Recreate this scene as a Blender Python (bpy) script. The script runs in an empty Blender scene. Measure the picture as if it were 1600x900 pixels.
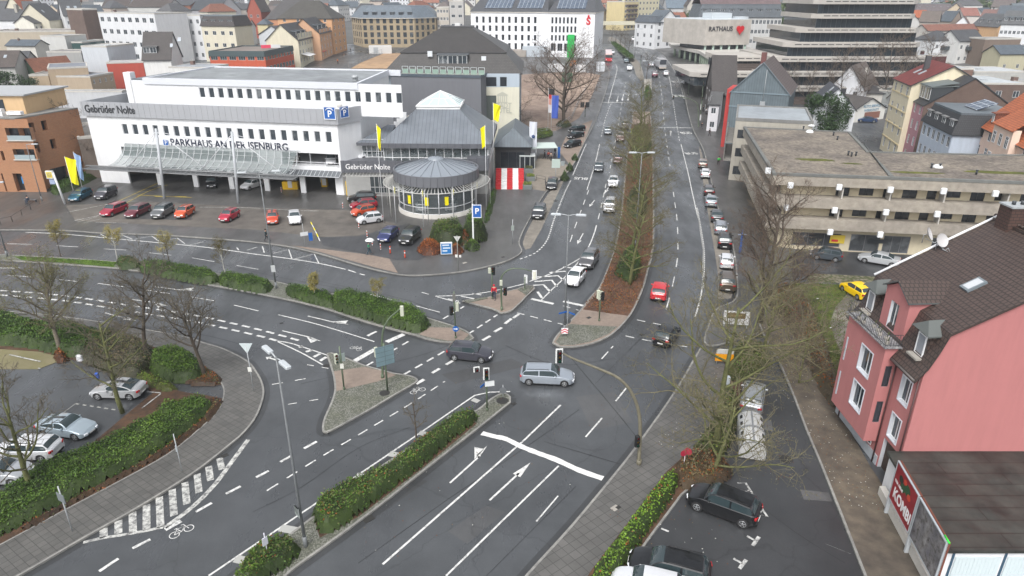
import bpy,bmesh,math,random
from mathutils import Vector,Matrix
from mathutils.geometry import tessellate_polygon
R=random.Random(7)
SC=bpy.context.scene
COL=SC.collection
# ---------------------------------------------------------------- camera, sky, sun
CH=31.0;TH=math.radians(23.4);F=1067.0
cam_d=bpy.data.cameras.new('camera');cam=bpy.data.objects.new('camera',cam_d);COL.objects.link(cam)
cam.location=(0,0,CH);cam.rotation_euler=(math.radians(90)-TH,0,0)
cam_d.sensor_width=36;cam_d.lens=36*F/1600;cam_d.clip_start=.5;cam_d.clip_end=6000
SC.camera=cam
SC.view_settings.view_transform='Standard';SC.view_settings.look='None'
SC.view_settings.exposure=0.76;SC.view_settings.gamma=1.0
wd=bpy.data.worlds.new('World');SC.world=wd;wd.use_nodes=True
_n=wd.node_tree.nodes;_l=wd.node_tree.links
_bg=_n['Background'];_sky=_n.new('ShaderNodeTexSky');_sky.sky_type='NISHITA';_sky.sun_disc=False
_sky.sun_elevation=math.radians(52);_sky.sun_rotation=math.radians(200);_sky.air_density=1.0;_sky.dust_density=4.0
_hs=_n.new('ShaderNodeHueSaturation');_hs.inputs['Saturation'].default_value=0.22
_l.new(_sky.outputs[0],_hs.inputs['Color']);_l.new(_hs.outputs[0],_bg.inputs['Color']);_bg.inputs['Strength'].default_value=0.15
sd=bpy.data.lights.new('sun','SUN');sd.energy=1.15;sd.angle=math.radians(24);sd.color=(1,.985,.96)
sun=bpy.data.objects.new('sun',sd);COL.objects.link(sun)
sun.rotation_euler=(math.radians(38),0,math.radians(-20))
# ---------------------------------------------------------------- terrain and picture-to-ground helpers
GZ=[(-1e4,0),(150,0),(175,1.0),(200,2.6),(260,7.4),(400,11.5),(700,18.5),(1100,25),(1600,28),(1e5,28)]
def G(y):
    for(a,za),(b,zb)in zip(GZ,GZ[1:]):
        if y<=b:return za+(zb-za)*(y-a)/(b-a)
def ray(px,py):
    u=(px-800)/F;v=(py-450)/F
    return Vector((u,math.cos(TH)-v*math.sin(TH),-math.sin(TH)-v*math.cos(TH)))
def W(px,py,h=0):
    d=ray(px,py);lo=0;hi=2500
    for _ in range(50):
        m=(lo+hi)/2
        if CH+m*d.z>G(m*d.y)+h:lo=m
        else:hi=m
    return Vector((lo*d.x,lo*d.y,G(lo*d.y)+h))
def PX(p):
    x,y,z=p;z-=CH
    dd=y*math.cos(TH)-z*math.sin(TH)
    return(800+F*x/dd,450+F*(-z*math.cos(TH)-y*math.sin(TH))/dd)
def hgt(b,ytop):
    p=W(*b);lo=0;hi=60
    for _ in range(40):
        m=(lo+hi)/2
        if PX((p.x,p.y,p.z+m))[1]>ytop:lo=m
        else:hi=m
    return lo
def drop(top,ybase):
    """height above the ground of a roof corner seen at `top` when its foot would be seen at row ybase"""
    lo=0;hi=80
    for _ in range(40):
        m=(lo+hi)/2
        p=W(top[0],top[1],m)
        if PX((p.x,p.y,G(p.y)))[1]<ybase:lo=m
        else:hi=m
    return lo
def catm(pts,n=5,closed=False):
    P=[Vector(p)for p in pts];out=[];N=len(P)
    rng=range(N if closed else N-1)
    for i in rng:
        p1=P[i];p2=P[(i+1)%N]
        p0=P[(i-1)%N]if closed or i>0 else p1
        p3=P[(i+2)%N]if closed or i+2<N else p2
        for k in range(n):
            t=k/n
            out.append(.5*((2*p1)+(p2-p0)*t+(2*p0-5*p1+4*p2-p3)*t*t+(3*p1-p0-3*p2+p3)*t**3))
    if not closed:out.append(P[-1])
    return out
# ---------------------------------------------------------------- materials
MATS={}
def _base(name):
    m=bpy.data.materials.new(name);m.use_nodes=True
    nt=m.node_tree;return m,nt,nt.nodes,nt.links,nt.nodes['Principled BSDF']
def _coord(N,L,kind):
    if kind=='UV':return N.new('ShaderNodeTexCoord').outputs['UV']
    if kind=='OBJ':return N.new('ShaderNodeTexCoord').outputs['Object']
    return N.new('ShaderNodeNewGeometry').outputs['Position']
def _noise(N,L,co,scale,detail=4,rough=.6):
    n=N.new('ShaderNodeTexNoise');n.inputs['Scale'].default_value=scale;n.inputs['Detail'].default_value=detail
    n.inputs['Roughness'].default_value=rough;L.new(co,n.inputs['Vector']);return n.outputs['Fac']
def _ramp(N,L,f,a,b,c0=0.0,c1=1.0):
    r=N.new('ShaderNodeMapRange');r.inputs['From Min'].default_value=a;r.inputs['From Max'].default_value=b
    r.inputs['To Min'].default_value=c0;r.inputs['To Max'].default_value=c1;L.new(f,r.inputs['Value']);return r.outputs['Result']
def _mix(N,L,f,a,b,mode='MIX'):
    m=N.new('ShaderNodeMix');m.data_type='RGBA';m.blend_type=mode
    if isinstance(f,float):m.inputs['Factor'].default_value=f
    else:L.new(f,m.inputs['Factor'])
    for s,v in((6,a),(7,b)):
        if isinstance(v,tuple):m.inputs[s].default_value=(*v,1)
        else:L.new(v,m.inputs[s])
    return m.outputs[2]
def _bump(N,L,h,bs,strength,dist=.02):
    b=N.new('ShaderNodeBump');b.inputs['Strength'].default_value=strength;b.inputs['Distance'].default_value=dist
    L.new(h,b.inputs['Height']);L.new(b.outputs[0],bs.inputs['Normal'])
def sc(c,k):return tuple(min(1,x*k)for x in c)
def flat(c,rough=.6,metal=0.0,coat=0.0,spec=.5):
    key=('flat',c,rough,metal,coat)
    if key in MATS:return MATS[key]
    m,nt,N,L,bs=_base('paint');bs.inputs['Base Color'].default_value=(*c,1)
    bs.inputs['Roughness'].default_value=rough;bs.inputs['Metallic'].default_value=metal
    bs.inputs['Coat Weight'].default_value=coat;bs.inputs['Coat Roughness'].default_value=.05
    bs.inputs['Specular IOR Level'].default_value=spec
    MATS[key]=m;return m
def grain(c,var=.15,scale=2.0,rough=.85,bump=0.0,coord='OBJ',big=.12,c2=None):
    key=('grain',c,var,scale,rough,bump,coord,big,c2)
    if key in MATS:return MATS[key]
    m,nt,N,L,bs=_base('plaster');co=_coord(N,L,coord)
    f=_ramp(N,L,_noise(N,L,co,scale,6,.65),.3,.7)
    col=_mix(N,L,f,sc(c,1-var),c2 if c2 else sc(c,1+var))
    f2=_ramp(N,L,_noise(N,L,co,scale*big,3),.35,.65)
    col=_mix(N,L,f2,col,_mix(N,L,1.0,col,(1-var,1-var,1-var*.9),'MULTIPLY'))
    L.new(col,bs.inputs['Base Color']);bs.inputs['Roughness'].default_value=rough
    if bump:_bump(N,L,_noise(N,L,co,scale*6,3),bs,bump)
    MATS[key]=m;return m
def wallm(c,streak=.10):
    """rendered wall: soft blotches and faint vertical run marks"""
    key=('wall',c,streak)
    if key in MATS:return MATS[key]
    m,nt,N,L,bs=_base('render');co=_coord(N,L,'UV')
    mp=N.new('ShaderNodeMapping');mp.inputs['Scale'].default_value=(1.3,.16,1);L.new(co,mp.inputs['Vector'])
    f=_ramp(N,L,_noise(N,L,mp.outputs[0],1.1,5,.7),.42,.8)
    f2=_ramp(N,L,_noise(N,L,co,.35,4),.3,.7)
    col=_mix(N,L,f,c,sc(c,1-streak*2.2))
    col=_mix(N,L,f2,col,_mix(N,L,1.0,col,(1-streak,1-streak,1-streak*.8),'MULTIPLY'))
    L.new(col,bs.inputs['Base Color']);bs.inputs['Roughness'].default_value=.88
    _bump(N,L,_noise(N,L,co,14,3),bs,.15,.01)
    MATS[key]=m;return m
def brickm(c1,c2,mortar,bw=.25,bh=.075,ms=.012,rough=.85,bump=.3,rot=0.0,off=.5,wet=0.0,coord='UV',blot=.25):
    key=('brick',c1,c2,mortar,bw,bh,ms,rough,rot,off,wet,coord,blot)
    if key in MATS:return MATS[key]
    m,nt,N,L,bs=_base('units');co=_coord(N,L,coord)
    mp=N.new('ShaderNodeMapping');mp.inputs['Rotation'].default_value=(0,0,rot);L.new(co,mp.inputs['Vector'])
    b=N.new('ShaderNodeTexBrick');L.new(mp.outputs[0],b.inputs['Vector'])
    b.inputs['Scale'].default_value=1;b.inputs['Brick Width'].default_value=bw;b.inputs['Row Height'].default_value=bh
    b.inputs['Mortar Size'].default_value=ms;b.inputs['Mortar Smooth'].default_value=.1;b.offset=off
    b.inputs['Color1'].default_value=(*c1,1);b.inputs['Color2'].default_value=(*c2,1);b.inputs['Mortar'].default_value=(*mortar,1)
    f=_ramp(N,L,_noise(N,L,co,.5,5),.3,.7)
    col=_mix(N,L,f,b.outputs['Color'],_mix(N,L,1.0,b.outputs['Color'],(1-blot,1-blot,1-blot),'MULTIPLY'))
    L.new(col,bs.inputs['Base Color'])
    if wet:
        L.new(_ramp(N,L,_noise(N,L,co,.3,4),.35,.65,rough-wet,rough),bs.inputs['Roughness'])
    else:bs.inputs['Roughness'].default_value=rough
    _bump(N,L,b.outputs['Fac'],bs,-bump,.02)
    MATS[key]=m;return m
def tiles(c,rough=.62,bw=.32,bh=.36,blot=.3):
    return brickm(sc(c,1.12),sc(c,.88),sc(c,.42),bw,bh,.035,rough,.7,0,.5,0,'UV',blot)
def asphalt(c,wet=.25,name='a'):
    key=('asphalt',c,wet,name)
    if key in MATS:return MATS[key]
    m,nt,N,L,bs=_base('asphalt');co=_coord(N,L,'POS')
    f=_ramp(N,L,_noise(N,L,co,.12,5,.6),.3,.7)
    f2=_ramp(N,L,_noise(N,L,co,9,4,.7),.3,.7)
    f3=_ramp(N,L,_noise(N,L,co,.9,6,.7),.25,.75)
    col=_mix(N,L,f,sc(c,.68),sc(c,1.22))
    col=_mix(N,L,f2,_mix(N,L,1.0,col,(.84,.84,.84),'MULTIPLY'),col)
    col=_mix(N,L,f3,_mix(N,L,1.0,col,(.86,.86,.87),'MULTIPLY'),col)
    vo=N.new('ShaderNodeTexVoronoi');vo.feature='DISTANCE_TO_EDGE';vo.inputs['Scale'].default_value=.085
    wn=N.new('ShaderNodeTexNoise');wn.inputs['Scale'].default_value=.4;wn.inputs['Detail'].default_value=5;L.new(co,wn.inputs['Vector'])
    va=N.new('ShaderNodeVectorMath');va.operation='MULTIPLY_ADD';L.new(wn.outputs['Color'],va.inputs[0]);va.inputs[1].default_value=(3,3,0);L.new(co,va.inputs[2])
    L.new(va.outputs[0],vo.inputs['Vector'])
    crack=_ramp(N,L,vo.outputs['Distance'],.0,.006,.55,0)
    col=_mix(N,L,crack,col,sc(c,.45))
    L.new(col,bs.inputs['Base Color'])
    mp=N.new('ShaderNodeMapping');mp.inputs['Scale'].default_value=(1,.3,1);L.new(co,mp.inputs['Vector'])
    fr=_ramp(N,L,_noise(N,L,mp.outputs[0],.22,6,.65),.36,.66,.58-wet,.55)
    L.new(fr,bs.inputs['Roughness']);_bump(N,L,_noise(N,L,co,30,2),bs,.25,.01)
    MATS[key]=m;return m
def paintm(c=(.60,.60,.58),wear=.44):
    key=('wornpaint',c,wear)
    if key in MATS:return MATS[key]
    m,nt,N,L,bs=_base('worn_paint');co=_coord(N,L,'POS')
    f=_ramp(N,L,_noise(N,L,co,2.6,9,.8),wear-.10,wear+.06)
    L.new(_mix(N,L,f,(.11,.11,.11),c),bs.inputs['Base Color']);bs.inputs['Roughness'].default_value=.55
    MATS[key]=m;return m
def cobble(c,scale=7.0,c2=(.075,.078,.06)):
    key=('cob',c,scale)
    if key in MATS:return MATS[key]
    m,nt,N,L,bs=_base('cobble');co=_coord(N,L,'POS')
    vo=N.new('ShaderNodeTexVoronoi');vo.inputs['Scale'].default_value=scale;vo.inputs['Randomness'].default_value=.6;L.new(co,vo.inputs['Vector'])
    d=_ramp(N,L,vo.outputs['Distance'],.35,.62)
    g=_ramp(N,L,_noise(N,L,co,.8,5),.4,.65,0,.55)
    s=N.new('ShaderNodeSeparateColor');L.new(vo.outputs['Color'],s.inputs[0])
    col=_mix(N,L,s.outputs[0],sc(c,.8),sc(c,1.12));col=_mix(N,L,g,col,(.09,.10,.045));col=_mix(N,L,d,col,c2)
    L.new(col,bs.inputs['Base Color']);bs.inputs['Roughness'].default_value=.7;_bump(N,L,d,bs,-.5,.03)
    MATS[key]=m;return m
def glassm(c=(.035,.045,.055),var=.5,rough=.08):
    key=('glass',c,var)
    if key in MATS:return MATS[key]
    m,nt,N,L,bs=_base('window_glass');oi=N.new('ShaderNodeObjectInfo')
    f=_ramp(N,L,oi.outputs['Random'],.55,1.0)
    co=_coord(N,L,'POS');f2=_ramp(N,L,_noise(N,L,co,.8,2),.45,.6)
    mm=N.new('ShaderNodeMath');mm.operation='MULTIPLY';L.new(f,mm.inputs[0]);L.new(f2,mm.inputs[1])
    m2=N.new('ShaderNodeMath');m2.operation='MULTIPLY';L.new(mm.outputs[0],m2.inputs[0]);m2.inputs[1].default_value=var
    L.new(_mix(N,L,m2.outputs[0],c,(.32,.34,.35)),bs.inputs['Base Color']);bs.inputs['Roughness'].default_value=rough
    bs.inputs['Specular IOR Level'].default_value=.7
    MATS[key]=m;return m
def leafm(c,var=.35,rough=.6):
    key=('leaf',c,var)
    if key in MATS:return MATS[key]
    m,nt,N,L,bs=_base('leaf');co=_coord(N,L,'POS')
    f=_ramp(N,L,_noise(N,L,co,.7,4),.3,.7);f2=_ramp(N,L,_noise(N,L,co,6,2),.3,.7)
    col=_mix(N,L,f,sc(c,1-var),(min(1,c[0]*(1+var*1.3)),min(1,c[1]*(1+var)),c[2]))
    col=_mix(N,L,f2,col,_mix(N,L,1.0,col,(.7,.75,.7),'MULTIPLY'))
    L.new(col,bs.inputs['Base Color']);bs.inputs['Roughness'].default_value=rough;bs.inputs['Specular IOR Level'].default_value=.3
    MATS[key]=m;return m
WHITE=wallm((.74,.75,.76),.05);FRAME=flat((.72,.73,.74),.4);FRAMED=flat((.03,.035,.04),.4)
GLASS=glassm();GLASSD=glassm((.02,.024,.03),.15);STEEL=flat((.42,.44,.46),.38,.6);STEELD=flat((.12,.13,.14),.5,.3)
BLACK=flat((.012,.012,.013),.5);RUBBER=flat((.018,.018,.019),.8);GALV=grain((.36,.38,.39),.12,3,.45)
SIGGREEN=flat((.09,.12,.075),.5);CONC=grain((.33,.31,.275),.14,.8,.9,.2);CONCL=grain((.50,.48,.44),.12,.8,.9,.2)
KERB=grain((.25,.245,.225),.25,2.5,.8,.2,'POS');ZINC=brickm((.13,.155,.175),(.115,.14,.16),(.07,.08,.09),40,.6,.02,.42,.3,math.pi/2,0)
PAINT=paintm();PAINTW=paintm((.55,.55,.53),.5)
REDP=flat((.55,.02,.03),.45);BLUEP=flat((.015,.10,.36),.4);YEL=flat((.85,.74,.0),.7)
# ---------------------------------------------------------------- mesh builder
class MB:
    def __init__(s):s.v=[];s.f=[];s.m=[];s.sm=[]
    def add(s,vs,fs,mi=0,smooth=False):
        o=len(s.v);s.v+=[tuple(v)for v in vs]
        for f in fs:s.f.append([o+i for i in f]);s.m.append(mi);s.sm.append(smooth)
        return s
    def quad(s,a,b,c,d,mi=0,smooth=False):return s.add([a,b,c,d],[(0,1,2,3)],mi,smooth)
    def poly(s,pts,mi=0):return s.add(pts,[tuple(range(len(pts)))],mi)
    def box(s,x0,x1,y0,y1,z0,z1,mi=0,M=None):
        vs=[Vector(p)for p in((x0,y0,z0),(x1,y0,z0),(x1,y1,z0),(x0,y1,z0),(x0,y0,z1),(x1,y0,z1),(x1,y1,z1),(x0,y1,z1))]
        if M is not None:vs=[M@v for v in vs]
        return s.add(vs,[(0,3,2,1),(4,5,6,7),(0,1,5,4),(1,2,6,5),(2,3,7,6),(3,0,4,7)],mi)
    def bbox(s,x0,x1,y0,y1,z0,z1,c=.03,mi=0,M=None):
        """box with chamfered vertical and top edges"""
        ring=lambda i,z:[(x0+i+c,y0+i,z),(x1-i-c,y0+i,z),(x1-i,y0+i+c,z),(x1-i,y1-i-c,z),(x1-i-c,y1-i,z),(x0+i+c,y1-i,z),(x0+i,y1-i-c,z),(x0+i,y0+i+c,z)]
        rs=[ring(0,z0),ring(0,z1-c),ring(c,z1)]
        vs=[Vector(p)for r in rs for p in r]
        if M is not None:vs=[M@v for v in vs]
        fs=[tuple(reversed(range(8))),tuple(range(16,24))]
        for k in(0,8):
            for i in range(8):fs.append((k+i,k+(i+1)%8,k+8+(i+1)%8,k+8+i))
        return s.add(vs,fs,mi)
    def prism(s,pts,z0,z1,mi=0,mt=None,ms=None):
        """vertical extrusion of a CCW outline; z0/z1 numbers"""
        n=len(pts);a=[(p[0],p[1],z0)for p in pts];b=[(p[0],p[1],z1)for p in pts]
        o=len(s.v);s.v+=a+b
        for i in range(n):
            j=(i+1)%n;s.f.append([o+i,o+j,o+n+j,o+n+i]);s.m.append(mi if ms is None else ms);s.sm.append(False)
        for t in tessellate_polygon([[Vector((p[0],p[1],0))for p in pts]]):
            t=list(t);A,Bq,Cq=(Vector((pts[k][0],pts[k][1]))for k in t)
            if(Bq-A).cross(Cq-A)<0:t.reverse()
            s.f.append([o+n+k for k in t]);s.m.append(mi if mt is None else mt);s.sm.append(False)
            s.f.append([o+k for k in reversed(t)]);s.m.append(mi);s.sm.append(False)
        return s
    def tube(s,pts,rad,n=8,mi=0,cap=True,smooth=True):
        P=[Vector(p)for p in pts];m=len(P)
        if not isinstance(rad,(list,tuple)):rad=[rad]*m
        up=None;o=len(s.v)
        for i in range(m):
            t=(P[min(i+1,m-1)]-P[max(i-1,0)])
            if t.length<1e-9:t=Vector((0,0,1))
            t.normalize()
            if up is None:up=t.orthogonal().normalized()
            else:
                up=(up-t*up.dot(t));up=up.normalized()if up.length>1e-6 else t.orthogonal().normalized()
            w=t.cross(up)
            for k in range(n):
                a=2*math.pi*k/n;s.v.append(tuple(P[i]+(up*math.cos(a)+w*math.sin(a))*rad[i]))
        for i in range(m-1):
            for k in range(n):
                k2=(k+1)%n;s.f.append([o+i*n+k,o+i*n+k2,o+(i+1)*n+k2,o+(i+1)*n+k]);s.m.append(mi);s.sm.append(smooth)
        if cap:
            s.f.append([o+k for k in reversed(range(n))]);s.m.append(mi);s.sm.append(False)
            s.f.append([o+(m-1)*n+k for k in range(n)]);s.m.append(mi);s.sm.append(False)
        return s
    def cyl(s,c,r,z0,z1,n=20,mi=0,r2=None,smooth=True):
        return s.tube([(c[0],c[1],z0),(c[0],c[1],z1)],[r,r if r2 is None else r2],n,mi,True,smooth)
    def lathe(s,prof,n=16,mi=0,M=None,c=(0,0,0),smooth=True):
        o=len(s.v)
        for(r,z)in prof:
            for k in range(n):
                a=2*math.pi*k/n;p=Vector((c[0]+r*math.cos(a),c[1]+r*math.sin(a),c[2]+z));s.v.append(tuple(M@p if M is not None else p))
        for i in range(len(prof)-1):
            for k in range(n):
                k2=(k+1)%n;s.f.append([o+i*n+k,o+i*n+k2,o+(i+1)*n+k2,o+(i+1)*n+k]);s.m.append(mi);s.sm.append(smooth)
        return s
    def mesh(s,name,mats,uv=True):
        me=bpy.data.meshes.new(name);me.from_pydata(s.v,[],s.f)
        for m in(mats if isinstance(mats,(list,tuple))else[mats]):me.materials.append(m)
        me.polygons.foreach_set('material_index',s.m);me.polygons.foreach_set('use_smooth',s.sm)
        if uv:
            ul=me.uv_layers.new(name='UVMap');data=[0.0]*(2*len(me.loops));vs=s.v
            for p in me.polygons:
                n=p.normal
                if abs(n.z)>.985:t=Vector((1,0,0));b=Vector((0,1,0))
                else:
                    t=Vector((-n.y,n.x,0)).normalized();b=n.cross(t)
                for li in p.loop_indices:
                    co=vs[me.loops[li].vertex_index]
                    data[2*li]=co[0]*t.x+co[1]*t.y+co[2]*t.z;data[2*li+1]=co[0]*b.x+co[1]*b.y+co[2]*b.z
            ul.data.foreach_set('uv',data)
        me.update();return me
    def build(s,name,mats,parent=None,loc=(0,0,0),rz=0,uv=True):
        return link(name,s.mesh(name,mats,uv),parent,loc,rz)
def link(name,me,parent=None,loc=(0,0,0),rz=0):
    o=bpy.data.objects.new(name,me);COL.objects.link(o);o.location=loc;o.rotation_euler=(0,0,rz)
    if parent:o.parent=parent
    return o
def thing(name,label,cat,loc=(0,0,0),rz=0,group=None):
    o=bpy.data.objects.new(name,None);COL.objects.link(o);o.location=loc;o.rotation_euler=(0,0,rz);o.empty_display_size=.3
    return tag(o,label,cat,group)
def tag(o,label,cat,group=None):
    o['label']=label;o['category']=cat
    if group:o['group']=group
    return o
KIDS={}
def copy_tree(o,parent=None):
    c=o.copy();COL.objects.link(c)
    if parent:c.parent=parent
    for ch in list(o.children):copy_tree(ch,c)
    return c
def textmesh(txt,size,mat,depth=.03,bold=False,align='CENTER',sx=1.0,off=0.0):
    cu=bpy.data.curves.new('t','FONT');cu.body=txt;cu.size=size;cu.extrude=depth;cu.align_x=align;cu.align_y='CENTER'
    cu.offset=off if off else(size*.018 if bold else 0);cu.resolution_u=3
    ob=bpy.data.objects.new('t',cu);COL.objects.link(ob)
    bpy.context.view_layer.update();dg=bpy.context.evaluated_depsgraph_get()
    me=bpy.data.meshes.new_from_object(ob.evaluated_get(dg));bpy.data.objects.remove(ob);bpy.data.curves.remove(cu)
    for v in me.vertices:v.co.x*=sx
    me.materials.clear();me.materials.append(mat);return me
def facetext(name,txt,size,mat,loc,rz,parent,bold=True,sx=1.0,depth=.03,off=0.0):
    """lettering standing on a wall; rz = wall heading; faces -y of the wall frame"""
    me=textmesh(txt,size,mat,depth,bold,'CENTER',sx,off)
    o=link(name,me,parent,loc);o.rotation_euler=(math.pi/2,0,rz);return o
# ---------------------------------------------------------------- sheets on the ground
YB=[b for b,_ in GZ[1:-1]]
def sheet(name,pts,off,mat,kind='structure',thick=0.0,world=False,skirt=None):
    P=[Vector(p).to_2d()if world else W(*p).to_2d()for p in pts]
    area=sum(P[i].cross(P[(i+1)%len(P)])for i in range(len(P)))
    if area<0:P.reverse()
    bm=bmesh.new();vs=[bm.verts.new((p.x,p.y,0))for p in P];bm.faces.new(vs)
    bm.normal_update();bmesh.ops.triangulate(bm,faces=bm.faces[:],ngon_method='EAR_CLIP')
    for y in YB:
        if min(p.y for p in P)<y<max(p.y for p in P):
            bmesh.ops.bisect_plane(bm,geom=bm.verts[:]+bm.edges[:]+bm.faces[:],plane_co=(0,y,0),plane_no=(0,1,0))
    bm.normal_update()
    for f in bm.faces:
        if f.normal.z<0:f.normal_flip()
    if thick:
        be=[e for e in bm.edges if len(e.link_faces)==1]
        r=bmesh.ops.extrude_edge_only(bm,edges=be)
        for g in r['geom']:
            if isinstance(g,bmesh.types.BMVert):g.co.z=-thick
        bmesh.ops.recalc_face_normals(bm,faces=bm.faces[:])
        if sum(f.normal.z for f in bm.faces)<0:bmesh.ops.reverse_faces(bm,faces=bm.faces[:])
    for v in bm.verts:v.co.z+=G(v.co.y)+off
    ul=bm.loops.layers.uv.new('UVMap')
    for f in bm.faces:
        for l in f.loops:l[ul].uv=(l.vert.co.x,l.vert.co.y)
    me=bpy.data.meshes.new(name);bm.to_mesh(me);bm.free();me.materials.append(mat)
    o=link(name,me)
    if kind:o['kind']=kind
    return o
def resample(P,step=2.0):
    out=[P[0]]
    for a,b in zip(P,P[1:]):
        n=max(1,int((b-a).length/step))
        for k in range(1,n+1):out.append(a+(b-a)*k/n)
    return out
def pline(mb,P,w,off,mi=0,dash=None,wav=0.0):
    """flat strip following P (2-D world points); dash=(on, off) in metres"""
    segs=[]
    P=[Vector(p).to_2d()for p in P]
    if dash is None:segs=[resample(P,3)]
    else:
        on,of=dash;d=0;cur=[P[0]];state=True;left=on
        for a,b in zip(P,P[1:]):
            L=(b-a).length;t=0
            while L-t>left:
                t+=left;q=a+(b-a)*(t/L)
                if state:cur.append(q);segs.append(cur);cur=[]
                else:cur=[q]
                state=not state;left=on if state else of
            left-=(L-t)
            if state:cur.append(b)
        if state and len(cur)>1:segs.append(cur)
    for S in segs:
        n=len(S);l=[];r=[]
        for i in range(n):
            t=S[min(i+1,n-1)]-S[max(i-1,0)]
            if t.length<1e-6:t=Vector((1,0))
            t.normalize();nn=Vector((-t.y,t.x));ww=w/2*(1+(R.uniform(-wav,wav)if wav else 0))
            a=S[i]+nn*ww;b=S[i]-nn*ww
            l.append((a.x,a.y,G(a.y)+off));r.append((b.x,b.y,G(b.y)+off))
        for i in range(n-1):mb.quad(r[i],r[i+1],l[i+1],l[i],mi)
def kerb(mb,P,w=.16,z0=-.05,z1=.135,closed=False,mi=0):
    P=[Vector(p).to_2d()for p in P]
    if closed:P=P+[P[0]]
    P=resample(P,3);n=len(P);L=[];Rr=[]
    for i in range(n):
        if closed and i in(0,n-1):t=P[1]-P[n-2]
        else:t=P[min(i+1,n-1)]-P[max(i-1,0)]
        t.normalize();nn=Vector((-t.y,t.x));L.append(P[i]+nn*w/2);Rr.append(P[i]-nn*w/2)
    for i in range(n-1):
        a,b,c,d=L[i],L[i+1],Rr[i+1],Rr[i]
        v=lambda p,z:(p.x,p.y,G(p.y)+z)
        mb.quad(v(d,z1),v(c,z1),v(b,z1),v(a,z1),mi)
        mb.quad(v(a,z1),v(b,z1),v(b,z0),v(a,z0),mi);mb.quad(v(c,z1),v(d,z1),v(d,z0),v(c,z0),mi)
    for i,s in((0,1),(n-1,-1)):
        q=[(L[i].x,L[i].y,G(L[i].y)+z0),(Rr[i].x,Rr[i].y,G(Rr[i].y)+z0),(Rr[i].x,Rr[i].y,G(Rr[i].y)+z1),(L[i].x,L[i].y,G(L[i].y)+z1)]
        mb.poly(q if s>0 else q[::-1],mi)
# ================================================================ THE SETTING
ASPH=asphalt((.076,.081,.086),.39);ASPHD=asphalt((.050,.052,.055),.3,'d');PAVE=asphalt((.092,.09,.087),.28,'p')
SLAB=brickm((.125,.12,.112),(.10,.098,.092),(.055,.055,.05),.5,.5,.02,.7,.3,.6,0,.25,'UV',.3)
SLAB2=brickm((.13,.125,.118),(.105,.102,.096),(.06,.06,.055),.6,.6,.022,.7,.3,.92,0,.25,'UV',.3)
REDPAV=grain((.235,.185,.15),.14,3,.85,.2,'POS');COB=cobble((.205,.205,.18),8.0);SOIL=grain((.075,.05,.032),.4,3,.95,.5,'POS',.12,(.12,.06,.03))
GRASS=leafm((.075,.13,.025),.4,.9);GRAVEL=grain((.21,.19,.16),.25,.8,.9,.3,'POS');SAND=grain((.36,.235,.135),.2,.3,.95,.3,'POS')
g=sheet('ground',[(-3000,-60),(3000,-60),(3000,3500),(-3000,3500)],0,grain((.10,.10,.095),.3,.05,.9,.1,'POS'),world=True)
sheet('road',[(-140,-30),(90,-30),(90,330),(-140,330)],.004,ASPH,world=True)
def C(pts,n=4):return[tuple(p)for p in catm(pts,n)]
KN=MB()
def pave(name,kpx,inner,mat,smooth=True,top=.12,closed=False,kw=.16):
    k=C(kpx,4)if smooth else kpx
    o=sheet(name,k+inner,top,mat,thick=.25)
    mb=MB();kerb(mb,[W(*p)for p in(k+inner if closed else k)],kw,closed=closed)
    q=mb.build('kerb',KERB);q.parent=o
    gm_=MB();pp=[W(*p)for p in(k+inner+[k[0]]if closed else k)];pline(gm_,pp,1.05,.011);g_=gm_.build('gutter',asphalt((.05,.052,.054),.34,'g'));g_['kind']='structure'
    return o
NWK=[(-60,362),(0,360),(100,361),(160,365),(250,368),(350,375),(397,379),(450,386),(500,397.5),(545,411),(585,422),(625,430),(662,431),(725,425),(775,414),(800,405),(815,394),(811,378),(825,347),(852,302),(872,283),(893,262),(912,225),(932,185),(947,140),(952,115),(945,100),(937,84),(928,62)]
pave('pavement',NWK,[(900,62),(500,90),(100,120),(-300,240),(-300,362)],PAVE)
PE1=[(775,960),(827,897),(895,822),(975,725),(1012,675),(1037,640),(1065,597),(1085,562),(1097,542)]
pave('pavement',PE1,[(1128,556),(1140,600),(1120,650),(1085,700),(1040,740),(975,827),(925,892),(880,960)],SLAB2)
PE2=[(1190,520),(1150,532),(1118,541),(1101,536),(1108,508),(1120,484),(1150,468),(1151,430),(1145,385),(1133,355),(1122,325),(1105,257),(1098,232),(1084,205),(1075,175),(1070,150),(1062,120),(1050,100),(1036,84),(1015,72),(990,62)]
pave('pavement',PE2,[(1100,60),(1190,110),(1190,230),(1215,330),(1240,400),(1230,460),(1186,506)],PAVE)
PSE=[(1186,506),(1196,530),(1215,562),(1237,612),(1261,675),(1282,725),(1310,795),(1350,897),(1375,960)]
pave('pavement',PSE,[(1500,960),(1421,868),(1390,802),(1385,770),(1360,732),(1325,670),(1314,647),(1290,600),(1262,530),(1240,490),(1210,480)],grain((.105,.088,.07),.35,.9,.85,.1,'POS',.2,(.16,.13,.095)))
PW=[(-60,482),(0,487),(60,492),(112,498),(180,508),(236,518),(290,528),(318,537),(350,547),(385,565),(400,582),(410,602),(411,622),(400,652),(382,676),(357,698),(300,742),(215,795),(135,840),(37,897),(-60,950)]
PWI=[(-60,884),(0,854),(100,800),(200,747),(265,710),(312,672),(340,645),(349,625),(350,608),(343,595),(320,577),(262,551),(200,530),(130,512),(60,501),(-60,494)]
pave('pavement',PW,PWI,SLAB)
_k=MB();kerb(_k,[W(*p)for p in C(PWI[:10],3)],.10);_k.build('kerb',KERB)['kind']='structure'
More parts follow.
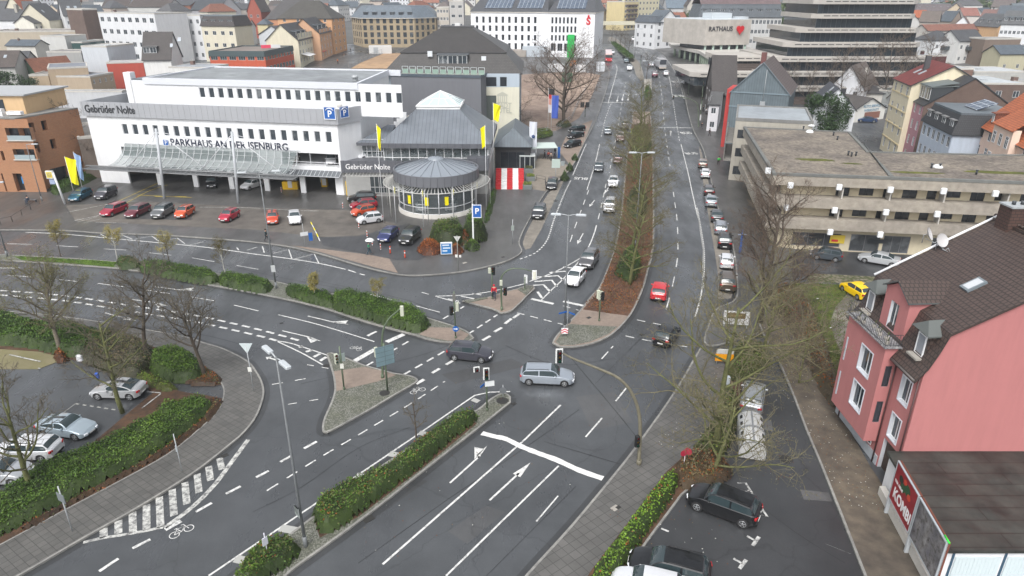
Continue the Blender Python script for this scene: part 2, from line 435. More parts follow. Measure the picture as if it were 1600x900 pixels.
_k=MB();kerb(_k,[W(*p)for p in C([(355,545),(337,582),(345,600)],3)],.08);
sheet('sand_verge',[(-80,545),(0,545),(60,549),(105,560),(60,577),(0,577),(-80,577)],.05,grain((.30,.26,.16),.25,.5,.95,.2,'POS',.12,(.16,.15,.06)),thick=.1)
sheet('planting_bed',[(-60,494),(60,501),(130,512),(200,530),(262,551),(320,577),(343,595),(347,601),(330,604),(290,600),(240,592),(190,588),(120,564),(60,550),(0,546),(-60,546)],.13,SOIL,thick=.2)
sheet('planting_bed',[(-60,884),(0,854),(100,800),(200,747),(265,710),(312,672),(340,645),(349,625),(320,619),(290,615),(255,606),(213,586),(190,574),(180,566),(213,595),(240,615),(200,648),(150,690),(100,722),(40,762),(0,784),(-60,815)],.13,SOIL,thick=.2)
ps=sheet('planting_bed',[(880,960),(925,892),(975,827),(1040,740),(1085,700),(1120,650),(1140,600),(1128,556),(1150,560),(1160,600),(1150,650),(1138,700),(1100,745),(1065,774),(1012,845),(980,892),(935,960)],.125,SOIL,thick=.2)
_k=MB();kerb(_k,[W(*p)for p in[(1100,745),(1065,774),(1012,845),(980,892),(935,960)]],.14);_k.build('kerb',KERB)['kind']='structure'
sheet('side_street',[(1110,522),(1190,526),(1212,565),(1235,615),(1258,678),(1307,797),(1347,899),(1370,960),(940,960),(983,892),(1015,845),(1067,776),(1103,747),(1141,702),(1152,652),(1162,600),(1152,562),(1128,558),(1100,545)],.012,ASPHD)
MEDL=[(864,537),(870,526),(885,510),(909,484),(923,465),(937,450),(950,420),(962,385),(972,325),(979,250),(985,220),(989,175)]
MEDR=[(1016,175),(1018,200),(1020,250),(1021,300),(1021,385),(1013,420),(1005,450),(992,480),(981,498),(960,520),(940,532),(920,539),(895,543),(875,543)]
pave('median_paving',C(MEDL,3)+C(MEDR,3),[],REDPAV,smooth=False,closed=True)
SEAL=MB()
sheet('median_cobbles',[(868,536),(878,521),(890,508),(965,512),(950,524),(921,536),(895,541),(875,541)],.126,COB)
sheet('median_bed',[(911,485),(938,455),(951,420),(964,385),(974,325),(981,250),(987,195),(1017,195),(1018.5,250),(1019,300),(1019,385),(1011,420),(1003,450),(990,480),(981,495)],.16,grain((.12,.062,.035),.4,2.5,.95,.6,'POS',.12,(.17,.085,.05)),thick=.05)
pave('median_paving',C([(1006,124),(1018,124)],1)+[(1018,164),(1007,164)],[],CONC,smooth=False,closed=True)
pave('median_paving',C([(952,58),(965,62),(988,88),(1000,100),(1006,122),(1002,126),(994,118),(990,104),(980,92),(965,75),(950,62)],2),[],GRAVEL,smooth=False,closed=True)
T1=C([(512,557),(518,553),(570,573)],2)+C([(615,585),(640,589),(651,594),(648,600),(620,616),(580,640),(540,662),(512,676),(505,672),(508,655),(519,630),(524,612),(523,595),(519,578)],3)
pave('traffic_island',T1,[],COB,smooth=False,closed=True)
sheet('island_crossing',[(521,582),(570,575),(612,585),(619,588),(590,598),(526,613),(525,598)],.127,REDPAV)
J1=[(723,471),(736,475),(768,483),(778,487),(782,490),(792,489),(800,486),(815,472),(822,464),(835,452),(833,448),(824,447),(808,453),(790,457),(762,466),(745,469),(730,470)]
pave('traffic_island',J1,[],REDPAV,smooth=False,closed=True)
for q in([(725,472),(732,475),(762,468),(760,466.5)],[(809,454),(824,448),(834,450),(822,463)]):
    sheet('island_cobbles',q,.2,COB,thick=.1)
U1=C([(-60,397),(22,400),(100,404),(182,410),(260,416),(330,428),(425,440),(470,452),(530,462),(612,481),(667,498),(712,512),(730,520),(740,530)],3)+C([(730,535),(700,536),(668,531),(650,525),(575,505),(500,481),(400,459),(275,437),(200,422),(100,414),(0,407),(-60,404)],3)
pave('median_strip',U1,[],COB,smooth=False,closed=True)
sheet('island_crossing',[(672,513),(712,514),(733,524),(724,533),(700,534),(668,528),(655,524)],.127,REDPAV)
sheet('grass_verge',[(22,402),(100,406),(182,411),(178,419),(100,412),(35,408)],.14,GRASS)
S1=C([(797,622),(790,617),(780,618),(765,627),(745,643),(715,652),(690,668),(650,695),(600,728),(545,765),(487,812),(430,855),(370,900),(330,935)],3)+C([(430,925),(450,897),(500,860),(555,820),(610,778),(660,738),(742,674),(797,630)],3)
pave('median_strip',S1,[],COB,smooth=False,closed=True)
_s=[(700,672),(640,712),(560,765),(492,815),(500,843),(560,810),(660,734),(745,664),(735,655)]
sheet('planting_bed',_s,.13,SOIL)
sheet('parking_bay',[(816,392),(829,388),(846,358),(874,297),(888,268),(878,277),(855,300),(828,347),(814,378)],.010,GRAVEL)
sheet('parking_bay',[(1092,225),(1100,295),(1109,350),(1117,395),(1122,430),(1121,468),(1149,466),(1149,430),(1143,385),(1131,355),(1120,325),(1103,257),(1096,232)],.010,GRAVEL)
sheet('parking_bay',[(912,225),(893,262),(873,237),(884,215),(905,196),(926,188)],.126,REDPAV)
sheet('forecourt',[(103,322),(230,316),(420,326),(548,330),(620,352),(560,372),(505,372),(398,360),(250,353),(150,348),(118,346)],.125,grain((.125,.112,.096),.3,.5,.8,.15,'POS'))
sheet('driveway',[(412,380),(500,390),(607,403),(622,428),(585,419),(500,395),(450,384)],.127,REDPAV)
sheet('driveway',[(500,372),(560,370),(640,350),(680,395),(655,408),(620,408),(505,385)],.129,ASPHD)
sheet('building_site',[(548,108),(600,84),(660,84),(640,108)],.2,SAND)
sheet('building_site',[(800,118),(905,112),(938,118),(925,150),(905,185),(870,205),(835,212),(800,212)],.14,grain((.30,.20,.15),.35,.35,.95,.3,'POS',.12,(.40,.31,.24)))
sheet('plaza_strip',[(845,240),(893,262),(872,283),(852,300),(828,296),(830,262)],.127,grain((.24,.21,.17),.15,1,.85,.1,'POS'))
sheet('yard_lane',[(1235,392),(1460,392),(1460,436),(1215,430)],.01,ASPHD)
sheet('grass_paving',[(1262,427),(1460,437),(1460,446),(1262,441)],.016,cobble((.20,.17,.13),2.2,(.05,.06,.02)))
sheet('grass',[(1228,442),(1345,446),(1330,480),(1317,520),(1330,575),(1325,600),(1316,650),(1300,640),(1275,580),(1250,510),(1235,480)],.014,leafm((.075,.10,.032),.6,.9))
sheet('gravel_loop',[(1336,446),(1430,448),(1430,590),(1332,578),(1306,535),(1297,505),(1305,480)],.02,grain((.16,.145,.12),.35,.3,.9,.2,'POS',.3,(.27,.245,.20)))
mb=MB()
for q in([(395,800),(470,762),(560,700),(640,668)],[(130,560-60),(300,520),(400,545)],[(470,600),(640,560),(700,540)],[(700,780),(820,700),(905,640)],[(850,690),(985,730)],[(880,545),(960,640),(1000,690)],[(930,600),(1010,520)],[(300,400),(420,430),(540,452)],[(500,440),(640,470),(700,500)],[(560,880),(700,780)],[(1150,760),(1240,830),(1320,880)],[(1060,700),(1190,690)],[(885,300),(860,380)],[(1030,300),(1036,440)],[(790,540),(870,570),(960,560)],[(760,900),(900,760)],[(180,760),(320,690)]):pline(mb,[W(*p)for p in C(q,4)],.05,.014,0,None,.5)
mb.build('tar_seam',flat((.02,.02,.021),.45))['kind']='structure'
for q,c_ in(([(560,790),(640,742),(668,752),(590,806)],.066),([(690,585),(800,560),(822,572),(712,600)],.062),([(900,620),(960,612),(990,660),(925,672)],.088),([(330,610),(405,604),(420,640),(350,650)],.07),([(250,440),(330,452),(322,462),(240,450)],.06),([(1028,300),(1046,300),(1048,360),(1028,360)],.09),([(900,330),(925,330),(912,372),(888,372)],.09),([(1180,800),(1240,790),(1275,850),(1205,862)],.04),([(700,830),(760,790),(790,800),(730,850)],.09)):sheet('road_patch',q,.0075,asphalt((c_,c_*1.02,c_*1.04),.34,'patch'))
hm=MB();nh=48;hv=[]
for j in range(7):
    for i in range(nh+1):
        x=-2900+5800*i/nh;y=1250+j*260
        z=27+(70*math.sin(min(1,j/5)*math.pi/2))*(.55+.3*math.sin(i*.55+1)+.2*math.sin(i*1.27+j))if j else 20
        hv.append((x,y,z))
hm.add(hv,[(j*(nh+1)+i,j*(nh+1)+i+1,(j+1)*(nh+1)+i+1,(j+1)*(nh+1)+i)for j in range(6)for i in range(nh)],0,True)
hm.build('hills',grain((.07,.085,.05),.4,.02,.95,0,'POS'))['kind']='structure'
# ---------------------------------------------------------------- painted markings
def mark(name,items,mat=PAINT,off=.018):
    mb=MB()
    for it in items:
        pts,w=it[0],it[1];dash=it[2]if len(it)>2 else None;sm=it[3]if len(it)>3 else 0
        if len(pts)>2 and sm>=0:pts=C(pts,4)
        pline(mb,[W(*p)for p in pts],w,off,0,dash)
    o=mb.build(name,mat);o['kind']='structure';return o
mark('edge_lines',[
    ([(326,900),(430,830),(480,796),(560,742),(656,677),(727,628),(742,618),(765,613),(797,612)],.14,None,-1),
    ([(40,363),(100,366),(200,375),(317,386),(397,397),(450,404),(500,412),(540,421)],.2),([(544,422),(556,426)],.2),([(562,428),(570,430)],.2),
    ([(917,297),(924,275),(930,255),(937,225)],.14),([(950,162),(956,140),(961,122),(964,105),(955,92)],.14),
    ([(895,274),(909,241),(916,225)],.13),([(1045,118),(1048,132),(1050,147)],.13),
    ([(1064,225),(1075,270),(1081,298),(1087,325),(1092,345),(1095,365),(1098,385),(1099,400),(1097,450),(1092,475),(1086,495)],.15),
    ([(680,463),(728,461),(770,455),(822,443)],.17),([(827,440),(860,428),(887,415),(911,401)],.17),
    ([(683,464),(702,469),(719,474)],.16),([(846,469),(862,453),(880,436),(905,408),(920,385),(928,366),(932,352)],.16),
    ([(434,533),(452,536),(475,543),(517,557)],.14),([(434,534),(470,551),(490,562),(504,570)],.14),
    ([(1038,88),(1052,108),(1062,130),(1069,155)],.1)])
mark('lane_lines',[
    ([(598,882),(680,810),(820,687),(876,633)],.15,None,-1),([(697,900),(790,809),(873,728)],.13,None,-1),
    ([(435,492),(500,508),(585,534)],.14),([(872,775),(838,815)],.1),([(915,683),(941,653)],.13),([(962,627),(979,606)],.13),([(940,561),(948,552),(958,541)],.12,(1.6,.7)),
    ([(11,381),(49,382)],.13),([(88,384),(122,386)],.13),([(162,389),(197,391)],.13),([(233,395),(268,399)],.13),([(300,403),(335,409)],.13),([(370,415),(404,421)],.13),
    ([(578,460),(614,469)],.13),([(650,478),(687,488)],.13),([(659,457),(670,460)],.13),
    ([(12,430),(49,433)],.13),([(83,436),(121,440)],.13),([(153,443),(193,448)],.13),([(226,453),(265,459)],.13),([(298,464),(334,470)],.13),([(366,477),(404,486)],.13),
    ([(1052,300),(1058,345),(1059,375),(1059,399),(1055,425),(1050,450),(1040,487)],.13,(3.2,3.2)),
    ([(920,297),(905,337),(896,362),(887,390)],.13,(3,3)),([(947,287),(940,320),(934,345)],.13,(3,3)),
    ([(978,128),(972,160),(966,195),(960,228),(952,270)],.12,(3,3)),([(955,162),(947,182),(939,215)],.13,(1.6,1.2)),
    ([(1031,127),(1034,150),(1037,185),(1041,220),(1047,260)],.12,(3,3)),([(1050,147),(1055,180),(1062,222)],.13,(1.6,1.2)),
    ([(984,120),(988,100),(976,78)],.1,(3,3)),([(1031,122),(1020,100),(1000,80)],.1,(3,3))])
mark('thick_dashes',[
    ([(0,454),(100,462),(200,477),(300,492),(400,514),(470,533)],.28,(1.0,.6)),([(0,461),(100,470),(200,486),(300,502),(400,524),(434,533)],.28,(1.0,.6)),
    ([(812,405),(837,395),(855,375),(866,342),(882,302),(892,282)],.2,(.5,.35)),
    ([(1089,325),(1096,365),(1100,400),(1098,450)],.26,(.45,.3)),
    ([(754,532),(766,525)],.32),([(772,519),(784,512)],.32),([(789,506),(799,498)],.32),([(802,497),(811,491)],.3),
    ([(697,570),(709,563)],.3),([(675,583),(687,576)],.3),([(650,600),(663,593)],.36),
    ([(155,893),(185,873)],.22),([(207,857),(235,843)],.22),([(306,800),(331,786)],.22),([(353,772),(376,760)],.22),([(400,746),(420,736)],.22),([(438,722),(456,712)],.22),([(475,701),(495,690)],.24),
    ([(258,828),(283,814)],.34),([(60,943),(98,922)],.22)])
mark('fine_dashes',[
    ([(417,767),(460,740),(500,715),(568,675),(640,632),(695,596)],.13,(.9,.7)),([(572,572),(641,532)],.2,(.9,.7)),([(630,586),(700,546)],.22,(.9,.6)),([(732,522),(777,492)],.2,(.9,.6)),
    ([(678,507),(725,479)],.2,(.9,.6)),([(808,489),(879,507)],.16,(.9,.7)),([(880,478),(904,485)],.14,(.9,.7)),([(425,601),(482,591)],.12,(.9,1)),([(450,632),(517,621)],.1,(.7,1)),
    ([(995,500),(1060,513)],.14,(.9,.8)),([(977,525),(1017,533),(1079,543)],.15,(.9,.8)),([(480,570),(520,577)],.1,(.7,.8))],PAINT)
mark('stop_lines',[
    ([(551,566),(586,546)],.55),([(604,534.5),(631,522.5)],.55),([(830,467),(865,475)],.45),([(880,471),(912,478)],.45),
    ([(941,160),(987,160)],.4),([(945,147),(1015,147)],.3),([(990,180),(1020,180)],.3),([(1025,199),(1081,200)],.4),([(574,525),(588,518)],.3)])
mb=MB();P=[W(*p)for p in C([(753,677),(772,682),(790,686),(815,698),(840,708),(870,719),(905,735),(942,748)],5)]
pline(mb,P,.5,.02,0,None,.10);mb.build('stop_line',paintm((.66,.66,.64),.38))['kind']='structure'
rung=[((162,826),(162,840)),((185,814),(185,834)),((207,801),(208,832)),((229,789),(229,828)),((249,777),(251,824)),((269,765),(272,806)),((289,754),(292,788)),((308,741),(311,770)),((326,729),(329,751)),((343,716),(347,734))]
mark('hatching',[(list(r),.45)for r in rung]+[([(130,848),(160,841),(210,833),(255,824)],.24),([(257,825),(300,793),(335,758),(362,722),(388,687)],.34)],paintm((.52,.52,.49),.51))
mark('hatching',[([(738,624),(748,628)],.5),([(700,651),(712,655)],.5),([(655,676),(675,681)],.55),([(608,709),(630,713)],.6),([(556,743),(580,748)],.6),([(500,782),(524,786)],.6),([(438,825),(464,830)],.62),([(368,873),(398,880)],.6)],paintm((.36,.36,.34),.3),.02)
mark('hatching',[([(839,433),(872,431),(880,438)],.3,None,-1),([(835,440),(862,438),(870,448)],.3,None,-1),([(833,446),(849,445),(860,456)],.3,None,-1),([(840,456),(847,466)],.3),([(858,426),(884,424)],.3),([(880,417),(895,419)],.3),
    ([(720,463),(741,467)],.2),([(738,459),(752,461)],.2),([(700,467),(717,471)],.2),([(467,543),(473,541)],.35),([(478,550),(488,547)],.35),([(490,558),(500,553)],.35),([(500,564),(510,558)],.35)])
mark('zigzag_lines',[([(157,366),(170,373)],.12),([(170,373),(190,367),(207,374)],.12,None,-1),([(210,374),(237,369),(248,377)],.12,None,-1),([(252,377),(277,372),(289,381)],.12,None,-1),([(296,383),(318,378)],.12),([(370,387),(373,391)],.14),
    ([(410,385),(413,395)],.14),([(427,396),(451,390),(456,404)],.14,None,-1),([(460,405),(491,397),(498,411)],.14,None,-1),([(386,391),(402,386)],.14)])
mark('parking_lines',[([(1290,850),(1330,866)],.01)],PAINTW)
def T(a,b,c,d):return[([a,b],.16),([c,d],.22)]
mark('parking_lines',T((1167,838),(1180,845),(1186,839),(1176,853))+T((1146,873),(1160,881),(1166,875),(1155,889))+[([(1033,826),(1045,831)],.14),([(1152,755),(1165,755),(1199,808),(1182,802)],.15,None,-1),([(1160,770),(1172,766)],.14)],PAINTW,.024)
mark('parking_lines',[([(105,333),(160,322),(218,310)],.15),([(117,346),(155,338)],.15),([(120,349),(152,340)],.1),([(130,350),(156,344)],.1),([(200,362-12),(150,349)],.1),
    ([(312,325),(390,326),(460,330),(498,331)],.12),([(60,577),(64,578)],.14),([(15,556),(64,567)],.14),([(230,614),(252,616)],.12),([(222,640),(252,617)],.12)],PAINTW,.14)
mark('parking_lines',[([(118,631),(190,642)],.14,(.35,.35)),([(90,652),(118,631)],.06),([(18,557),(64,567)],.12)],paintm((.3,.3,.28),.35))
mark('yellow_lines',[([(180,318),(250,286)],.1),([(195,320),(232,300),(262,290)],.1),([(215,306),(300,310)],.1),([(242,308),(300,309)],.22,(2,1.4))],paintm((.62,.48,.03),.3),.14)
def arrow(p,q,kind='s',w=.15):
    """road arrow from tail pixel p to tip pixel q; kinds: s straight, r/l with a side head"""
    a=W(*p).to_2d();b=W(*q).to_2d();d=(b-a);L=d.length;d.normalize();n=Vector((-d.y,d.x));mb=MB()
    def add(pts):
        vs=[(a+d*x+n*y)for x,y in pts];mb.poly([(v.x,v.y,G(v.y)+.022)for v in vs])
    if kind=='s':add([(0,-w/2),(L*.7,-w/2),(L*.7,w/2),(0,w/2)]);add([(L*.64,-.32),(L,0),(L*.64,.32)])
    else:
        s=1 if kind=='l' else-1
        q=[(0,-w/2),(L*.72,-w/2),(L*.72,w/2),(0,w/2)];add(q)
        h=[(L*.62,s*.1),(L*.86,s*.95),(L*.90,s*.2)]if s>0 else[(L*.90,s*.2),(L*.86,s*.95),(L*.62,s*.1)]
        add(h);t=[(L*.66,-.1),(L,s*.25),(L*.72,.25)]if s>0 else[(L*.72,-.25),(L,s*.25),(L*.66,.1)]
        add(t)
    mb.build('road_arrow',PAINT)['kind']='structure'
arrow((765,782),(829,723));arrow((703,755),(766,698),'l');arrow((481,494),(544,509),'l');arrow((441,517),(505,532),'r');arrow((241,448),(303,456),'l');arrow((207,468),(266,477),'r')
arrow((164,489),(214,502),'s');arrow((0,419),(33,419),'s');arrow((433,563),(415,558),'s',.2)
arrow((929,313),(921,323));arrow((911,365),(902,382));arrow((955,287),(944,303));arrow((532,376),(528,366),'s',.25);arrow((966,150),(964,160));arrow((974,148),(972,158));arrow((982,148),(981,158));arrow((1048,212),(1048,204))
def roadtext(txt,p,size,rz,sy=2.2):
    me=textmesh(txt,size,PAINT,0.0,True);o=link('road_lettering',me);w=W(*p)
    sl=math.atan((G(w.y+2)-G(w.y-2))/4);o.location=(w.x,w.y,w.z+.03);o.rotation_euler=(sl,0,rz);o.scale=(1,sy,1);o['kind']='structure'
roadtext('BUS',(908,279),1.5,math.pi-.2,1.6);roadtext('BUS',(1080,240),1.5,.15,1.7);roadtext('BUS',(1072,208),1.5,.12,2);roadtext('BUS',(1057,128),1.7,.12,2.4);roadtext('BUS',(1060,150),1.7,.12,2.4);roadtext('BUS',(949,153),1.6,math.pi-.15,2.2);roadtext('BUS',(958,121),1.6,math.pi,2.2)
def bike(p,s,rz):
    mb=MB();w=W(*p);M=Matrix.Rotation(rz,4,'Z')
    def arc(cx,cy,r):
        pts=[(M@Vector((cx+r*math.cos(a*math.pi/7),cy+r*math.sin(a*math.pi/7),0)))for a in range(15)]
        pline(mb,[(q.x+w.x,q.y+w.y)for q in pts],.065*s,.024)
    arc(-.55*s,0,.36*s);arc(.55*s,0,.36*s)
    for l in([(-.55,0),(-.2,.5),(.4,.5),(.0,0),(-.55,0)],[(.0,0),(-.22,.6)],[(.55,0),(.38,.72),(.2,.75)],[(-.36,.62),(-.1,.62)]):
        q=[M@Vector((x*s,y*s,0))for x,y in l];pline(mb,[(v.x+w.x,v.y+w.y)for v in q],.065*s,.024)
    mb.build('bicycle_symbol',PAINT)['kind']='structure'
bike((284,831),.8,.75);bike((653,611),.75,.6);bike((556,545),.7,-.5)
DR=flat((.025,.024,.022),.6)
for k,(p,r,o)in enumerate([((601,616),.45,.127),((351,712),.35,.02),((576,811),.5,.02),((785,628),.5,.127),((961,796),.4,.127),((966,795),.25,.128),((1228,718),.5,.02),((1002,523),.3,.02),((920,498),.35,.127),((510,572),.3,.02),((440,505),.25,.02),((803,631),.3,.02),((1180,718-25),.5,.02),((726,412),.4,.127),((786,403),.35,.127),((868,314),.35,.02)]):
    mb=MB();w=W(*p)
    if k%3==0:mb.cyl((0,0),r,-.02,.004,18)
    else:mb.box(-r*.7,r*.7,-r*.5,r*.5,-.02,.004)
    q=mb.build('manhole_cover',[DR,CONC][k in(4,13)],None,(w.x,w.y,w.z+o),.7);q['kind']='structure'
for q,m in(([(1250,765),(1295,770),(1300,784),(1256,781)],.11),([(1193,657),(1205,657),(1208,674),(1193,672)],.12),([(220,332),(300,338),(300,345),(190,343)],.09)):
    sheet('road_patch',q,.145 if q[0][0]==220 else .018,asphalt((m,m,m),.2,'patch'))
# ================================================================ BUILDING TOOLS
def wall_face(mb,a,b,z0,z1,ops=(),rev=.12,mi=0,mr=None):
    """wall from a to b (2-D), outward normal to the right of a->b; ops = (u0,u1,v0,v1) holes"""
    a=Vector(a).to_2d();b=Vector(b).to_2d();L=(b-a).length;d=(b-a)/L;n=Vector((d.y,-d.x))
    mr=mi if mr is None else mr
    us=sorted({0,L,*[u for o in ops for u in(o[0],o[1])]});vs=sorted({z0,z1,*[v for o in ops for v in(o[2],o[3])]})
    def P(u,v,k=0):q=a+d*u-n*k;return(q.x,q.y,v)
    for i in range(len(us)-1):
        um=(us[i]+us[i+1])/2
        for j in range(len(vs)-1):
            vm=(vs[j]+vs[j+1])/2
            if any(o[0]<um<o[1]and o[2]<vm<o[3]for o in ops):continue
            mb.quad(P(us[i],vs[j]),P(us[i+1],vs[j]),P(us[i+1],vs[j+1]),P(us[i],vs[j+1]),mi)
    for u0,u1,v0,v1 in[o[:4]for o in ops]:
        mb.quad(P(u0,v0),P(u0,v0,rev),P(u1,v0,rev),P(u1,v0),mr);mb.quad(P(u0,v1),P(u1,v1),P(u1,v1,rev),P(u0,v1,rev),mr)
        mb.quad(P(u0,v0),P(u0,v1),P(u0,v1,rev),P(u0,v0,rev),mr);mb.quad(P(u1,v0,rev),P(u1,v1,rev),P(u1,v1),P(u1,v0),mr)
WM={}
def winmesh(w,h,style='2',frame=None,glass=None):
    """window frame with panes, lower left corner at the origin, outer face towards -y"""
    key=(round(w,2),round(h,2),style,id(frame),id(glass))
    if key in WM:return WM[key]
    mb=MB();t=.07 if w<2.2 else .09
    mb.box(0,w,-.05,.03,0,t);mb.box(0,w,-.05,.03,h-t,h);mb.box(0,t,-.05,.03,t,h-t);mb.box(w-t,w,-.05,.03,t,h-t)
    nc={'1':1,'2':2,'3':3,'4':4,'T':1,'X':2,'6':6,'8':8}.get(style,1)
    for k in range(1,nc):mb.box(w*k/nc-.03,w*k/nc+.03,-.045,.02,t,h-t)
    if style in 'TX':mb.box(t,w-t,-.044,.02,h*.68,h*.68+.06)
    mb.quad((t*.5,-.01,t*.5),(w-t*.5,-.01,t*.5),(w-t*.5,-.01,h-t*.5),(t*.5,-.01,h-t*.5),1)
    WM[key]=mb.mesh('window',[frame or FRAME,glass or GLASS]);return WM[key]
def put_windows(parent,a,b,org,ops,rev=.12,style='2',frame=None,glass=None,sill=False,name='window'):
    a=Vector(a).to_2d();b=Vector(b).to_2d();d=(b-a).normalized();n=Vector((d.y,-d.x));rz=math.atan2(d.y,d.x)
    for o in ops:
        q=a+d*o[0]-n*(rev-.04)
        st=o[4]if len(o)>4 else style
        wo=link(name,winmesh(o[1]-o[0],o[3]-o[2],st,frame,glass),parent,(q.x,q.y,o[2]),rz)
        if sill:
            mb=MB();mb.box(-.06,o[1]-o[0]+.06,-rev-.02,0,-.05,-.005);mb.build('sill',CONCL,wo)
def grid(L,cols,rows,ww,wh,z0,st,sill=.9,m0=None,m1=None,style=None):
    m0=L/cols/2 if m0 is None else m0;m1=m0 if m1 is None else m1;out=[]
    for r in range(rows):
        for c in range(cols):
            x=m0+(L-m0-m1)*(c/(cols-1)if cols>1 else .5)
            out.append((x-ww/2,x+ww/2,z0+r*st+sill,z0+r*st+sill+wh))
    return out
def slab(mb,pts,th,mi=0,me=None):
    """roof slab: polygon (3-D, CCW from above) thickened downwards"""
    n=len(pts);lo=[(p[0],p[1],p[2]-th)for p in pts];mb.poly(pts,mi);mb.poly(lo[::-1],mi if me is None else me)
    for i in range(n):
        j=(i+1)%n;mb.quad(lo[i],lo[j],pts[j],pts[i],mi if me is None else me)
class Bld:
    def __init__(s,name,label,cat,A,B,depth,h,group=None,z=None,sink=1.5,skew=0.0):
        A=Vector(A).to_2d();B=Vector(B).to_2d();s.W=(B-A).length;s.D=depth;s.h=h
        s.d=(B-A).normalized();s.n=Vector((-s.d.y,s.d.x));s.rz=math.atan2(s.d.y,s.d.x)
        s.z=G((A.y+B.y)/2)if z is None else z
        s.root=thing(name,label,cat,(A.x,A.y,s.z),s.rz,group);s.sink=sink;s.A=A
        s.q=[(0,0),(s.W,0),(s.W+skew,depth),(skew,depth)]
    def L(s,i):return(Vector(s.q[(i+1)%4])-Vector(s.q[i])).length
    def walls(s,mat,spec={},z1=None,rev=.12,frame=None,glass=None,style='2',sill=False,extra=None,mats=None):
        mb=MB();z1=s.h if z1 is None else z1
        for i in range(4):
            ops=spec.get(i,[]);a,b=s.q[i],s.q[(i+1)%4]
            wall_face(mb,a,b,-s.sink,z1,ops,rev)
        if extra:extra(mb)
        s.wall=mb.build('wall',mats or[mat],s.root)
        for i in range(4):
            if spec.get(i):put_windows(s.root,s.q[i],s.q[(i+1)%4],0,spec[i],rev,style,frame,glass,sill)
        return s
    def roof(s,kind,rise,mat,oh=.35,z=None,gable=None,trim=None,x0=0,x1=None,y0=0,y1=None,flatmat=None,name='roof'):
        z=s.h if z is None else z;W_=s.W if x1 is None else x1;D_=s.D if y1 is None else y1;mb=MB();mats=[mat,trim or FRAMED]
        X0,X1,Y0,Y1=x0-oh,W_+oh,y0-oh,D_+oh;th=.18
        if kind=='flat':
            pz=rise
            t=.3;mb.box(x0,W_,y0,D_,z-.3,z+.02,0)
            for(a,b,c,d)in((x0-oh,W_+oh,y0-oh,y0+t),(x0-oh,W_+oh,D_-t,D_+oh),(x0-oh,x0+t,y0+t,D_-t),(W_-t,W_+oh,y0+t,D_-t)):mb.box(a,b,c,d,z-.28,z+pz,1)
        elif kind=='gableX':
            ym=(y0+D_)/2;e=z-rise*oh/(ym-y0)
            slab(mb,[(X0,Y0,e),(X1,Y0,e),(X1,ym,z+rise),(X0,ym,z+rise)],th,0,1);slab(mb,[(X1,Y1,e),(X0,Y1,e),(X0,ym,z+rise),(X1,ym,z+rise)],th,0,1)
            if gable:
                for x in(x0,W_):
                    g=MB();q=[(x,y0,z),(x,D_,z),(x,ym,z+rise-.15)];g.poly(q if x>x0 else q[::-1])
                    g.build('gable_wall',gable,s.root)
        elif kind=='gableY':
            xm=(x0+W_)/2;e=z-rise*oh/(xm-x0)
            slab(mb,[(X0,Y1,e),(X0,Y0,e),(xm,Y0,z+rise),(xm,Y1,z+rise)],th,0,1);slab(mb,[(X1,Y0,e),(X1,Y1,e),(xm,Y1,z+rise),(xm,Y0,z+rise)],th,0,1)
            if gable:
                g=MB();g.poly([(x0,y0,z),(W_,y0,z),(xm,y0,z+rise-.15)]);g.build('gable_wall',gable,s.root);g=MB();g.poly([(W_,D_,z),(x0,D_,z),(xm,D_,z+rise-.15)]);g.build('gable_wall',gable,s.root)
        elif kind in('hip','pyramid'):
            w,d=X1-X0,Y1-Y0;xm,ym=(X0+X1)/2,(Y0+Y1)/2;k=min(w,d)/2;zt=z+rise
            if kind=='pyramid':r1=r2=(xm,ym,zt)
            elif w>=d:r1,r2=(X0+k*.9,ym,zt),(X1-k*.9,ym,zt)
            else:r1,r2=(xm,Y0+k*.9,zt),(xm,Y1-k*.9,zt)
            a,b,c,d_=(X0,Y0,z),(X1,Y0,z),(X1,Y1,z),(X0,Y1,z)
            def P(*p):
                q=[p[0]]
                for t in p[1:]:
                    if(Vector(t)-Vector(q[-1])).length>.01 and(Vector(t)-Vector(q[0])).length>.01:q.append(t)
                slab(mb,q,th,0,1)
            if w>=d:P(a,b,r2,r1);P(b,c,r2);P(c,d_,r1,r2);P(d_,a,r1)
            else:P(a,b,r1);P(b,c,r2,r1);P(c,d_,r2);P(d_,a,r1,r2)
        elif kind=='mansard':
            hh,inn=rise,.9;zt=z+hh
            a=[(X0,Y0),(X1,Y0),(X1,Y1),(X0,Y1)];b=[(x0+inn,y0+inn),(W_-inn,y0+inn),(W_-inn,D_-inn),(x0+inn,D_-inn)]
            for i in range(4):
                j=(i+1)%4;slab(mb,[(*a[i],z),(*a[j],z),(*b[j],zt),(*b[i],zt)],.12,0,1)
            mb.box(x0+inn-.1,W_-inn+.1,y0+inn-.1,D_-inn+.1,zt-.2,zt+.12,2);mats.append(flatmat or ZINC)
        s.rf=mb.build(name,mats,s.root);s.kind,s.rise,s.rz0=kind,rise,z
        return s
    def rz_at(s,x,y):
        k,z,r=s.kind,s.rz0,s.rise
        if k=='gableX':return z+r*(1-abs(y-s.D/2)/(s.D/2))
        if k=='gableY':return z+r*(1-abs(x-s.W/2)/(s.W/2))
        if k in('hip','pyramid'):return z+r*min(1,min(x,s.W-x,y,s.D-y)/(min(s.W,s.D)/2))
        if k=='mansard':return z+r
        return z
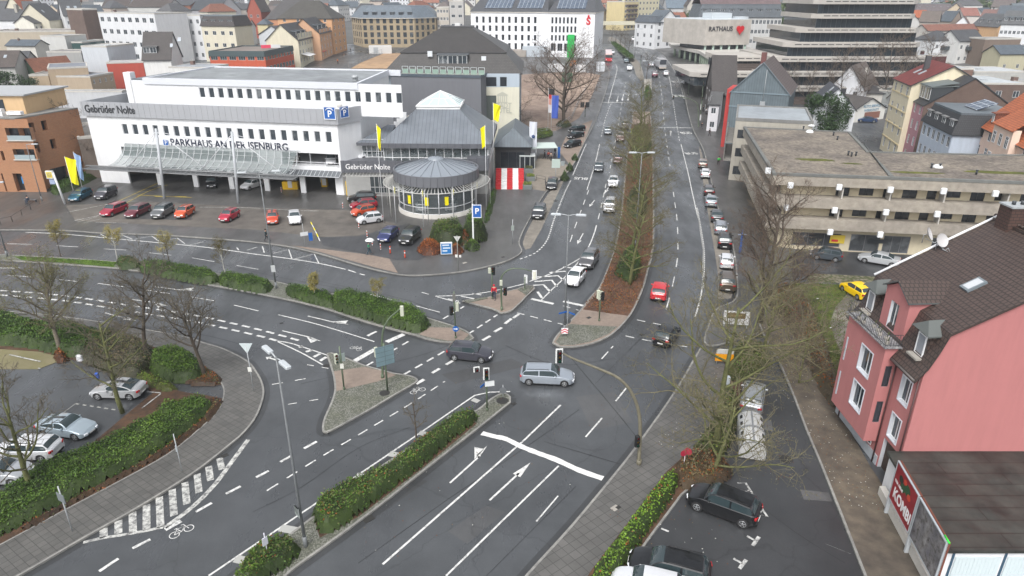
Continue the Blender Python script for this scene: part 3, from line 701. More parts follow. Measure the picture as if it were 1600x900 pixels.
    def chimney(s,x,y,w=.7,hh=1.3,mat=None,d=None):
        z=s.rz_at(x,y);mb=MB();d=d or w;mb.box(x-w/2,x+w/2,y-d/2,y+d/2,z-.8,z+hh,0);mb.box(x-w/2-.06,x+w/2+.06,y-d/2-.06,y+d/2+.06,z+hh,z+hh+.1,1)
        for k in(-.2,.2):mb.cyl((x+k*w,y),.1,z+hh+.1,z+hh+.35,8,1)
        mb.build('chimney',[mat or brickm((.16,.07,.05),(.12,.05,.04),(.2,.18,.16)),CONC],s.rf);return s
    def skylight(s,x,y,w=.8,l=1.2):
        k,r=s.kind,s.rise;z=s.rz_at(x,y)
        if k=='gableX':ax=(1,0,0);sl=math.atan2(r,s.D/2)*(1 if y<s.D/2 else-1);M=Matrix.Translation((x,y,z+.06))@Matrix.Rotation(sl,4,'X')
        elif k=='gableY':sl=math.atan2(r,s.W/2)*(-1 if x<s.W/2 else 1);M=Matrix.Translation((x,y,z+.06))@Matrix.Rotation(sl,4,'Y')@Matrix.Rotation(math.pi/2,4,'Z')
        else:M=Matrix.Translation((x,y,z+.1))
        mb=MB();mb.box(-w/2,w/2,-l/2,l/2,-.15,.06,0,M);mb.box(-w/2+.08,w/2-.08,-l/2+.08,l/2-.08,.06,.075,1,M)
        mb.build('skylight',[GALV,glassm((.32,.36,.40),.2)],s.rf);return s
    def dormer(s,x,w=1.6,hh=1.35,back=2.2,y=.5,z=None,wm=None,rm=None,nw=1,kind='shed',frame=None,side=0,ws='2'):
        """dormer on the front slope: box with window front at depth y"""
        z=(s.rz_at(x,y)if z is None else z);mb=MB();wm=wm or FRAMED;rm=rm or ZINC
        mb.box(x-w/2,x+w/2,y,y+back,z-.3,z+hh,0)
        if kind=='shed':slab(mb,[(x-w/2-.15,y-.25,z+hh+.05),(x+w/2+.15,y-.25,z+hh+.05),(x+w/2+.15,y+back+.8,z+hh+.3),(x-w/2-.15,y+back+.8,z+hh+.3)],.12,1)
        else:
            slab(mb,[(x-w/2-.15,y+back,z+hh-.05),(x-w/2-.15,y-.2,z+hh-.05),(x,y-.2,z+hh+w*.4),(x,y+back+.6,z+hh+w*.4)],.1,1)
            slab(mb,[(x+w/2+.15,y-.2,z+hh-.05),(x+w/2+.15,y+back,z+hh-.05),(x,y+back+.6,z+hh+w*.4),(x,y-.2,z+hh+w*.4)],.1,1)
            mb.poly([(x-w/2,y+.02,z+hh-.02),(x+w/2,y+.02,z+hh-.02),(x,y+.02,z+hh+w*.36)],0)
        dm=mb.build('dormer',[wm,rm],s.rf)
        ww=(w-.3)/nw-.12
        for k in range(nw):
            cx=x-w/2+.15+(k+.5)*(w-.3)/nw
            link('window',winmesh(ww,hh-.3,ws,frame),dm,(cx-ww/2,y-.02,z+.15))
        return s
    def band(s,z0,z1,mat,out=.04,sides=(0,1,2,3),name='fascia'):
        mb=MB()
        for i in sides:
            a=Vector(s.q[i]);b=Vector(s.q[(i+1)%4]);d=(b-a).normalized();n=Vector((d.y,-d.x))
            p=[a-d*out+n*out,b+d*out+n*out,b+d*out,a-d*out]
            mb.prism([(v.x,v.y)for v in p],z0,z1)
        mb.build(name,mat,s.root);return s
def at_top(A,B,ybase):
    """front wall ends from two eave pixels and the row where A's foot would be seen"""
    h=drop(A,ybase);return W(A[0],A[1],h),W(B[0],B[1],h),h
def rowhouse(label,A,B,ybase,D,roof,rise,wc,rc,front=(3,2),side1=None,side3=None,name='house',cat='house',group=None,win=(1.1,1.35),style='2',rm=None,frame=None,st=None,extras=(),wm=None,oh=.35,sill=.9,glass=None,trim=None,gmat=None):
    a,b,h=at_top(A,B,ybase);B_=Bld(name,label,cat,a,b,D,h,group)
    wm=wm or wallm(wc,.07);rm=rm or(tiles(rc)if roof!='flat' else grain(rc,.2,.6,.7,.1))
    spec={}
    for i,s_ in((0,front),(1,side1),(3,side3)):
        if s_:
            ln=B_.L(i);n_st=st or max(2.7,h/max(1,s_[1]));rows=s_[1];top=h-rows*n_st
            spec[i]=[o for o in grid(ln,s_[0],rows,min(win[0],ln/s_[0]*.75),win[1],max(top,.1),n_st,min(sill,n_st-win[1]-.25))]
    B_.walls(wm,spec,style=style,frame=frame,glass=glass)
    if roof=='flat':B_.roof('flat',rise,rm,.04,trim=trim or CONCL)
    else:B_.roof(roof,rise,rm,oh,gable=gmat or wm,trim=trim)
    for e in extras:
        getattr(B_,e[0])(*e[1:-1]if isinstance(e[-1],dict)else e[1:],**(e[-1]if isinstance(e[-1],dict)else{}))
    return B_
def fp(B_,px,py,yd=0.0):
    """local (x, z) where the sight line through a pixel meets the building's vertical plane y = yd"""
    o=Vector((0,0,CH));d=ray(px,py);r=B_.root.location
    n=Vector((B_.n.x,B_.n.y,0));p0=Vector((r.x,r.y,0))+n*yd
    t=(p0-o).dot(n)/d.dot(n);q=o+d*t
    return(Vector((q.x-r.x,q.y-r.y)).dot(B_.d),q.z-r.z)
# ================================================================ THE LARGE BUILDINGS
# ---- white parking garage
A,B=W(160,285),W(538,306);hh=14.05
PK=Bld('parking_garage','long white parking garage with grey fascia and glass canopy over its entrance','parking garage',A,B,26,hh,z=0)
h=hh;fb=h-2.35
def lp0(B_,px,py,h):p=W(px,py,h);v=Vector((p.x-B_.root.location.x,p.y-B_.root.location.y));return(v.dot(B_.d),v.dot(B_.n))
YS0=4.5;XR=PK.W+2.0;XB=PK.W-.3
wx0,wz1=fp(PK,189,191);wx1,_=fp(PK,516,196);n1=20;x9=PK.W
row=[(wx0+(wx1-wx0-1.0)*k/(n1-1),wx0+(wx1-wx0-1.0)*k/(n1-1)+1.0,8.75,10.5,'1')for k in range(n1)]
ox0=fp(PK,441,250)[0];ox1=fp(PK,529,250)[0]
bay=[x for x in(5.2,11.6,18.6,25.4,32.0,38.6,PK.W-.9)]
ops0=row+[(ox0,ox1,4.7,6.9)]
gf=[(bay[i]+.45,bay[i+1]-.45,0,3.4)for i in range(6)]
mb=MB()
wall_face(mb,(0,0),(PK.W,0),-.5,fb,ops0+gf+[(5.4,17,5.0,6.6),(17.4,31,5.0,6.6)],.35)
for p_,q_ in(((PK.W,0),(XR,YS0)),((XR,YS0),(XB,26)),((XB,26),(0,26)),((0,26),(0,0))):wall_face(mb,p_,q_,-.5,fb)
mb.box(.3,PK.W-1,.4,25.6,3.42,4.6);mb.box(.3,PK.W-1,.4,25.6,7.3,8.2)
for x in bay[1:-1]:
    for y in(7,14):mb.box(x-.35,x+.35,y,y+.7,-.2,3.42)
mb.box(.3,PK.W-.3,18,18.3,0,8)
mb.build('wall',[WHITE],PK.root)
put_windows(PK.root,(0,0),(PK.W,0),0,row,.2,'1')
mb=MB();mb.box(-.35,PK.W+.35,-.35,0,fb,h);mb.prism([(PK.W-.05,0),(PK.W+.35,-.35),(XR+.35,YS0),(XR-.05,YS0)],fb,h);mb.box(-.35,0,0,26,fb,h);mb.build('fascia',[grain((.35,.36,.38),.06,.4,.5)],PK.root);q=MB();wall_face(q,(XR,YS0),(XB,26),fb,h);q.build('side_wall',[WHITE],PK.root)
mb=MB();mb.prism([(0,0),(PK.W,0),(XR,YS0),(XB,26),(0,26)],h-1.75,h-1.65)
PK.rf=mb.build('roof',[grain((.20,.21,.215),.25,.5,.5)],PK.root)
mb=MB()
for i in range(44):x=i*PK.W/43;mb.box(x-.02,x+.02,-.38,-.352,fb+.02,h-.02)
mb.build('fascia_joints',[flat((.26,.27,.28),.5)],PK.root)
YS=YS0
ux0=fp(PK,228,140,YS)[0];ux1=XR;ut=fp(PK,400,126,YS)[1]-.1
mb=MB();a,b=(ux0,YS),(ux1,YS);wu0=fp(PK,238,145,YS)[0];wu1=fp(PK,545,148,YS)[0]
row2=[(wu0+(wu1-wu0-1.0)*k/20,wu0+(wu1-wu0-1.0)*k/20+1.0,ut-2.9,ut-1.25,'1')for k in range(21)]
wall_face(mb,a,b,h-1.7,ut,row2,.2)
for p,q in((b,(XB,25)),((XB,25),(ux0,25)),((ux0,25),a)):wall_face(mb,p,q,h-1.7,ut)
mb.box(ux0-6.5,ux0+.1,9,20,h-1.7,ut-.9);mb.box(ux0-7.6,ux0-6.2,9,10.3,h-1.7,ut+.4)
mb.build('penthouse_wall',[WHITE],PK.root);put_windows(PK.root,a,b,0,row2,.2,'1')
mb=MB();mb.prism([(ux0+.3,YS+.3),(ux1-.3,YS+.3),(XB-.3,24.7),(ux0+.3,24.7)],ut-.3,ut-.1,0)
for(x0,x1,y0,y1)in((ux0-.15,ux1+.15,YS-.2,YS+.3),(ux0-.15,ux1+.15,24.7,25.2),(ux0-.15,ux0+.3,YS+.3,24.7)):mb.box(x0,x1,y0,y1,ut-.9,ut+.12,1)
mb.prism([(ux1-.3,YS+.3),(ux1+.15,YS+.3),(XB+.15,24.7),(XB-.3,24.7)],ut-.9,ut+.12,1)
mb.box(ux0-6.4,ux0,9.1,19.9,ut-.9,ut-.7,2)
mb.build('roof',[grain((.17,.18,.185),.3,.35,.4,0,'OBJ',.3,(.30,.32,.33)),flat((.60,.62,.66),.5),ZINC],PK.root)
mb=MB();px_,pz_=ux1-2.2,ut;mb.lathe([(.001,.9),(.5,.75),(.62,.45),(.45,.4),(.45,-.2)],14,0,None,(px_,9,pz_));mb.build('roof_vent',[GALV],PK.root)
mb=MB();mb.lathe([(.001,.5),(.35,.4),(.42,.1),(.4,0)],12,0,None,(ux1-2,1.6,h+.1));mb.build('roof_vent',[CONCL],PK.root)
LETG=flat((.035,.037,.042),.45)
c0=fp(PK,174,172)[0];facetext('lettering','Gebrüder Nolte',1.75,LETG,(c0,-.40,(fb+h)/2),0,PK.root,True,.83)
t0,t1=fp(PK,266,218)[0],fp(PK,449,222)[0]
me=textmesh('PARKHAUS AN DER ISENBURG',1.75,flat((.02,.025,.05),.45),.03,True);wdt=me.vertices and(max(v.co.x for v in me.vertices)-min(v.co.x for v in me.vertices))
for v in me.vertices:v.co.x*=(t1-t0)/wdt
o=link('lettering',me,PK.root,((t0+t1)/2,-.03,7.65));o.rotation_euler=(math.pi/2,0,0)
def psign(parent,x,y,z,w,rz=0,roof=True,hgtf=1.0):
    mb=MB();mb.box(-w/2,w/2,-.06,.06,-w/2*hgtf,w/2*hgtf,0)
    for(a,b,c,d)in((-1,1,.9,1),(-1,1,-1,-.9),(-1,-.9,-.9,.9),(.9,1,-.9,.9)):mb.box(a*w/2,b*w/2,-.075,-.061,c*w/2*hgtf,d*w/2*hgtf,1)
    if roof:mb.tube([(-.33*w,-.08,.2*w),(-.2*w,-.08,.33*w),(0,-.08,.38*w),(.2*w,-.08,.33*w),(.33*w,-.08,.2*w)],.035*w,6,1)
    s_=mb.build('parking_sign',[BLUEP,flat((.8,.8,.8),.4)],parent,(x,y,z),rz)
    t=textmesh('P',w*(.72 if roof else .95),flat((.82,.82,.82),.4),.01,True);q=link('letter',t,s_,(0,-.075,-.08*w if roof else 0));q.rotation_euler=(math.pi/2,0,0);return s_
p0,p1=fp(PK,517,176),fp(PK,259,218)
psign(PK.root,p0[0],-.45,p0[1],2.0);psign(PK.root,PK.W+.95,1.0,p0[1],1.8,math.atan2(4.5,2.0));psign(PK.root,p1[0],-.1,7.65,1.0)
mb=MB();mb.box(ox0,ox1,.1,.16,5.35,5.42);mb.box(ox0,ox1,.1,.16,5.0,5.05)
for k in range(5):x=ox0+(ox1-ox0)*k/4;mb.box(x-.03,x+.03,.1,.16,4.7,6.9 if k==2 else 5.4)
mb.build('railing',[flat((.65,.66,.68),.4)],PK.root)
mb=MB();x0=fp(PK,438,270)[0]
mb.box(x0,PK.W,-1.3,-1.18,3.35,3.45);mb.quad((x0,-1.3,3.40),(PK.W,-1.3,3.40),(PK.W,0,4.1),(x0,0,4.1),1)
for k in range(16):x=x0+(PK.W-x0)*k/15;mb.tube([(x,-1.3,3.42),(x,0,4.15)],.05,5)
mb.build('strip_canopy',[flat((.45,.47,.49),.4),flat((.12,.13,.14),.3)],PK.root)
mb=MB()
for k in range(9):
    a=k/9;x=PK.W+2.2+5*a;z=7.5+5*a;mb.box(x,x+.72,12,12.3,z-1.4,z,0);mb.box(x,x+.72,12.3,26,z-1.2,z-1.0,1)
    mb.box(x,x+.72,12.02,12.28,-.5,4.6+4.6*a,0)
mb.build('ramp',[WHITE,CONC],PK.root)
cx0=fp(PK,152,275,-4.5)[0];cx1=fp(PK,448,280,-4.5)[0];mb=MB();gl=MB()
prof=[(-.1,7.2),(-1.0,6.2),(-2.1,5.3),(-3.4,4.75),(-4.9,4.5)]
nr=24
for k in range(nr+1):
    x=cx0+3+(cx1-cx0-3)*k/nr;mb.tube([(x+.9*(1-(p[1]-4.5)/2.7),p[0],p[1])for p in prof],.06,6)
for j in range(len(prof)):mb.tube([(cx0+3,prof[j][0],prof[j][1]+.02),(cx1+.6,prof[j][0],prof[j][1]+.02)],.035,5)
for j in range(len(prof)-1):
    gl.quad((cx0+3,prof[j][0],prof[j][1]-.08),(cx1,prof[j][0],prof[j][1]-.08),(cx1,prof[j+1][0],prof[j+1][1]-.08),(cx0+3,prof[j+1][0],prof[j+1][1]-.08))
CN=thing('glass_canopy','long curved glass canopy with white ribs in front of the white parking garage','canopy',PK.root.location,PK.rz)
mb.build('rib',[flat((.48,.50,.51),.4)],CN)
gm=bpy.data.materials.new('canopy_glass');gm.use_nodes=True;b_=gm.node_tree.nodes['Principled BSDF'];b_.inputs['Base Color'].default_value=(.22,.26,.26,1);b_.inputs['Alpha'].default_value=.5;b_.inputs['Roughness'].default_value=.2
gl.build('glass',[gm],CN)
mb=MB()
for z in(3.75,4.35):mb.tube([(cx0-1,-5.2,z),(cx1+2,-5.2,z)],.13,6)
mb.tube([(cx0-1,-6.2,4.0),(cx1+2,-6.2,4.0)],.07,6)
n2=42
for k in range(n2):
    x=cx0-1+(cx1-cx0+3)*k/n2;x2=cx0-1+(cx1-cx0+3)*(k+1)/n2
    mb.tube([(x,-5.2,3.75),(x2,-5.2,4.35)],.035,4);mb.tube([(x,-5.2,4.35),(x,-6.2,4.0),(x,-5.2,3.75)],.03,4)
mb.box(cx0-1,cx1+2,-6.15,-3.9,3.98,4.02,1)
mb.build('lattice_beam',[flat((.20,.205,.21),.5),flat((.13,.135,.14),.5)],CN)
for bpx,tpx in(((259,321),(235,186)),((374,328),(353,178))):
    x,_=fp(PK,bpx[0],bpx[1],-7.6);xt,zt=fp(PK,tpx[0],tpx[1],-6.4);zt=min(zt,11.2)
    mb=MB();mb.tube([(x,-7.6,0),(x,-6.2,zt)],.22,10);mb.build('mast',[flat((.40,.42,.44),.45)],CN)
    mb=MB()
    for dx in(-7.5,7.5):
        mb.tube([(x,-6.3,zt-.4),(x+dx,-5.2,4.3)],.06,5);mb.tube([(x,-6.3,zt-.4),(x+dx*.8,-.1,7.6)],.045,5)
    mb.build('tie_rod',[flat((.6,.61,.63),.4)],CN)
# ---- car showroom with rotunda
sA,sB=W(540,306),W(770,318)
SH=Bld('car_showroom','glass car showroom with grey metal pyramid roof and round front hall','showroom',(sA.x+.4,sA.y-.5),(sA.x+28.5,sA.y-1.4),18,7.2,z=0)
GREYM=brickm((.115,.12,.135),(.105,.11,.125),(.05,.05,.06),1.2,40,.03,.45,.2,0,0);SROOF=brickm((.15,.17,.195),(.14,.16,.185),(.075,.085,.1),.62,60,.035,.4,.4,0,0)
DGL=glassm((.05,.06,.065),.1)
SGL=bpy.data.materials.new('clear_glazing');SGL.use_nodes=True;b_=SGL.node_tree.nodes['Principled BSDF'];b_.inputs['Base Color'].default_value=(.16,.19,.20,1);b_.inputs['Alpha'].default_value=.45;b_.inputs['Roughness'].default_value=.05  # base colour lightened to stand in for sky reflected in the glass
r=SH.root;sx0,_=fp(SH,600,240,2);sx1=fp(SH,762,240,2)[0]
mb=MB();wall_face(mb,(0,.1),(8.6,.1),-.5,4.3,[(4.2,8.2,.9,3.2)],.2);wall_face(mb,(sx0,2),(sx1,2),-.5,8.6,[(.3,sx1-sx0-.3,5.1,8.4)],.2)
wall_face(mb,(sx1,2),(sx1,18),-.5,8.6,[],.2);wall_face(mb,(8.6,.1),(8.6,2),-.5,6)
mb.build('wall',[grain((.34,.34,.33),.08,.8,.7)],r)
mb=MB();mb.box(2.4,sx1-.2,4.2,13,5.12,5.22,0);mb.box(sx0+.1,sx1-.2,2.25,4.2,5.12,5.22,0);mb.box(2.4,sx1-.2,13,13.1,5.2,8.5,1);mb.build('interior',[flat((.35,.33,.30),.4),flat((.30,.30,.29),.8)],r)
mb=MB();mb.box(-.5,9.5,-.25,.12,4.1,6.0);mb.box(sx1-3.2,sx1+.3,-.4,2,4.6,6.6);mb.box(-.4,9.2,.1,5.8,5.5,5.7);mb.build('fascia',[GREYM],r)
facetext('lettering','Gebrüder Nolte',1.2,flat((.8,.8,.8),.4),(3.9,-.29,5.05),0,r,False,.92)
def curtain(parent,a,b,z0,z1,n,mats=(FRAME,SGL),hz=(.33,),name='glazing'):
    a=Vector(a);b=Vector(b);L=(b-a).length;mb=MB();M=Matrix.Translation((a.x,a.y,0))@Matrix.Rotation(math.atan2((b-a).y,(b-a).x),4,'Z')
    v=[M@Vector(p)for p in((0,0,z0),(L,0,z0),(L,0,z1),(0,0,z1))];mb.add(v,[(0,1,2,3)],1)
    for k in range(n+1):x=L*k/n;mb.box(x-.045,x+.045,-.07,.02,z0,z1,0,M)
    for f in(0,1,*hz):z=z0+(z1-z0)*f;mb.box(0,L,-.065,.02,z-.05,z+.05,0,M)
    return mb.build(name,list(mats),parent)
curtain(r,(sx0,1.9),(sx1,1.9),5.0,8.5,12);curtain(r,(sx1+.1,2),(sx1+.1,16),4.8,8.5,9);curtain(r,(4.0,0),(8.4,0),.7,3.6,6,(flat((.4,.4,.4),.5),DGL));curtain(r,(2.2,3.8),(sx0,3.8),5.8,8.7,5)
mb=MB();ex0,ex1,ey0,ey1=sx0-.5,sx1+.6,1.2,19.5;ez=8.6;kx,kz=5.4,4.6
cxm=(ex0+ex1)/2;cym=(ey0+ey1)/2;w2,d2=(ex1-ex0)/2,(ey1-ey0)/2;f=.40
E4=[(ex0,ey0,ez),(ex1,ey0,ez),(ex1,ey1,ez),(ex0,ey1,ez)];T4=[(cxm+sx*w2*f,cym+sy*d2*f,ez+kz)for sx,sy in((-1,-1),(1,-1),(1,1),(-1,1))]
for i in range(4):slab(mb,[E4[i],E4[(i+1)%4],T4[(i+1)%4],T4[i]],.2,0,1)
for i in range(4):
    a,b=Vector(E4[i]),Vector(E4[(i+1)%4]);d=(b-a).normalized();n=Vector((d.y,-d.x,0));p=[a+n*.05-d*.05,b+n*.05+d*.05,b-n*.2,a-n*.2];mb.prism([(v.x,v.y)for v in p],ez-.75,ez-.02,1)
mb.build('roof',[SROOF,GREYM],r)
mb=MB();ap=Vector((cxm,cym,ez+kz+2.5));q=[Vector(t)+Vector((0,0,.45))for t in T4]
for i in range(4):
    a,b=q[i],q[(i+1)%4];mb.add([a,b,ap],[(0,1,2)],1);mb.tube([a,ap],.12,6);mb.tube([a,b],.16,6)
    for k in(1,2,3):m=a.lerp(b,k/4);mb.tube([m,ap.lerp(m,abs(k-2)*.5+.02)if k!=2 else ap],.05,5)
    mb.tube([a.lerp(ap,.5),b.lerp(ap,.5)],.05,5)
for i in range(4):
    a,b=Vector(T4[i]),Vector(T4[(i+1)%4]);up=Vector((0,0,.5));mb.quad(a,b,b+up,a+up,0)
mb.build('roof_lantern',[flat((.78,.79,.79),.4),flat((.42,.55,.56),.15)],r)
mb=MB();slab(mb,[(1.6,2.6,8.4),(sx0+.4,2.6,8.4),(sx0+.8,9,10.2),(5.6,9,10.2)],.5,0,1);mb.build('link_roof',[SROOF,GREYM],r)
RC=Vector((-11.6,103.0));rl=Vector((RC.x-r.location.x,RC.y-r.location.y));rc=Vector((rl.dot(SH.d),rl.dot(SH.n)))
RT=Matrix.Translation((rc.x,rc.y,0));nseg=40
mb=MB();mb.lathe([(6.05,-.3),(6.05,.75),(5.9,.78)],nseg,0,RT,smooth=True);mb.build('plinth',[CONCL],r)
mb=MB();mb.lathe([(6.0,4.86),(.01,4.86)],nseg,0,RT);mb.lathe([(5.8,.25),(.01,.25)],nseg,1,RT)
for k in range(14):
    a=math.pi*(.04+.92*k/14);a2=math.pi*(.04+.92*(k+1)/14);mb.quad(RT@Vector((5.2*math.cos(a),5.2*math.sin(a),.2)),RT@Vector((5.2*math.cos(a2),5.2*math.sin(a2),.2)),RT@Vector((5.2*math.cos(a2),5.2*math.sin(a2),4.85)),RT@Vector((5.2*math.cos(a),5.2*math.sin(a),4.85)),0)
mb.build('interior',[flat((.20,.20,.19),.8),flat((.30,.28,.25),.3)],r)
mb=MB();mb.lathe([(5.85,.7),(5.85,4.8)],nseg,1,RT)
for k in range(18):
    a=2*math.pi*k/18;x,y=5.9*math.cos(a),5.9*math.sin(a);mb.tube([RT@Vector((x,y,.7)),RT@Vector((x,y,4.8))],.09,5)
for z in(.8,1.8,3.9):mb.tube([RT@Vector((5.93*math.cos(2*math.pi*k/40),5.93*math.sin(2*math.pi*k/40),z))for k in range(41)],.05,5)
mb.build('glazing',[FRAME,SGL],r)
mb=MB();mb.lathe([(6.5,5.0),(6.5,6.55),(6.3,6.55),(6.3,6.25)],nseg,0,RT,smooth=False)
for k in range(40):a=2*math.pi*k/40;mb.tube([RT@Vector((6.53*math.cos(a),6.53*math.sin(a),z))for z in(5.0,6.53)],.018,4,1)
mb.build('rotunda_fascia',[flat((.135,.14,.155),.4),flat((.05,.05,.06),.5)],r)
mb=MB()
for k in range(24):
    a,b=2*math.pi*k/24,2*math.pi*(k+1)/24
    v=lambda rr,aa,z:RT@Vector((rr*math.cos(aa),rr*math.sin(aa),z))
    mb.quad(v(6.3,a,6.3),v(6.3,b,6.3),v(1.2,b,7.75),v(1.2,a,7.75),0);mb.tube([v(6.3,a,6.33),v(1.2,a,7.8)],.03,4,1)
mb.lathe([(1.25,7.7),(1.15,8.0),(.1,8.2)],20,0,RT);mb.tube([RT@Vector((0,0,8.1)),RT@Vector((0,0,9.1))],.05,5)
mb.build('rotunda_roof',[flat((.21,.235,.265),.35),flat((.12,.135,.155),.4)],r)
mb=MB()
for k in range(60):
    a=math.pi*(-1.12+1.24*k/59);v=lambda rr,z:RT@Vector((rr*math.cos(a),rr*math.sin(a),z));mb.tube([v(6.5,4.95),v(8.1,4.55)],.055,4)
for rr,z in((8.1,4.55),):mb.tube([RT@Vector((rr*math.cos(a),rr*math.sin(a),z))for a in[math.pi*(-1.12+1.24*k/40)for k in range(41)]],.07,5)
for k in range(5):a=math.pi*(-1.05+.27*k);mb.tube([RT@Vector((8.2*math.cos(a),8.2*math.sin(a),z))for z in(0,4.7)],.06,6)
for k in range(16):x=.4+k*.55;mb.tube([(x,-.2,4.1),(x,-1.6,3.85)],.05,4)
mb.tube([(0,-1.6,3.85),(9,-1.6,3.85)],.06,5)
mb.build('sun_louvres',[flat((.42,.42,.40),.45)],r)
for k in(0,1,2):a=math.radians(-125+28*k);mb=MB();mb.box(-.28,.28,-.02,.02,0,1.25);mb.build('yellow_poster',[YEL],r,(rc.x+6.05*math.cos(a),rc.y+6.05*math.sin(a),2.2),a+math.pi/2)
mb=MB();mb.bbox(-.55,.55,-.15,.15,0,2.5,.05);o=tag(mb.build('advertising_pillar',[flat((.75,.48,.0),.4)],None,tuple(W(547,306))),'yellow upright pillar board beside the round glass showroom','sign')
# ---- grey block with hotel behind
HB=at_top((610,115),(751,118),232)
GB=Bld('grey_block','plain grey rendered block with a glass railed roof terrace','building',HB[0],HB[1],9,HB[2],z=0)
GB.walls(wallm((.155,.16,.175),.05));GB.band(GB.h-.5,GB.h+.05,flat((.07,.09,.11),.5),.12);mb=MB();mb.box(0,GB.W,0,9,GB.h-.2,GB.h-.1);mb.build('terrace_deck',[flat((.25,.25,.22),.8)],GB.root)
mb=MB();mb2=MB();x=fp(GB,628,112)[0];k=0
while x<GB.W-.3:
    for xx in(x,x+1.25):mb.tube([(xx,.3,GB.h),(xx,.3,GB.h+1.5)],.045,5)
    mb.tube([(x,.3,GB.h+1.5),(x+1.25,.3,GB.h+1.5)],.045,5);mb2.box(x,x+1.25,.28,.32,GB.h+.1,GB.h+1.0);x+=1.62
gm2=bpy.data.materials.new('rail_glass');gm2.use_nodes=True;b_=gm2.node_tree.nodes['Principled BSDF'];b_.inputs['Base Color'].default_value=(.35,.5,.42,1);b_.inputs['Alpha'].default_value=.5;b_.inputs['Roughness'].default_value=.15
rr=mb.build('terrace_railing',[flat((.5,.55,.56),.4)],GB.root);mb2.build('glass',[gm2],rr)
HO=Bld('hotel','cream hotel with tall dark mansard roof and lettering on its side wall','hotel',(GB.root.location.x-1.5,GB.root.location.y+4),(1.6,GB.root.location.y+3.2),26,GB.h-.2,z=0)
CRM=wallm((.66,.64,.52),.06);hx,_=fp(HO,752,150,-2)
HO.walls(wallm((.33,.38,.42),.06),{1:grid(26,6,4,1.3,1.5,.5,3.4)},glass=GLASSD)
mb=MB();z1=fp(HO,780,136,-2)[1];mb.box(hx,HO.W,-2,.02,-.5,z1,0);mb.box(hx-.01,HO.W+.01,-2.01,0,z1,HO.h,1)
mb.build('stair_wall',[CRM,flat((.40,.46,.52),.7)],HO.root)
for(a,b,c,d)in((755,775,121,134),(782,791,121,134),(755,775,150,187)):
    x0,z1=fp(HO,a,c,-2);x1,z0=fp(HO,b,d,-2);mb=MB();mb.box(x0,x1,-2.08,-2.0,z0,z1,0);mb.box(x0-.1,x1+.1,-2.05,-2.0,z0-.1,z1+.1,1);mb.build('window',[flat((.10,.115,.105),.25)if d==187 else GLASSD,FRAMED],HO.root)
for t,py in(('STADT',165),('HOTEL',173)):
    x,z=fp(HO,785,py,-2);facetext('lettering',t,1.5,flat((.45,.45,.38),.6),(x,-2.05,z),0,HO.root,True,.85)
mb=MB();x,z=fp(HO,785,153,-2)
for dx in(-.9,-.45,0,.45,.9):mb.box(x+dx-.1,x+dx+.1,-2.05,-2.0,z-.8,z+.4)
mb.box(x-1.1,x+1.1,-2.05,-2.0,z+.4,z+.65);mb.box(x-1.1,x+1.1,-2.05,-2.0,z-1.05,z-.85);mb.add([(x-1.1,-2.04,z+.7),(x+1.1,-2.04,z+.7),(x,-2.04,z+1.3)],[(0,1,2)]);mb.build('emblem',[flat((.45,.45,.38),.6)],HO.root)
DT=tiles((.062,.058,.056),.5,.34,.4,.25)
ZT=HO.h;mb=MB();W_,D_=HO.W,26
def ring(i,z):return[(-.6+i,-1.4+i,z),(W_+.6-i,-1.4+i,z),(W_+.6-i,D_+.6-i,z),(-.6+i,D_+.6-i,z)]
r0,r1,r1b,r2=ring(0,ZT),ring(4.0,ZT+4.2),ring(3.4,ZT+4.0),ring(11.5,ZT+8.6)
for i in range(4):
    j=(i+1)%4;slab(mb,[r0[i],r0[j],r1[j],r1[i]],.2,0,1);slab(mb,[r1b[i],r1b[j],r2[j],r2[i]],.25,0,1)
cxh,cyh=W_/2,12.6;mb.box(r2[0][0]-.3,r2[1][0]+.3,r2[0][1]-.3,r2[2][1]+.3,ZT+8.3,ZT+8.8,1)
HO.rf=mb.build('roof',[DT,flat((.05,.05,.052),.5)],HO.root);HO.kind,HO.rise,HO.rz0='flat',0,ZT
HO.dormer(HO.W*.5,6.5,2.6,4.0,.4,ZT+1.0,nw=3,rm=flat((.09,.10,.11),.5),ws='2',wm=FRAMED)
mb=MB();mb.box(-.6,.6,-.5,.5,0,.6);mb.build('rooftop_unit',[flat((.6,.6,.6),.5)],HO.rf,(cxh,cyh,ZT+8.8))
mb=MB();mb.box(-.35,.35,-.03,.03,0,.9);
for px_ in(672,756):
    x,z=fp(HO,px_,84 if px_==672 else 92,1.2);q=MB();q.box(x-.5,x+.5,.9,1.2,z-.55,z+.55);q.build('skylight',[flat((.62,.65,.68),.3)],HO.rf)
mb=MB();a,b=W(772,263),W(828,262)
ER=Bld('entrance_hall','low slate roofed entrance hall with black portal beside the hotel','entrance hall',(a.x+.2,a.y),(b.x,a.y-.3),17,4.2,z=0)
ER.walls(flat((.03,.03,.032),.6),{0:[(1,ER.W-1,.2,3.2)]},glass=GLASSD,frame=FRAMED,style='3');ER.roof('hip',3.0,ZINC,.4)
mb=MB();c0_,c1_=W(774,297),W(819,297);w_=c1_.x-c0_.x;
for j in range(12):
    for k in range(5):mb.box(w_*k/5,w_*(k+1)/5,.5*j,.5*j+.5,-.1 if j else-.05,.02+.20*j,1 if k%2==0 else 0)
mb.build('carpet_steps',[flat((.7,.7,.7),.7),flat((.48,.03,.035),.8)],None,(c0_.x,c0_.y,.135));tag(bpy.context.scene.objects['carpet_steps'],'red and white striped carpet before the black hotel portal','carpet')
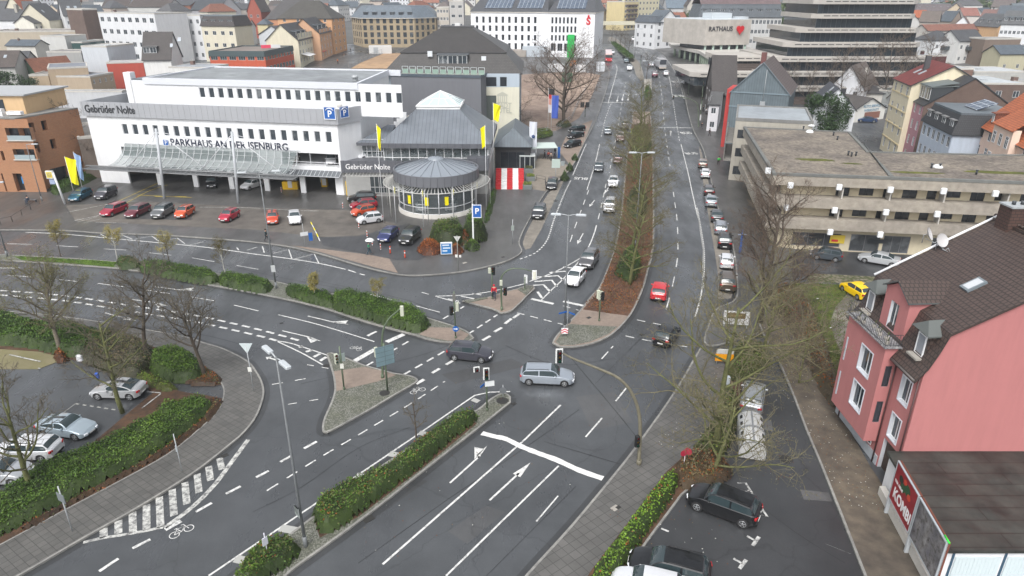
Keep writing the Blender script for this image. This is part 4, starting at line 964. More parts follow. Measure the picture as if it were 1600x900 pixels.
# ---- brown-orange brick building at the left edge
bA,bB=W(-75,300),W(56,301);hb=hgt((56,301),186)
OR=Bld('brick_building','orange brick corner building with recessed balconies and yellow penthouse','building',bA,bB,16,hb,z=0,skew=0)
ob=brickm((.44,.19,.085),(.36,.15,.07),(.30,.22,.15),.28,.09,.012,.85,.3,0,.5,0,'UV',.12)
bc=W(148,276);lx=Vector((bc.x-OR.root.location.x,bc.y-OR.root.location.y));OR.q[2]=(lx.dot(OR.d),lx.dot(OR.n));OR.q[3]=(0,lx.dot(OR.n))
def ow(a,b,c,d):x0,z1=fp(OR,a,b);x1,z0=fp(OR,c,d);return(x0,x1,z0,z1)
fo=[ow(7,200,51,219)+('3',),ow(0,236,9,251)+('2',),ow(19,233,57,249)+('3',),ow(1,271,12,299)+('1',),ow(19,271,41,299)+('1',),ow(-30,236,-12,251)+('2',),ow(-30,271,-8,299)+('1',)]
l1=OR.L(1);so=[(l1*.12,l1*.12+1.5,hb-2.6,hb-1.0),(l1*.36,l1*.36+1,hb-2.6,hb-1.0),(l1*.12,l1*.12+1.4,hb-5.9,hb-4.2),(l1*.42,l1*.42+1.0,hb-5.9,hb-4.2),(l1*.3,l1*.3+3.4,.2,3.2),(l1*.72,l1*.72+1.8,.2,3.2)]
OR.walls(ob,{0:fo,1:so},rev=.9,frame=FRAMED,glass=GLASSD)
mb=MB();mb.prism([(p[0],p[1])for p in OR.q],hb-.1,hb+.15);OR.rf=mb.build('roof',[grain((.22,.22,.21),.2,.5,.7)],OR.root)
mb=MB()
for x in[i*.5 for i in range(int(OR.W*2))]:mb.box(x,x+.03,.2,.23,hb+.15,hb+1.1)
mb.box(0,OR.W,.18,.25,hb+1.1,hb+1.16);mb.build('railing',[GALV],OR.root)
for o_ in fo[:1]+fo[2:3]:
    mb=MB();mb.box(o_[0]+.1,o_[1]-.1,-.12,-.06,o_[2],o_[2]+.75,0);mb.box(o_[0]-.15,o_[1]+.15,-.2,.5,o_[2]-.16,o_[2],1);mb.build('balcony',[flat((.3,.36,.38),.2),CONCL],OR.root)
px1,pz=fp(OR,44,186,4);mb=MB();mb.box(0,px1,4,15,hb+.1,hb+3.1,0);mb.box(-.3,px1+.6,3.6,15.5,hb+3.1,hb+3.35,1)
mb.build('penthouse',[wallm((.62,.43,.24),.05),flat((.36,.37,.38),.5)],OR.root)
mb=MB();mb.box(px1-4.5,px1-3.4,3.93,4,hb+.6,hb+2.5);mb.build('door',[GLASS],OR.root)
mb=MB();mb.box(-.5,.5,-.4,.4,0,1.1);mb.box(1.2,3.6,-.4,.4,.2,.75);mb.build('terrace_furniture',[flat((.75,.75,.76),.5)],OR.root,(px1+1.5-4.5,2.2,hb+.15))
mb=MB();x,z=fp(OR,35,283);mb.box(x-.6,x+.6,-.02+.7,.02+.7,z-.6,z+.6);mb.build('window_notice',[flat((.02,.25,.6),.4)],OR.root)
a,b=W(102,268),W(141,283)
BW=Bld('brick_annex','dark grey brown annex between the orange brick corner and the white garage','building',(a.x,a.y+8),(b.x-1,b.y+1),9,7.5,z=0)
BW.walls(brickm((.20,.15,.12),(.17,.125,.10),(.2,.18,.16)),{0:[(BW.W*.35,BW.W*.62,.2,4.2,'1'),(BW.W*.7,BW.W*.9,.2,4.2,'1')]},glass=GLASSD,frame=FRAMED);BW.roof('flat',.2,grain((.3,.28,.25),.2,.5,.8),.05,trim=CONCL)
# ================================================================ ARCADE BUILDING ON THE RIGHT
hA=hgt((1290,397),275);a,b=W(1208,272,hA),W(1600,286,hA);b=a+(b-a)*1.35
AR=Bld('arcade_building','long concrete terrace block with gravel roof and open balconies over ground floor shops','apartment block',a,b,20,hA,z=0)
def lp(B_,px,py,h):p=W(px,py,h);v=Vector((p.x-B_.root.location.x,p.y-B_.root.location.y));return(v.dot(B_.d),v.dot(B_.n))
P0,P1=(0,0),(AR.W,0);P2=(AR.W,lp(AR,1573,243,hA)[1]+1);P3=lp(AR,1573,243,hA);P4=lp(AR,1357,238,hA);P5=lp(AR,1328,207,hA);P6=lp(AR,1162,199,hA)
out=[P0,P1,P2,P3,P4,P5,P6]
def inset(poly,d):
    n=len(poly);r=[]
    for i in range(n):
        p,a,b=Vector(poly[i]),Vector(poly[i-1]),Vector(poly[(i+1)%n]);e1=(p-a).normalized();e2=(b-p).normalized()
        n1=Vector((-e1.y,e1.x));n2=Vector((-e2.y,e2.x));m=(n1+n2);k=m.dot(n1);q=p+m*(d/max(.3,k));r.append((q.x,q.y))
    return r
COR=grain((.335,.30,.25),.22,1.2,.9,.2);CREAM=wallm((.60,.53,.38),.06)
mb=MB()
for z0,z1 in((hA-1.35,hA),(hA-4.15,hA-2.85),(hA-6.95,hA-5.6)):mb.prism(out,z0,z1)
mb.build('balcony_band',[COR],AR.root)
inn=inset(out,1.7);w0=Vector(inn[0]);w1=Vector(inn[1]);Lw=(w1-w0).length
R2=random.Random(4);ops=[]
for lv,(z0,zt)in enumerate(((hA-2.85,1.45),(hA-5.6,1.4))):
    x=6.5 if lv==0 else 6.2
    while x<Lw-2:
        for k,(w,s_,hh_)in enumerate(((1.6,-.15,1.35),(1.7,.15,1.1),(1.1,-.6,2.0),(1.7,-.1,1.35),(1.1,-.6,2.0),(1.6,.3,1.0))):
            if x+w>Lw-.5:break
            ops.append((x,x+w,z0-.02+max(s_,0),min(z0+1.42,z0+max(s_,0)+hh_),'2' if w>1.3 else '1'));x+=w+1.15
shop=[(2.2,8.2,.5,2.35,'3'),(9.4,13.0,.1,2.4,'2'),(13.4,16.6,.1,2.4,'3'),(19.2,25.2,.4,2.4,'4'),(26,29,.1,2.4,'2'),(30,36,.4,2.4,'4')]
mb=MB();wall_face(mb,w0,w1,-.4,hA-.5,ops+[s for s in shop if s[1]<Lw],.15)
for i in range(1,7):wall_face(mb,inn[i],inn[(i+1)%7],-.4,hA-.5)
AR.wall=mb.build('wall',[CREAM],AR.root)
put_windows(AR.root,w0,w1,0,ops,.15,'2',FRAMED,GLASSD);put_windows(AR.root,w0,w1,0,[s for s in shop if s[1]<Lw],.15,'3',flat((.16,.16,.17),.5),glassm((.06,.065,.07),.3))
ls=(Vector(inn[6])-Vector(inn[0])).length
so=grid(ls,8,1,1.4,1.3,hA-2.85,2.8,.05)+grid(ls,8,1,1.4,1.3,hA-5.6,2.8,.05)
put_windows(AR.root,inn[6],inn[0],0,so,-.08,'2',FRAMED,GLASSD)
for x in(8.6,14.2,20.4,27.5,34):
    for z0 in(hA-2.85,hA-5.6):mb=MB();mb.box(x,x+.15,.3,1.75,z0,z0+1.45);mb.build('partition',[CONCL],AR.root)
mb=MB();mb.prism(inset(out,.35),hA-.2,hA+.02,0)
rf=mb.build('roof',[grain((.17,.145,.115),.45,2.2,.95,.5,'OBJ',.09,(.32,.275,.22))],AR.root)
mb=MB();ii=inset(out,.38);oo=inset(out,-.06)
for i in range(7):
    j=(i+1)%7;mb.prism([oo[i],oo[j],ii[j],ii[i]],hA-.15,hA+.16)
q=[lp(AR,1350,226,hA),lp(AR,1358,238,hA),lp(AR,1396,277,hA),lp(AR,1388,276,hA)];mb.prism([q[0],q[3],q[2],q[1]],hA+.03,hA+.2)
mb.build('roof_edge',[grain((.15,.155,.145),.2,1,.7)],rf)
for i,(px_,py_)in enumerate(((1267,197),(1465,262),(1265,207))):
    x,y=lp(AR,px_,py_,hA);mb=MB();mb.lathe([(.6,0),(.6,.15),(.35,.35),(.001,.42)],14);mb.build('dome_light',[flat((.7,.72,.72),.3)],rf,(x,y,hA+.03))
for px_,py_ in((1325,243),(1255,203),(1302,212),(1308,219),(1330,245),(1337,244),(1455,263),(1468,263),(1525,273)):
    x,y=lp(AR,px_,py_,hA);mb=MB();mb.cyl((0,0),.12,0,.5,8);mb.cyl((0,0),.18,.5,.6,8);mb.build('vent_pipe',[FRAMED],rf,(x,y,hA+.03))
mb=MB();k=0
mos=leafm((.10,.11,.03),.4,.95)
for px_,py_,rx,ry in((1275,250,2.6,.9),(1430,270,3.2,.6),(1560,270,4.5,.8),(1330,256,1.4,.5)):
    x,y=lp(AR,px_,py_,hA);pts=[(x+rx*math.cos(t)*R2.uniform(.75,1.15),y+ry*math.sin(t)*R2.uniform(.75,1.15))for t in[i*math.pi/9 for i in range(18)]];mb.poly([(p[0],p[1],hA+.032+k*.001)for p in pts]);k+=1
o=mb.build('moss',[mos],rf);o['kind']='stuff'
for px_,py_ in((1235,289),(1311,292),(1391,296),(1474,298),(1555,302),(1229,324),(1304,328),(1384,331),(1464,334),(1297,362),(1375,366),(1200,266)):
    x,z=fp(AR,px_,py_,-.15);mb=MB();mb.bbox(-.32,.32,-.3,.12,-.35,.35,.06);mb.build('lamp_box',[flat((.7,.72,.74),.4)],AR.root,(x,-.15,z))
mb=MB();x,z=fp(AR,1372,377,1.7);mb.box(x-1.2,x+1.2,1.6,1.68,z-.25,z+.3);mb.build('shop_sign',[FRAMED],AR.root)
mb=MB();x,z=fp(AR,1308,374,1.7);mb.box(x-.9,x+.9,1.6,1.67,z-.5,z+.6,0);mb.box(x-.7,x+.1,1.59,1.6,z-.3,z,1);mb.build('shop_sign',[flat((.65,.48,.05),.5),REDP],AR.root)
a,b,h=at_top((1150,186),(1271,192),282);LK=Bld('cream_building','narrow cream street building with grey flat roof left of the gravel roofed block','building',a,b,16,h,z=0)
LK.walls(wallm((.40,.375,.32),.12),{0:grid(LK.W,5,3,1.4,1.5,.3,3.2),3:grid(16,5,3,1.4,1.5,.3,3.2)},glass=GLASSD,frame=FRAMED);LK.roof('flat',.25,grain((.32,.35,.37),.2,.5,.5),.05,trim=grain((.2,.2,.19),.2,1))
mb=MB()
for z in(3.4,6.6):mb.box(-1.3,0,.5,15,z,z+.25);mb.box(-1.35,-1.2,.5,15,z+.25,z+1.2)
mb.build('balcony',[grain((.23,.22,.2),.2,1)],LK.root)
# ================================================================ PINK HOUSE, BOTTOM RIGHT
PINK=wallm((.445,.175,.17),.05);TB=brickm((.085,.058,.048),(.07,.048,.04),(.028,.02,.018),.30,.34,.04,.55,.9,0,.5,0,'UV',.18)
xw,xb,yn,yf=26.0,25.0,37.4,46.4;ze=8.7
PH=thing('pink_house','tall pink house with brown tiled roof, dormers and chimney at the lower right','house',(xw,yn,0))
def PL(x,y):return(x-xw,y-yn)
Wd=17.0;RXm=8.7;RZ=16.3;MZ=11.8;MX=.9
bn,bf=40.3-yn,45.6-yn
mb=MB()
front=[(.8,1.9,5.2,7.0),(.8,1.9,2.9,4.4)]
flen=yf-yn
def fo_(y0,y1,z0,z1):return(flen-(y1-yn),flen-(y0-yn),z0,z1)
fops=[fo_(38.2,39.3,5.9,7.7),fo_(38.3,39.4,2.9,4.7),fo_(38.0,39.6,0,2.5)]
wall_face(mb,(0,flen),(0,0),-.3,ze,fops,.28,0,2)
bops=[(.9,2.4,5.9,7.7),(.9,2.4,3.1,4.8)]
bl=bf-bn
b_ops=[(bl-(42.0-40.3)-1.1,bl-(42.0-40.3)+.45,6.1,8.0),(bl-(42.0-40.3)-1.1,bl-(42.0-40.3)+.45,3.2,5.1)]
wall_face(mb,(xb-xw,bf),(xb-xw,bn),1.7,9.2,b_ops,.28,0,2);wall_face(mb,(xb-xw,bn),(0,bn),1.7,9.2,[(.3,.75,6.2,7.8),(.3,.75,3.3,5.0)],.1,0,2);wall_face(mb,(0,bf),(xb-xw,bf),1.7,9.2)
mb.quad((xb-xw,bn,1.7),(xb-xw,bf,1.7),(0,bf,1.7),(0,bn,1.7));mb.box(xb-xw,0,bn,bf,9.2,9.3,1)
gp=[(0,0,-.3),(Wd,0,-.3),(Wd,0,ze),(Wd-MX,0,MZ),(RXm,0,RZ),(MX,0,MZ),(.35,0,ze+1.1),(0,0,ze)]
mb.poly(gp);mb.poly([(p[0],flen,p[2])for p in gp][::-1]);wall_face(mb,(Wd,0),(Wd,flen),-.3,ze)
PHW=mb.build('wall',[PINK,CONC,flat((.56,.58,.62),.7)],PH)
mb=MB();mb.box(-.06,0,2.4,flen,-.3,.75);mb.build('plinth',[grain((.40,.43,.46),.12,1,.8)],PH)
def surround(y,z0,z1,w,x):
    mb=MB();t=.09;mb.box(x-.03,x,y-w/2-t,y-w/2,z0-t,z1+t);mb.box(x-.03,x,y+w/2,y+w/2+t,z0-t,z1+t);mb.box(x-.03,x,y-w/2,y+w/2,z1,z1+t);mb.box(x-.05,x,y-w/2,y+w/2,z0-t,z0)
    mb.build('window_surround',[flat((.62,.65,.70),.6)],PH)
FW=[(0,38.2,39.3,5.9,7.7),(0,38.3,39.4,2.9,4.7)]
for x,y0,y1,z0,z1 in FW:
    wo=link('window',winmesh(y1-y0,z1-z0,'2'),PH,(x+.24,y1-yn,z0),-math.pi/2);surround((y0+y1)/2-yn,z0,z1,y1-y0,x)
for o in b_ops:
    y1=bf-o[0];y0=bf-o[1];wo=link('window',winmesh(y1-y0,o[3]-o[2],'2'),PH,(xb-xw+.24,y1,o[2]),-math.pi/2);surround((y0+y1)/2,o[2],o[3],y1-y0,xb-xw)
for z0,z1 in((6.2,7.8),(3.3,5.0)):link('window',winmesh(.45,z1-z0,'1',FRAMED),PH,(xb-xw+.3,bn+.06,z0));
for z0,z1 in((5.6,7.5),(2.6,4.6)):mb=MB();mb.box(xb-xw-.04,xb-xw-.005,bf-.55,bf-.4,z0,z1);mb.build('glass_strip',[flat((.5,.55,.6),.3)],PH)
for y0,z0,z1 in((43.2,.9,2.4),(40.9,.9,1.6)):
    wo=link('window',winmesh(1.3,z1-z0,'2'),PH,(-.01,y0-yn+1.3,z0),-math.pi/2)
mb=MB();mb.box(.28,.34,.6,2.2,0,2.5,0);mb.build('door',[grain((.05,.03,.022),.2,2,.5)],PH)
mb=MB();y0,y1=-.18,flen+.3
sk=[(-.55,ze-.25),(.12,ze+.75),(.55,ze+1.9),(MX,MZ),(RXm,RZ)]
for(xa,za),(xc,zc)in zip(sk,sk[1:]):slab(mb,[(xa,y1,za),(xa,y0,za),(xc,y0,zc),(xc,y1,zc)],.16,0,1)
for(xa,za),(xc,zc)in zip(sk,sk[1:]):slab(mb,[(Wd-xa,y0,za),(Wd-xa,y1,za),(Wd-xc,y1,zc),(Wd-xc,y0,zc)],.16,0,1)
PR=mb.build('roof',[TB,flat((.05,.035,.03),.6)],PH)
mb=MB();mb.tube([(MX-.1,y1+.05,MZ+.05),(RXm,y1+.05,RZ+.1)],.09,5);mb.build('verge_trim',[flat((.75,.76,.78),.4)],PR)
mb=MB()
for k in range(26):yk=y0+(y1-y0)*k/25;mb.tube([(RXm,yk,RZ+.02),(RXm,yk+.36,RZ+.06)],.13,6)
mb.build('ridge_tiles',[TB],PR)
mb=MB();mb.box(RXm-.75,RXm+.75,flen-1.8,flen-.5,RZ-1.2,RZ+1.25,0);mb.box(RXm-.82,RXm+.82,flen-1.87,flen-.43,RZ+1.25,RZ+1.36,1)
for k in(-.3,.3):mb.cyl((RXm+k,flen-1.15),.13,RZ+1.36,RZ+1.6,10,2)
mb.build('chimney',[brickm((.085,.045,.035),(.07,.038,.03),(.03,.02,.018),.4,.22,.02),GALV,FRAMED],PR)
for px_,py_,rot in((1450,366,.9),(1470,376,.25)):
    mb=MB();M=Matrix.Rotation(math.radians(62),4,'X');mb.lathe([(.001,.0),(.22,.02),(.40,.08),(.50,.15)],22,0,M);mb.lathe([(.50,.155),(.40,.085),(.22,.03),(.001,.01)],22,0,M)
    arm=MB();arm.tube([(0,.1,-.35),(0,-.55,-.55),(0,-.75,-.3)],.025,6);arm.tube([(0,.05,0),(0,.25,-.1),(0,.25,-.75)],.03,6);arm.tube([(-.12,-.4,-.5),(.12,-.9,-.6),(0,-.75,-.3)],.018,5)
    d=ray(px_,py_);
    t=30
    for _ in range(400):
        q=Vector((0,0,CH))+d*t
        xx=q.x-xw;zz=MZ+(xx-MX)*(RZ-MZ)/(RXm-MX)
        if q.z<zz+.75:break
        t+=.1
    sdish=thing('satellite_dish','pale grey satellite dish on brown tiles, %s'%('turned side on' if rot>.5 else 'facing the camera'),'satellite dish',q,rot,'satellite dishes on the tiled roof')
    mb.build('reflector',[flat((.46,.45,.45),.5)],sdish);arm.build('bracket',[GALV],sdish)
def on_slope(x):return MZ+(x-MX)*(RZ-MZ)/(RXm-MX)
sl=-math.atan2(RZ-MZ,RXm-MX)
mb=MB();M=Matrix.Translation((3.9,3.3,on_slope(3.9)+.1))@Matrix.Rotation(sl,4,'Y');mb.box(-.65,.65,-.42,.42,-.1,.08,0,M);mb.box(-.5,.5,-.3,.3,.08,.1,1,M);mb.build('skylight',[flat((.16,.19,.21),.5),flat((.50,.52,.54),.25)],PR)
def pdorm(yc,wd,x0=.02,top=2.25,flare=True):
    mb=MB();z=ze+.5
    mb.box(x0+.25,2.6,yc-wd/2,yc+wd/2,z,z+top,0)
    e=.32;zz=z+top
    q=[(x0-.1,yc-wd/2-e,zz-.15),(x0-.1,yc+wd/2+e,zz-.15),(3.2,yc+wd/2+e,zz+.05),(3.2,yc-wd/2-e,zz+.05)]
    ap=[(x0+.3,yc,zz+.55),(3.6,yc,zz+.75)]
    slab(mb,[q[0],q[3],ap[1],ap[0]][::-1],.1,1);slab(mb,[q[2],q[1],ap[0],ap[1]][::-1],.1,1);mb.add([q[0],q[1],ap[0]],[(0,2,1)],1)
    dm=mb.build('dormer',[TB,flat((.095,.105,.10),.5)],PR)
    link('window',winmesh(wd-.35,1.5,'1',FRAME,glassm((.25,.27,.30),.2)),dm,(x0+.2,yc+wd/2-.17,z+.35),-math.pi/2)
    mb=MB();mb.box(x0-.25,x0+.24,yc-wd/2+.05,yc+wd/2-.05,z+.2,z+.32);mb.build('window_box',[CONC],dm)
pdorm(1.35,1.25);pdorm(8.0,1.2)
mb=MB();wall_face(mb,(.15,6.3),(.15,3.3),9.2,12.4,[(.9,1.9,9.6,11.6)],.2,0,2);mb.quad((.15,3.3,9.2),(3.4,3.3,9.2),(3.4,3.3,12.4),(.15,3.3,12.4));mb.quad((3.4,6.3,9.2),(.15,6.3,9.2),(.15,6.3,12.4),(3.4,6.3,12.4))
mb.build('roof_bay',[PINK,CONC,flat((.56,.58,.62),.7)],PR);link('window',winmesh(1.0,2.0,'2'),PR,(.33,5.4,9.6),-math.pi/2)
mb=MB();slab(mb,[(-.1,4.8,12.4+.9),(-.1,3.1,12.35),(5.0,3.1,12.35+.15),(5.0,4.8,13.2)],.1,0,1);slab(mb,[(-.1,6.5,12.35),(-.1,4.8,13.3),(5.0,4.8,13.2),(5,6.5,12.5)],.1,0,1);mb.add([(.14,3.3,12.3),(.14,6.3,12.3),(.14,4.8,13.15)],[(0,2,1)],2)
mb.build('bay_roof',[TB,flat((.09,.10,.10),.5),PINK],PR)
mb=MB();bx=xb-xw-.15
for(p,q)in(((bx,bn-.1),(bx,bf+.1)),((bx,bn-.1),(-.1,bn-.1)),((bx,bf+.1),(-.1,bf+.1))):
    n=26 if p[0]==q[0]else 6
    for k in range(n+1):x=p[0]+(q[0]-p[0])*k/n;y=p[1]+(q[1]-p[1])*k/n;mb.tube([(x,y,9.3),(x,y,10.2)],.014,4)
    for z in(9.45,10.2):mb.tube([(p[0],p[1],z),(q[0],q[1],z)],.022,5)
mb.build('balcony_railing',[FRAMED],PH)
mb=MB();mb.prism([(bx-.05,bn-.2),(-.02,bn-.2),(-.02,bf+.2),(bx-.05,bf+.2)],9.22,9.33);mb.build('balcony_deck',[grain((.24,.23,.22),.5,9,.9,0,'OBJ',.3,(.5,.5,.5))],PH)
mb=MB();rr3=random.Random(3)
for k in range(7):x=rr3.uniform(bx+.15,-.2);y=bn+.3+k*.62;mb.lathe([(.12,9.33),(.16,9.55),(.02,9.56)],8,0,None,(x,y,0));mb.tube([(x,y,9.5),(x+.1,y,9.9)],.03,4,1)
mb.build('plant_pots',[CONC,leafm((.06,.08,.03))],PH)
for y_,x_ in((bn-.12,-.1),(bf+.12,-.1),(.12,-.1)):mb=MB();mb.tube([(x_,y_,ze+.1),(x_,y_,0)],.055,8);mb.build('drain_pipe',[flat((.07,.03,.03),.5)],PH)
mb=MB();mb.tube([(-.62,-.15,ze-.2),(-.62,bn-.2,ze-.2)],.08,8);mb.tube([(-.62,bf+.2,ze-.2),(-.62,flen+.3,ze-.2)],.08,8);mb.build('gutter',[flat((.10,.09,.085),.5)],PH)
GR=thing('garage_block','low garages with stained dark flat roof and white doors beside the pink house','garages',(24.05,28.8,0))
def gsk(y):return 1.15*y/8.55
mb=MB();mb.prism([(0,0),(13,0),(13,8.55),(1.15,8.55)],-.2,2.8);mb.build('wall',[WHITE],GR)
mb=MB();mb.prism([(-.25,-.25),(13.2,-.25),(13.2,8.57),(.9,8.57)],2.8,3.0)
stain=brickm((.062,.066,.058),(.052,.056,.05),(.030,.026,.022),7.0,1.05,.04,.7,.15,0,.5,.35,'UV',.72)
mb.build('roof',[stain],GR)
for k in range(4):mb=MB();x=.5+k*2.9;mb.box(x,x+2.55,-.06,0,0,2.35,0);[mb.box(x+.02+i*.21,x+.06+i*.21,-.075,-.06,.05,2.3,0)for i in range(12)];mb.build('garage_door',[flat((.58,.66,.68),.5)],GR)
for k in range(4):mb=MB();x=.3+k*2.9;mb.box(x,x+.12,-.05,0,0,2.6,0);mb.build('door_post',[flat((.04,.09,.14),.5)],GR)
def billboard(label,y0,y1,poster):
    t=thing('billboard',label,'billboard',(23.05+(y0-27.9)*.15,y0,0),-.15)
    L_=y1-y0;mb=MB();mb.box(0,.14,0,L_,4.12,4.2,0);mb.box(0,.14,0,L_,1.36,1.42,0);mb.box(0,.14,0,.06,1.42,4.12,0);mb.box(0,.14,L_-.06,L_,1.42,4.12,0);mb.box(.1,.24,0,L_,1.35,4.2,1)
    mb.build('frame',[flat((.36,.39,.41),.4),flat((.16,.05,.03),.7)],t)
    mb=MB();mb.box(0,.2,L_-.14,L_+.02,0,1.35);mb.build('post',[flat((.45,.48,.50),.4)],t)
    M=Matrix.Rotation(-math.pi/2,4,'Z')
    mb=MB();mb.quad((.02,L_-.1,1.42),(.02,.1,1.42),(.02,.1,4.12),(.02,L_-.1,4.12));po=mb.build('poster',[poster],t);return t,po,L_
bt,po,L_=billboard('red billboard poster reading KOMBI in white on the street wall by the pink house',31.6,34.9,grain((.30,.012,.022),.25,.8,.4))
me=textmesh('KOMBI',1.02,flat((.8,.8,.8),.5),.004,True,off=.03);o=link('lettering',me,po,(.008,L_/2-.15,2.15));o.rotation_euler=(math.pi/2,0,-math.pi/2);o.scale=(.86,1,1)
me=textmesh('DER NEUE',.26,flat((.8,.8,.8),.5),.004,True);o=link('lettering',me,po,(.008,L_-.9,2.95));o.rotation_euler=(math.pi/2,0,-math.pi/2)
mb=MB()
for y,z,r,m_ in((1.3,3.45,.42,0),(1.9,3.2,.36,0),(1.75,3.72,.22,1),(.95,3.2,.25,1),(2.3,3.5,.3,2)):mb.poly([(.012-.001*m_,y-r*math.cos(a),z+r*.8*math.sin(a))for a in[k*math.pi/8 for k in range(16)]],m_)
mb.build('motif',[flat((.02,.08,.03),.6),flat((.55,.06,.03),.6),flat((.015,.03,.02),.6)],po)
bt,po,L_=billboard('bare weathered billboard with torn paper, nearest the camera',27.9,31.5,grain((.055,.035,.028),.6,2.6,.9,0,'OBJ',.5,(.40,.39,.38)))
mb=MB();mb.tube([(.11,-.1,4.26),(.11,.5,4.26)],.05,6);mb.build('marker',[flat((.02,.6,.05),.5)],bt)
mb=MB();mb.prism([(23.35,28),(23.75,28),(24.95,36.6),(24.55,36.6)],-.1,.75);tag(mb.build('street_wall',[CONCL]),'low concrete wall under the billboards','wall')
# ================================================================ TOWN BEHIND
SL=(.085,.088,.095);SLB=(.10,.125,.15);BRN=(.085,.065,.055);RED=(.36,.10,.05);ORG=(.48,.14,.05);GRF=(.27,.28,.285);MAU=(.20,.15,.15)
WH=(.66,.67,.68);CR=(.62,.58,.46);BE=(.45,.39,.30);YE=(.60,.48,.24);OR_=(.58,.33,.19);BRK=brickm((.17,.075,.05),(.14,.06,.042),(.2,.17,.14),.25,.08)
BRKD=brickm((.13,.075,.055),(.11,.062,.048),(.17,.14,.12),.25,.08)
RH=rowhouse;tg='town houses in the background'
# -- upper left
b1=RH('long white office block with three rows of wide blue grey windows',(152,18),(241,23),92,13,'flat',.15,WH,GRF,(8,4),name='office_block',cat='office block',win=(2.2,1.7),group='white office blocks',extras=[('chimney',3,5,.8,.8)])
RH('white office block with small separate windows beside the block of wide windows',(242,23),(312,24),92,12,'flat',.15,WH,GRF,(7,4),name='office_block',cat='office block',win=(1.1,1.5),group='white office blocks')
bb=RH('cream house with dark mansard roof and four dormers beside the white offices',(314,40),(366,41),96,11,'mansard',3.4,CR,(.06,.05,.048),(4,3),win=(1.5,1.4));[bb.dormer(bb.W*(k+.5)/4,1.8,1.5,1.2,.25,bb.h+.5)for k in range(4)]
RH('narrow dark slate and brick house end beside the long white office block',(128,15),(151,14),92,12,'flat',.3,(.05,.05,.055),GRF,None,wm=BRKD,win=(1.2,1.2))
RH('white gabled house with dark roof and two bright roof windows',(100,24),(131,23),80,14,'gableX',6.5,WH,SL,(3,3),side3=(2,2),extras=[('skylight',2.5,3,1,1.6),('skylight',5,3,1,1.6),('chimney',8,6)])
RH('beige house with long dark roof behind the flat beige roofs',(76,31),(100,28),80,12,'gableX',6.0,CR,SL,(3,2),side3=(2,2),extras=[('skylight',3,3)])
RH('white house with dark roof at the far upper left edge',(-25,30),(48,31),78,13,'gableX',7,WH,SL,(4,2),extras=[('chimney',14,3,1.2,2.4,CONC),('skylight',3,3)])
RH('house with steep red tiled roof running down to the right',(49,29),(75,27),78,15,'gableX',8.5,CR,RED,(4,3),extras=[('skylight',4,4)])
RH('white house with ornate windows below the steep red roof',(52,36),(80,33),82,8,'gableX',2.5,(.72,.70,.62),SL,(4,3))
RH('low beige commercial building with a wide flat roof',(-20,50),(132,48),92,16,'flat',.3,BE,(.20,.18,.165),(9,1),name='commercial_building',cat='building',win=(1.0,1.0),extras=[('chimney',8,5,1,.8)])
RH('small white annex with shallow dark grey roof',(9,70),(54,71),116,6,'gableX',1.6,(.55,.53,.48),SLB,None,extras=[('chimney',3,2.5,.5,.5)])
RH('plain white rooftop block with a single dark door',(62,56),(101,57),106,10,'flat',.2,(.55,.55,.53),GRF,(1,1),name='building',cat='building',win=(.9,2.2))
RH('dark green glazed pavilion with sloping grey glass roof',(111,66),(128,66),108,14,'flat',.2,(.04,.08,.075),(.25,.30,.31),None,name='pavilion',cat='pavilion',wm=glassm((.03,.07,.065),.2))
RH('light grey windowless box building with a pale roof dome',(126,72),(166,73),132,13,'flat',.2,(.52,.55,.58),(.50,.50,.48),None,side1=(2,1),name='building',cat='building',win=(.8,2.2),extras=[('skylight',5,5,2,2)])
RH('grey concrete wall like building beside the light grey box',(72,81),(126,81),124,9,'flat',.2,(.36,.36,.35),(.22,.21,.2),None,name='building',cat='building')
gh=RH('green gabled house with orange and brown tiled roof',(35,113),(58,116),140,12,'gableY',4.2,(.07,.13,.07),(.26,.10,.055),(2,1),extras=[('skylight',1.5,4)])
RH('tan windowless building with dark flat roof edge above the yellow hedge corner',(74,108),(136,103),158,15,'flat',.15,(.40,.31,.215),(.20,.215,.24),None,name='building',cat='building')
RH('lower tan building with a parapet left of the taller tan block',(45,118),(75,117),152,12,'flat',.25,(.42,.33,.23),(.25,.24,.22),None,name='building',cat='building')
RH('tan side building with a row of tiny windows next to the red office',(141,122),(176,111),158,12,'flat',.15,(.40,.32,.23),(.22,.235,.26),(4,2),name='building',cat='building',win=(.7,1.1))
RH('dark roofed house at the left edge below the white annex',(-20,104),(22,103),150,10,'gableX',4,(.4,.4,.38),BRN,None,extras=[('skylight',4,3)])
RH('dark roofed house between the white annex and the green gable',(14,96),(40,95),140,9,'gableX',2.6,(.4,.4,.38),SL,None)
RH('low white garden wall building with grey coping behind the brick corner block',(53,143),(190,142),186,3,'flat',.1,(.50,.51,.52),GRF,None,name='building',cat='building')
dh=RH('white house with black steep roof and a double dormer behind the garage',(223,92),(266,91),150,11,'gableX',7.0,(.68,.68,.66),(.055,.045,.042),(4,1),side1=(1,1),extras=[('skylight',9.8,3.8,1,1.4),('skylight',7.7,2.6,.8,1.2)])
dh.dormer(dh.W*.27,dh.W*.52,1.9,3.6,1.1,dh.h+1.3,nw=2,rm=flat((.12,.12,.12),.6))
RH('low dark flat roofed building with a black balcony side',(263,104),(326,106),158,10,'flat',.1,(.62,.62,.60),(.30,.32,.34),None,name='building',cat='building',extras=[('chimney',3,7,1,1)])
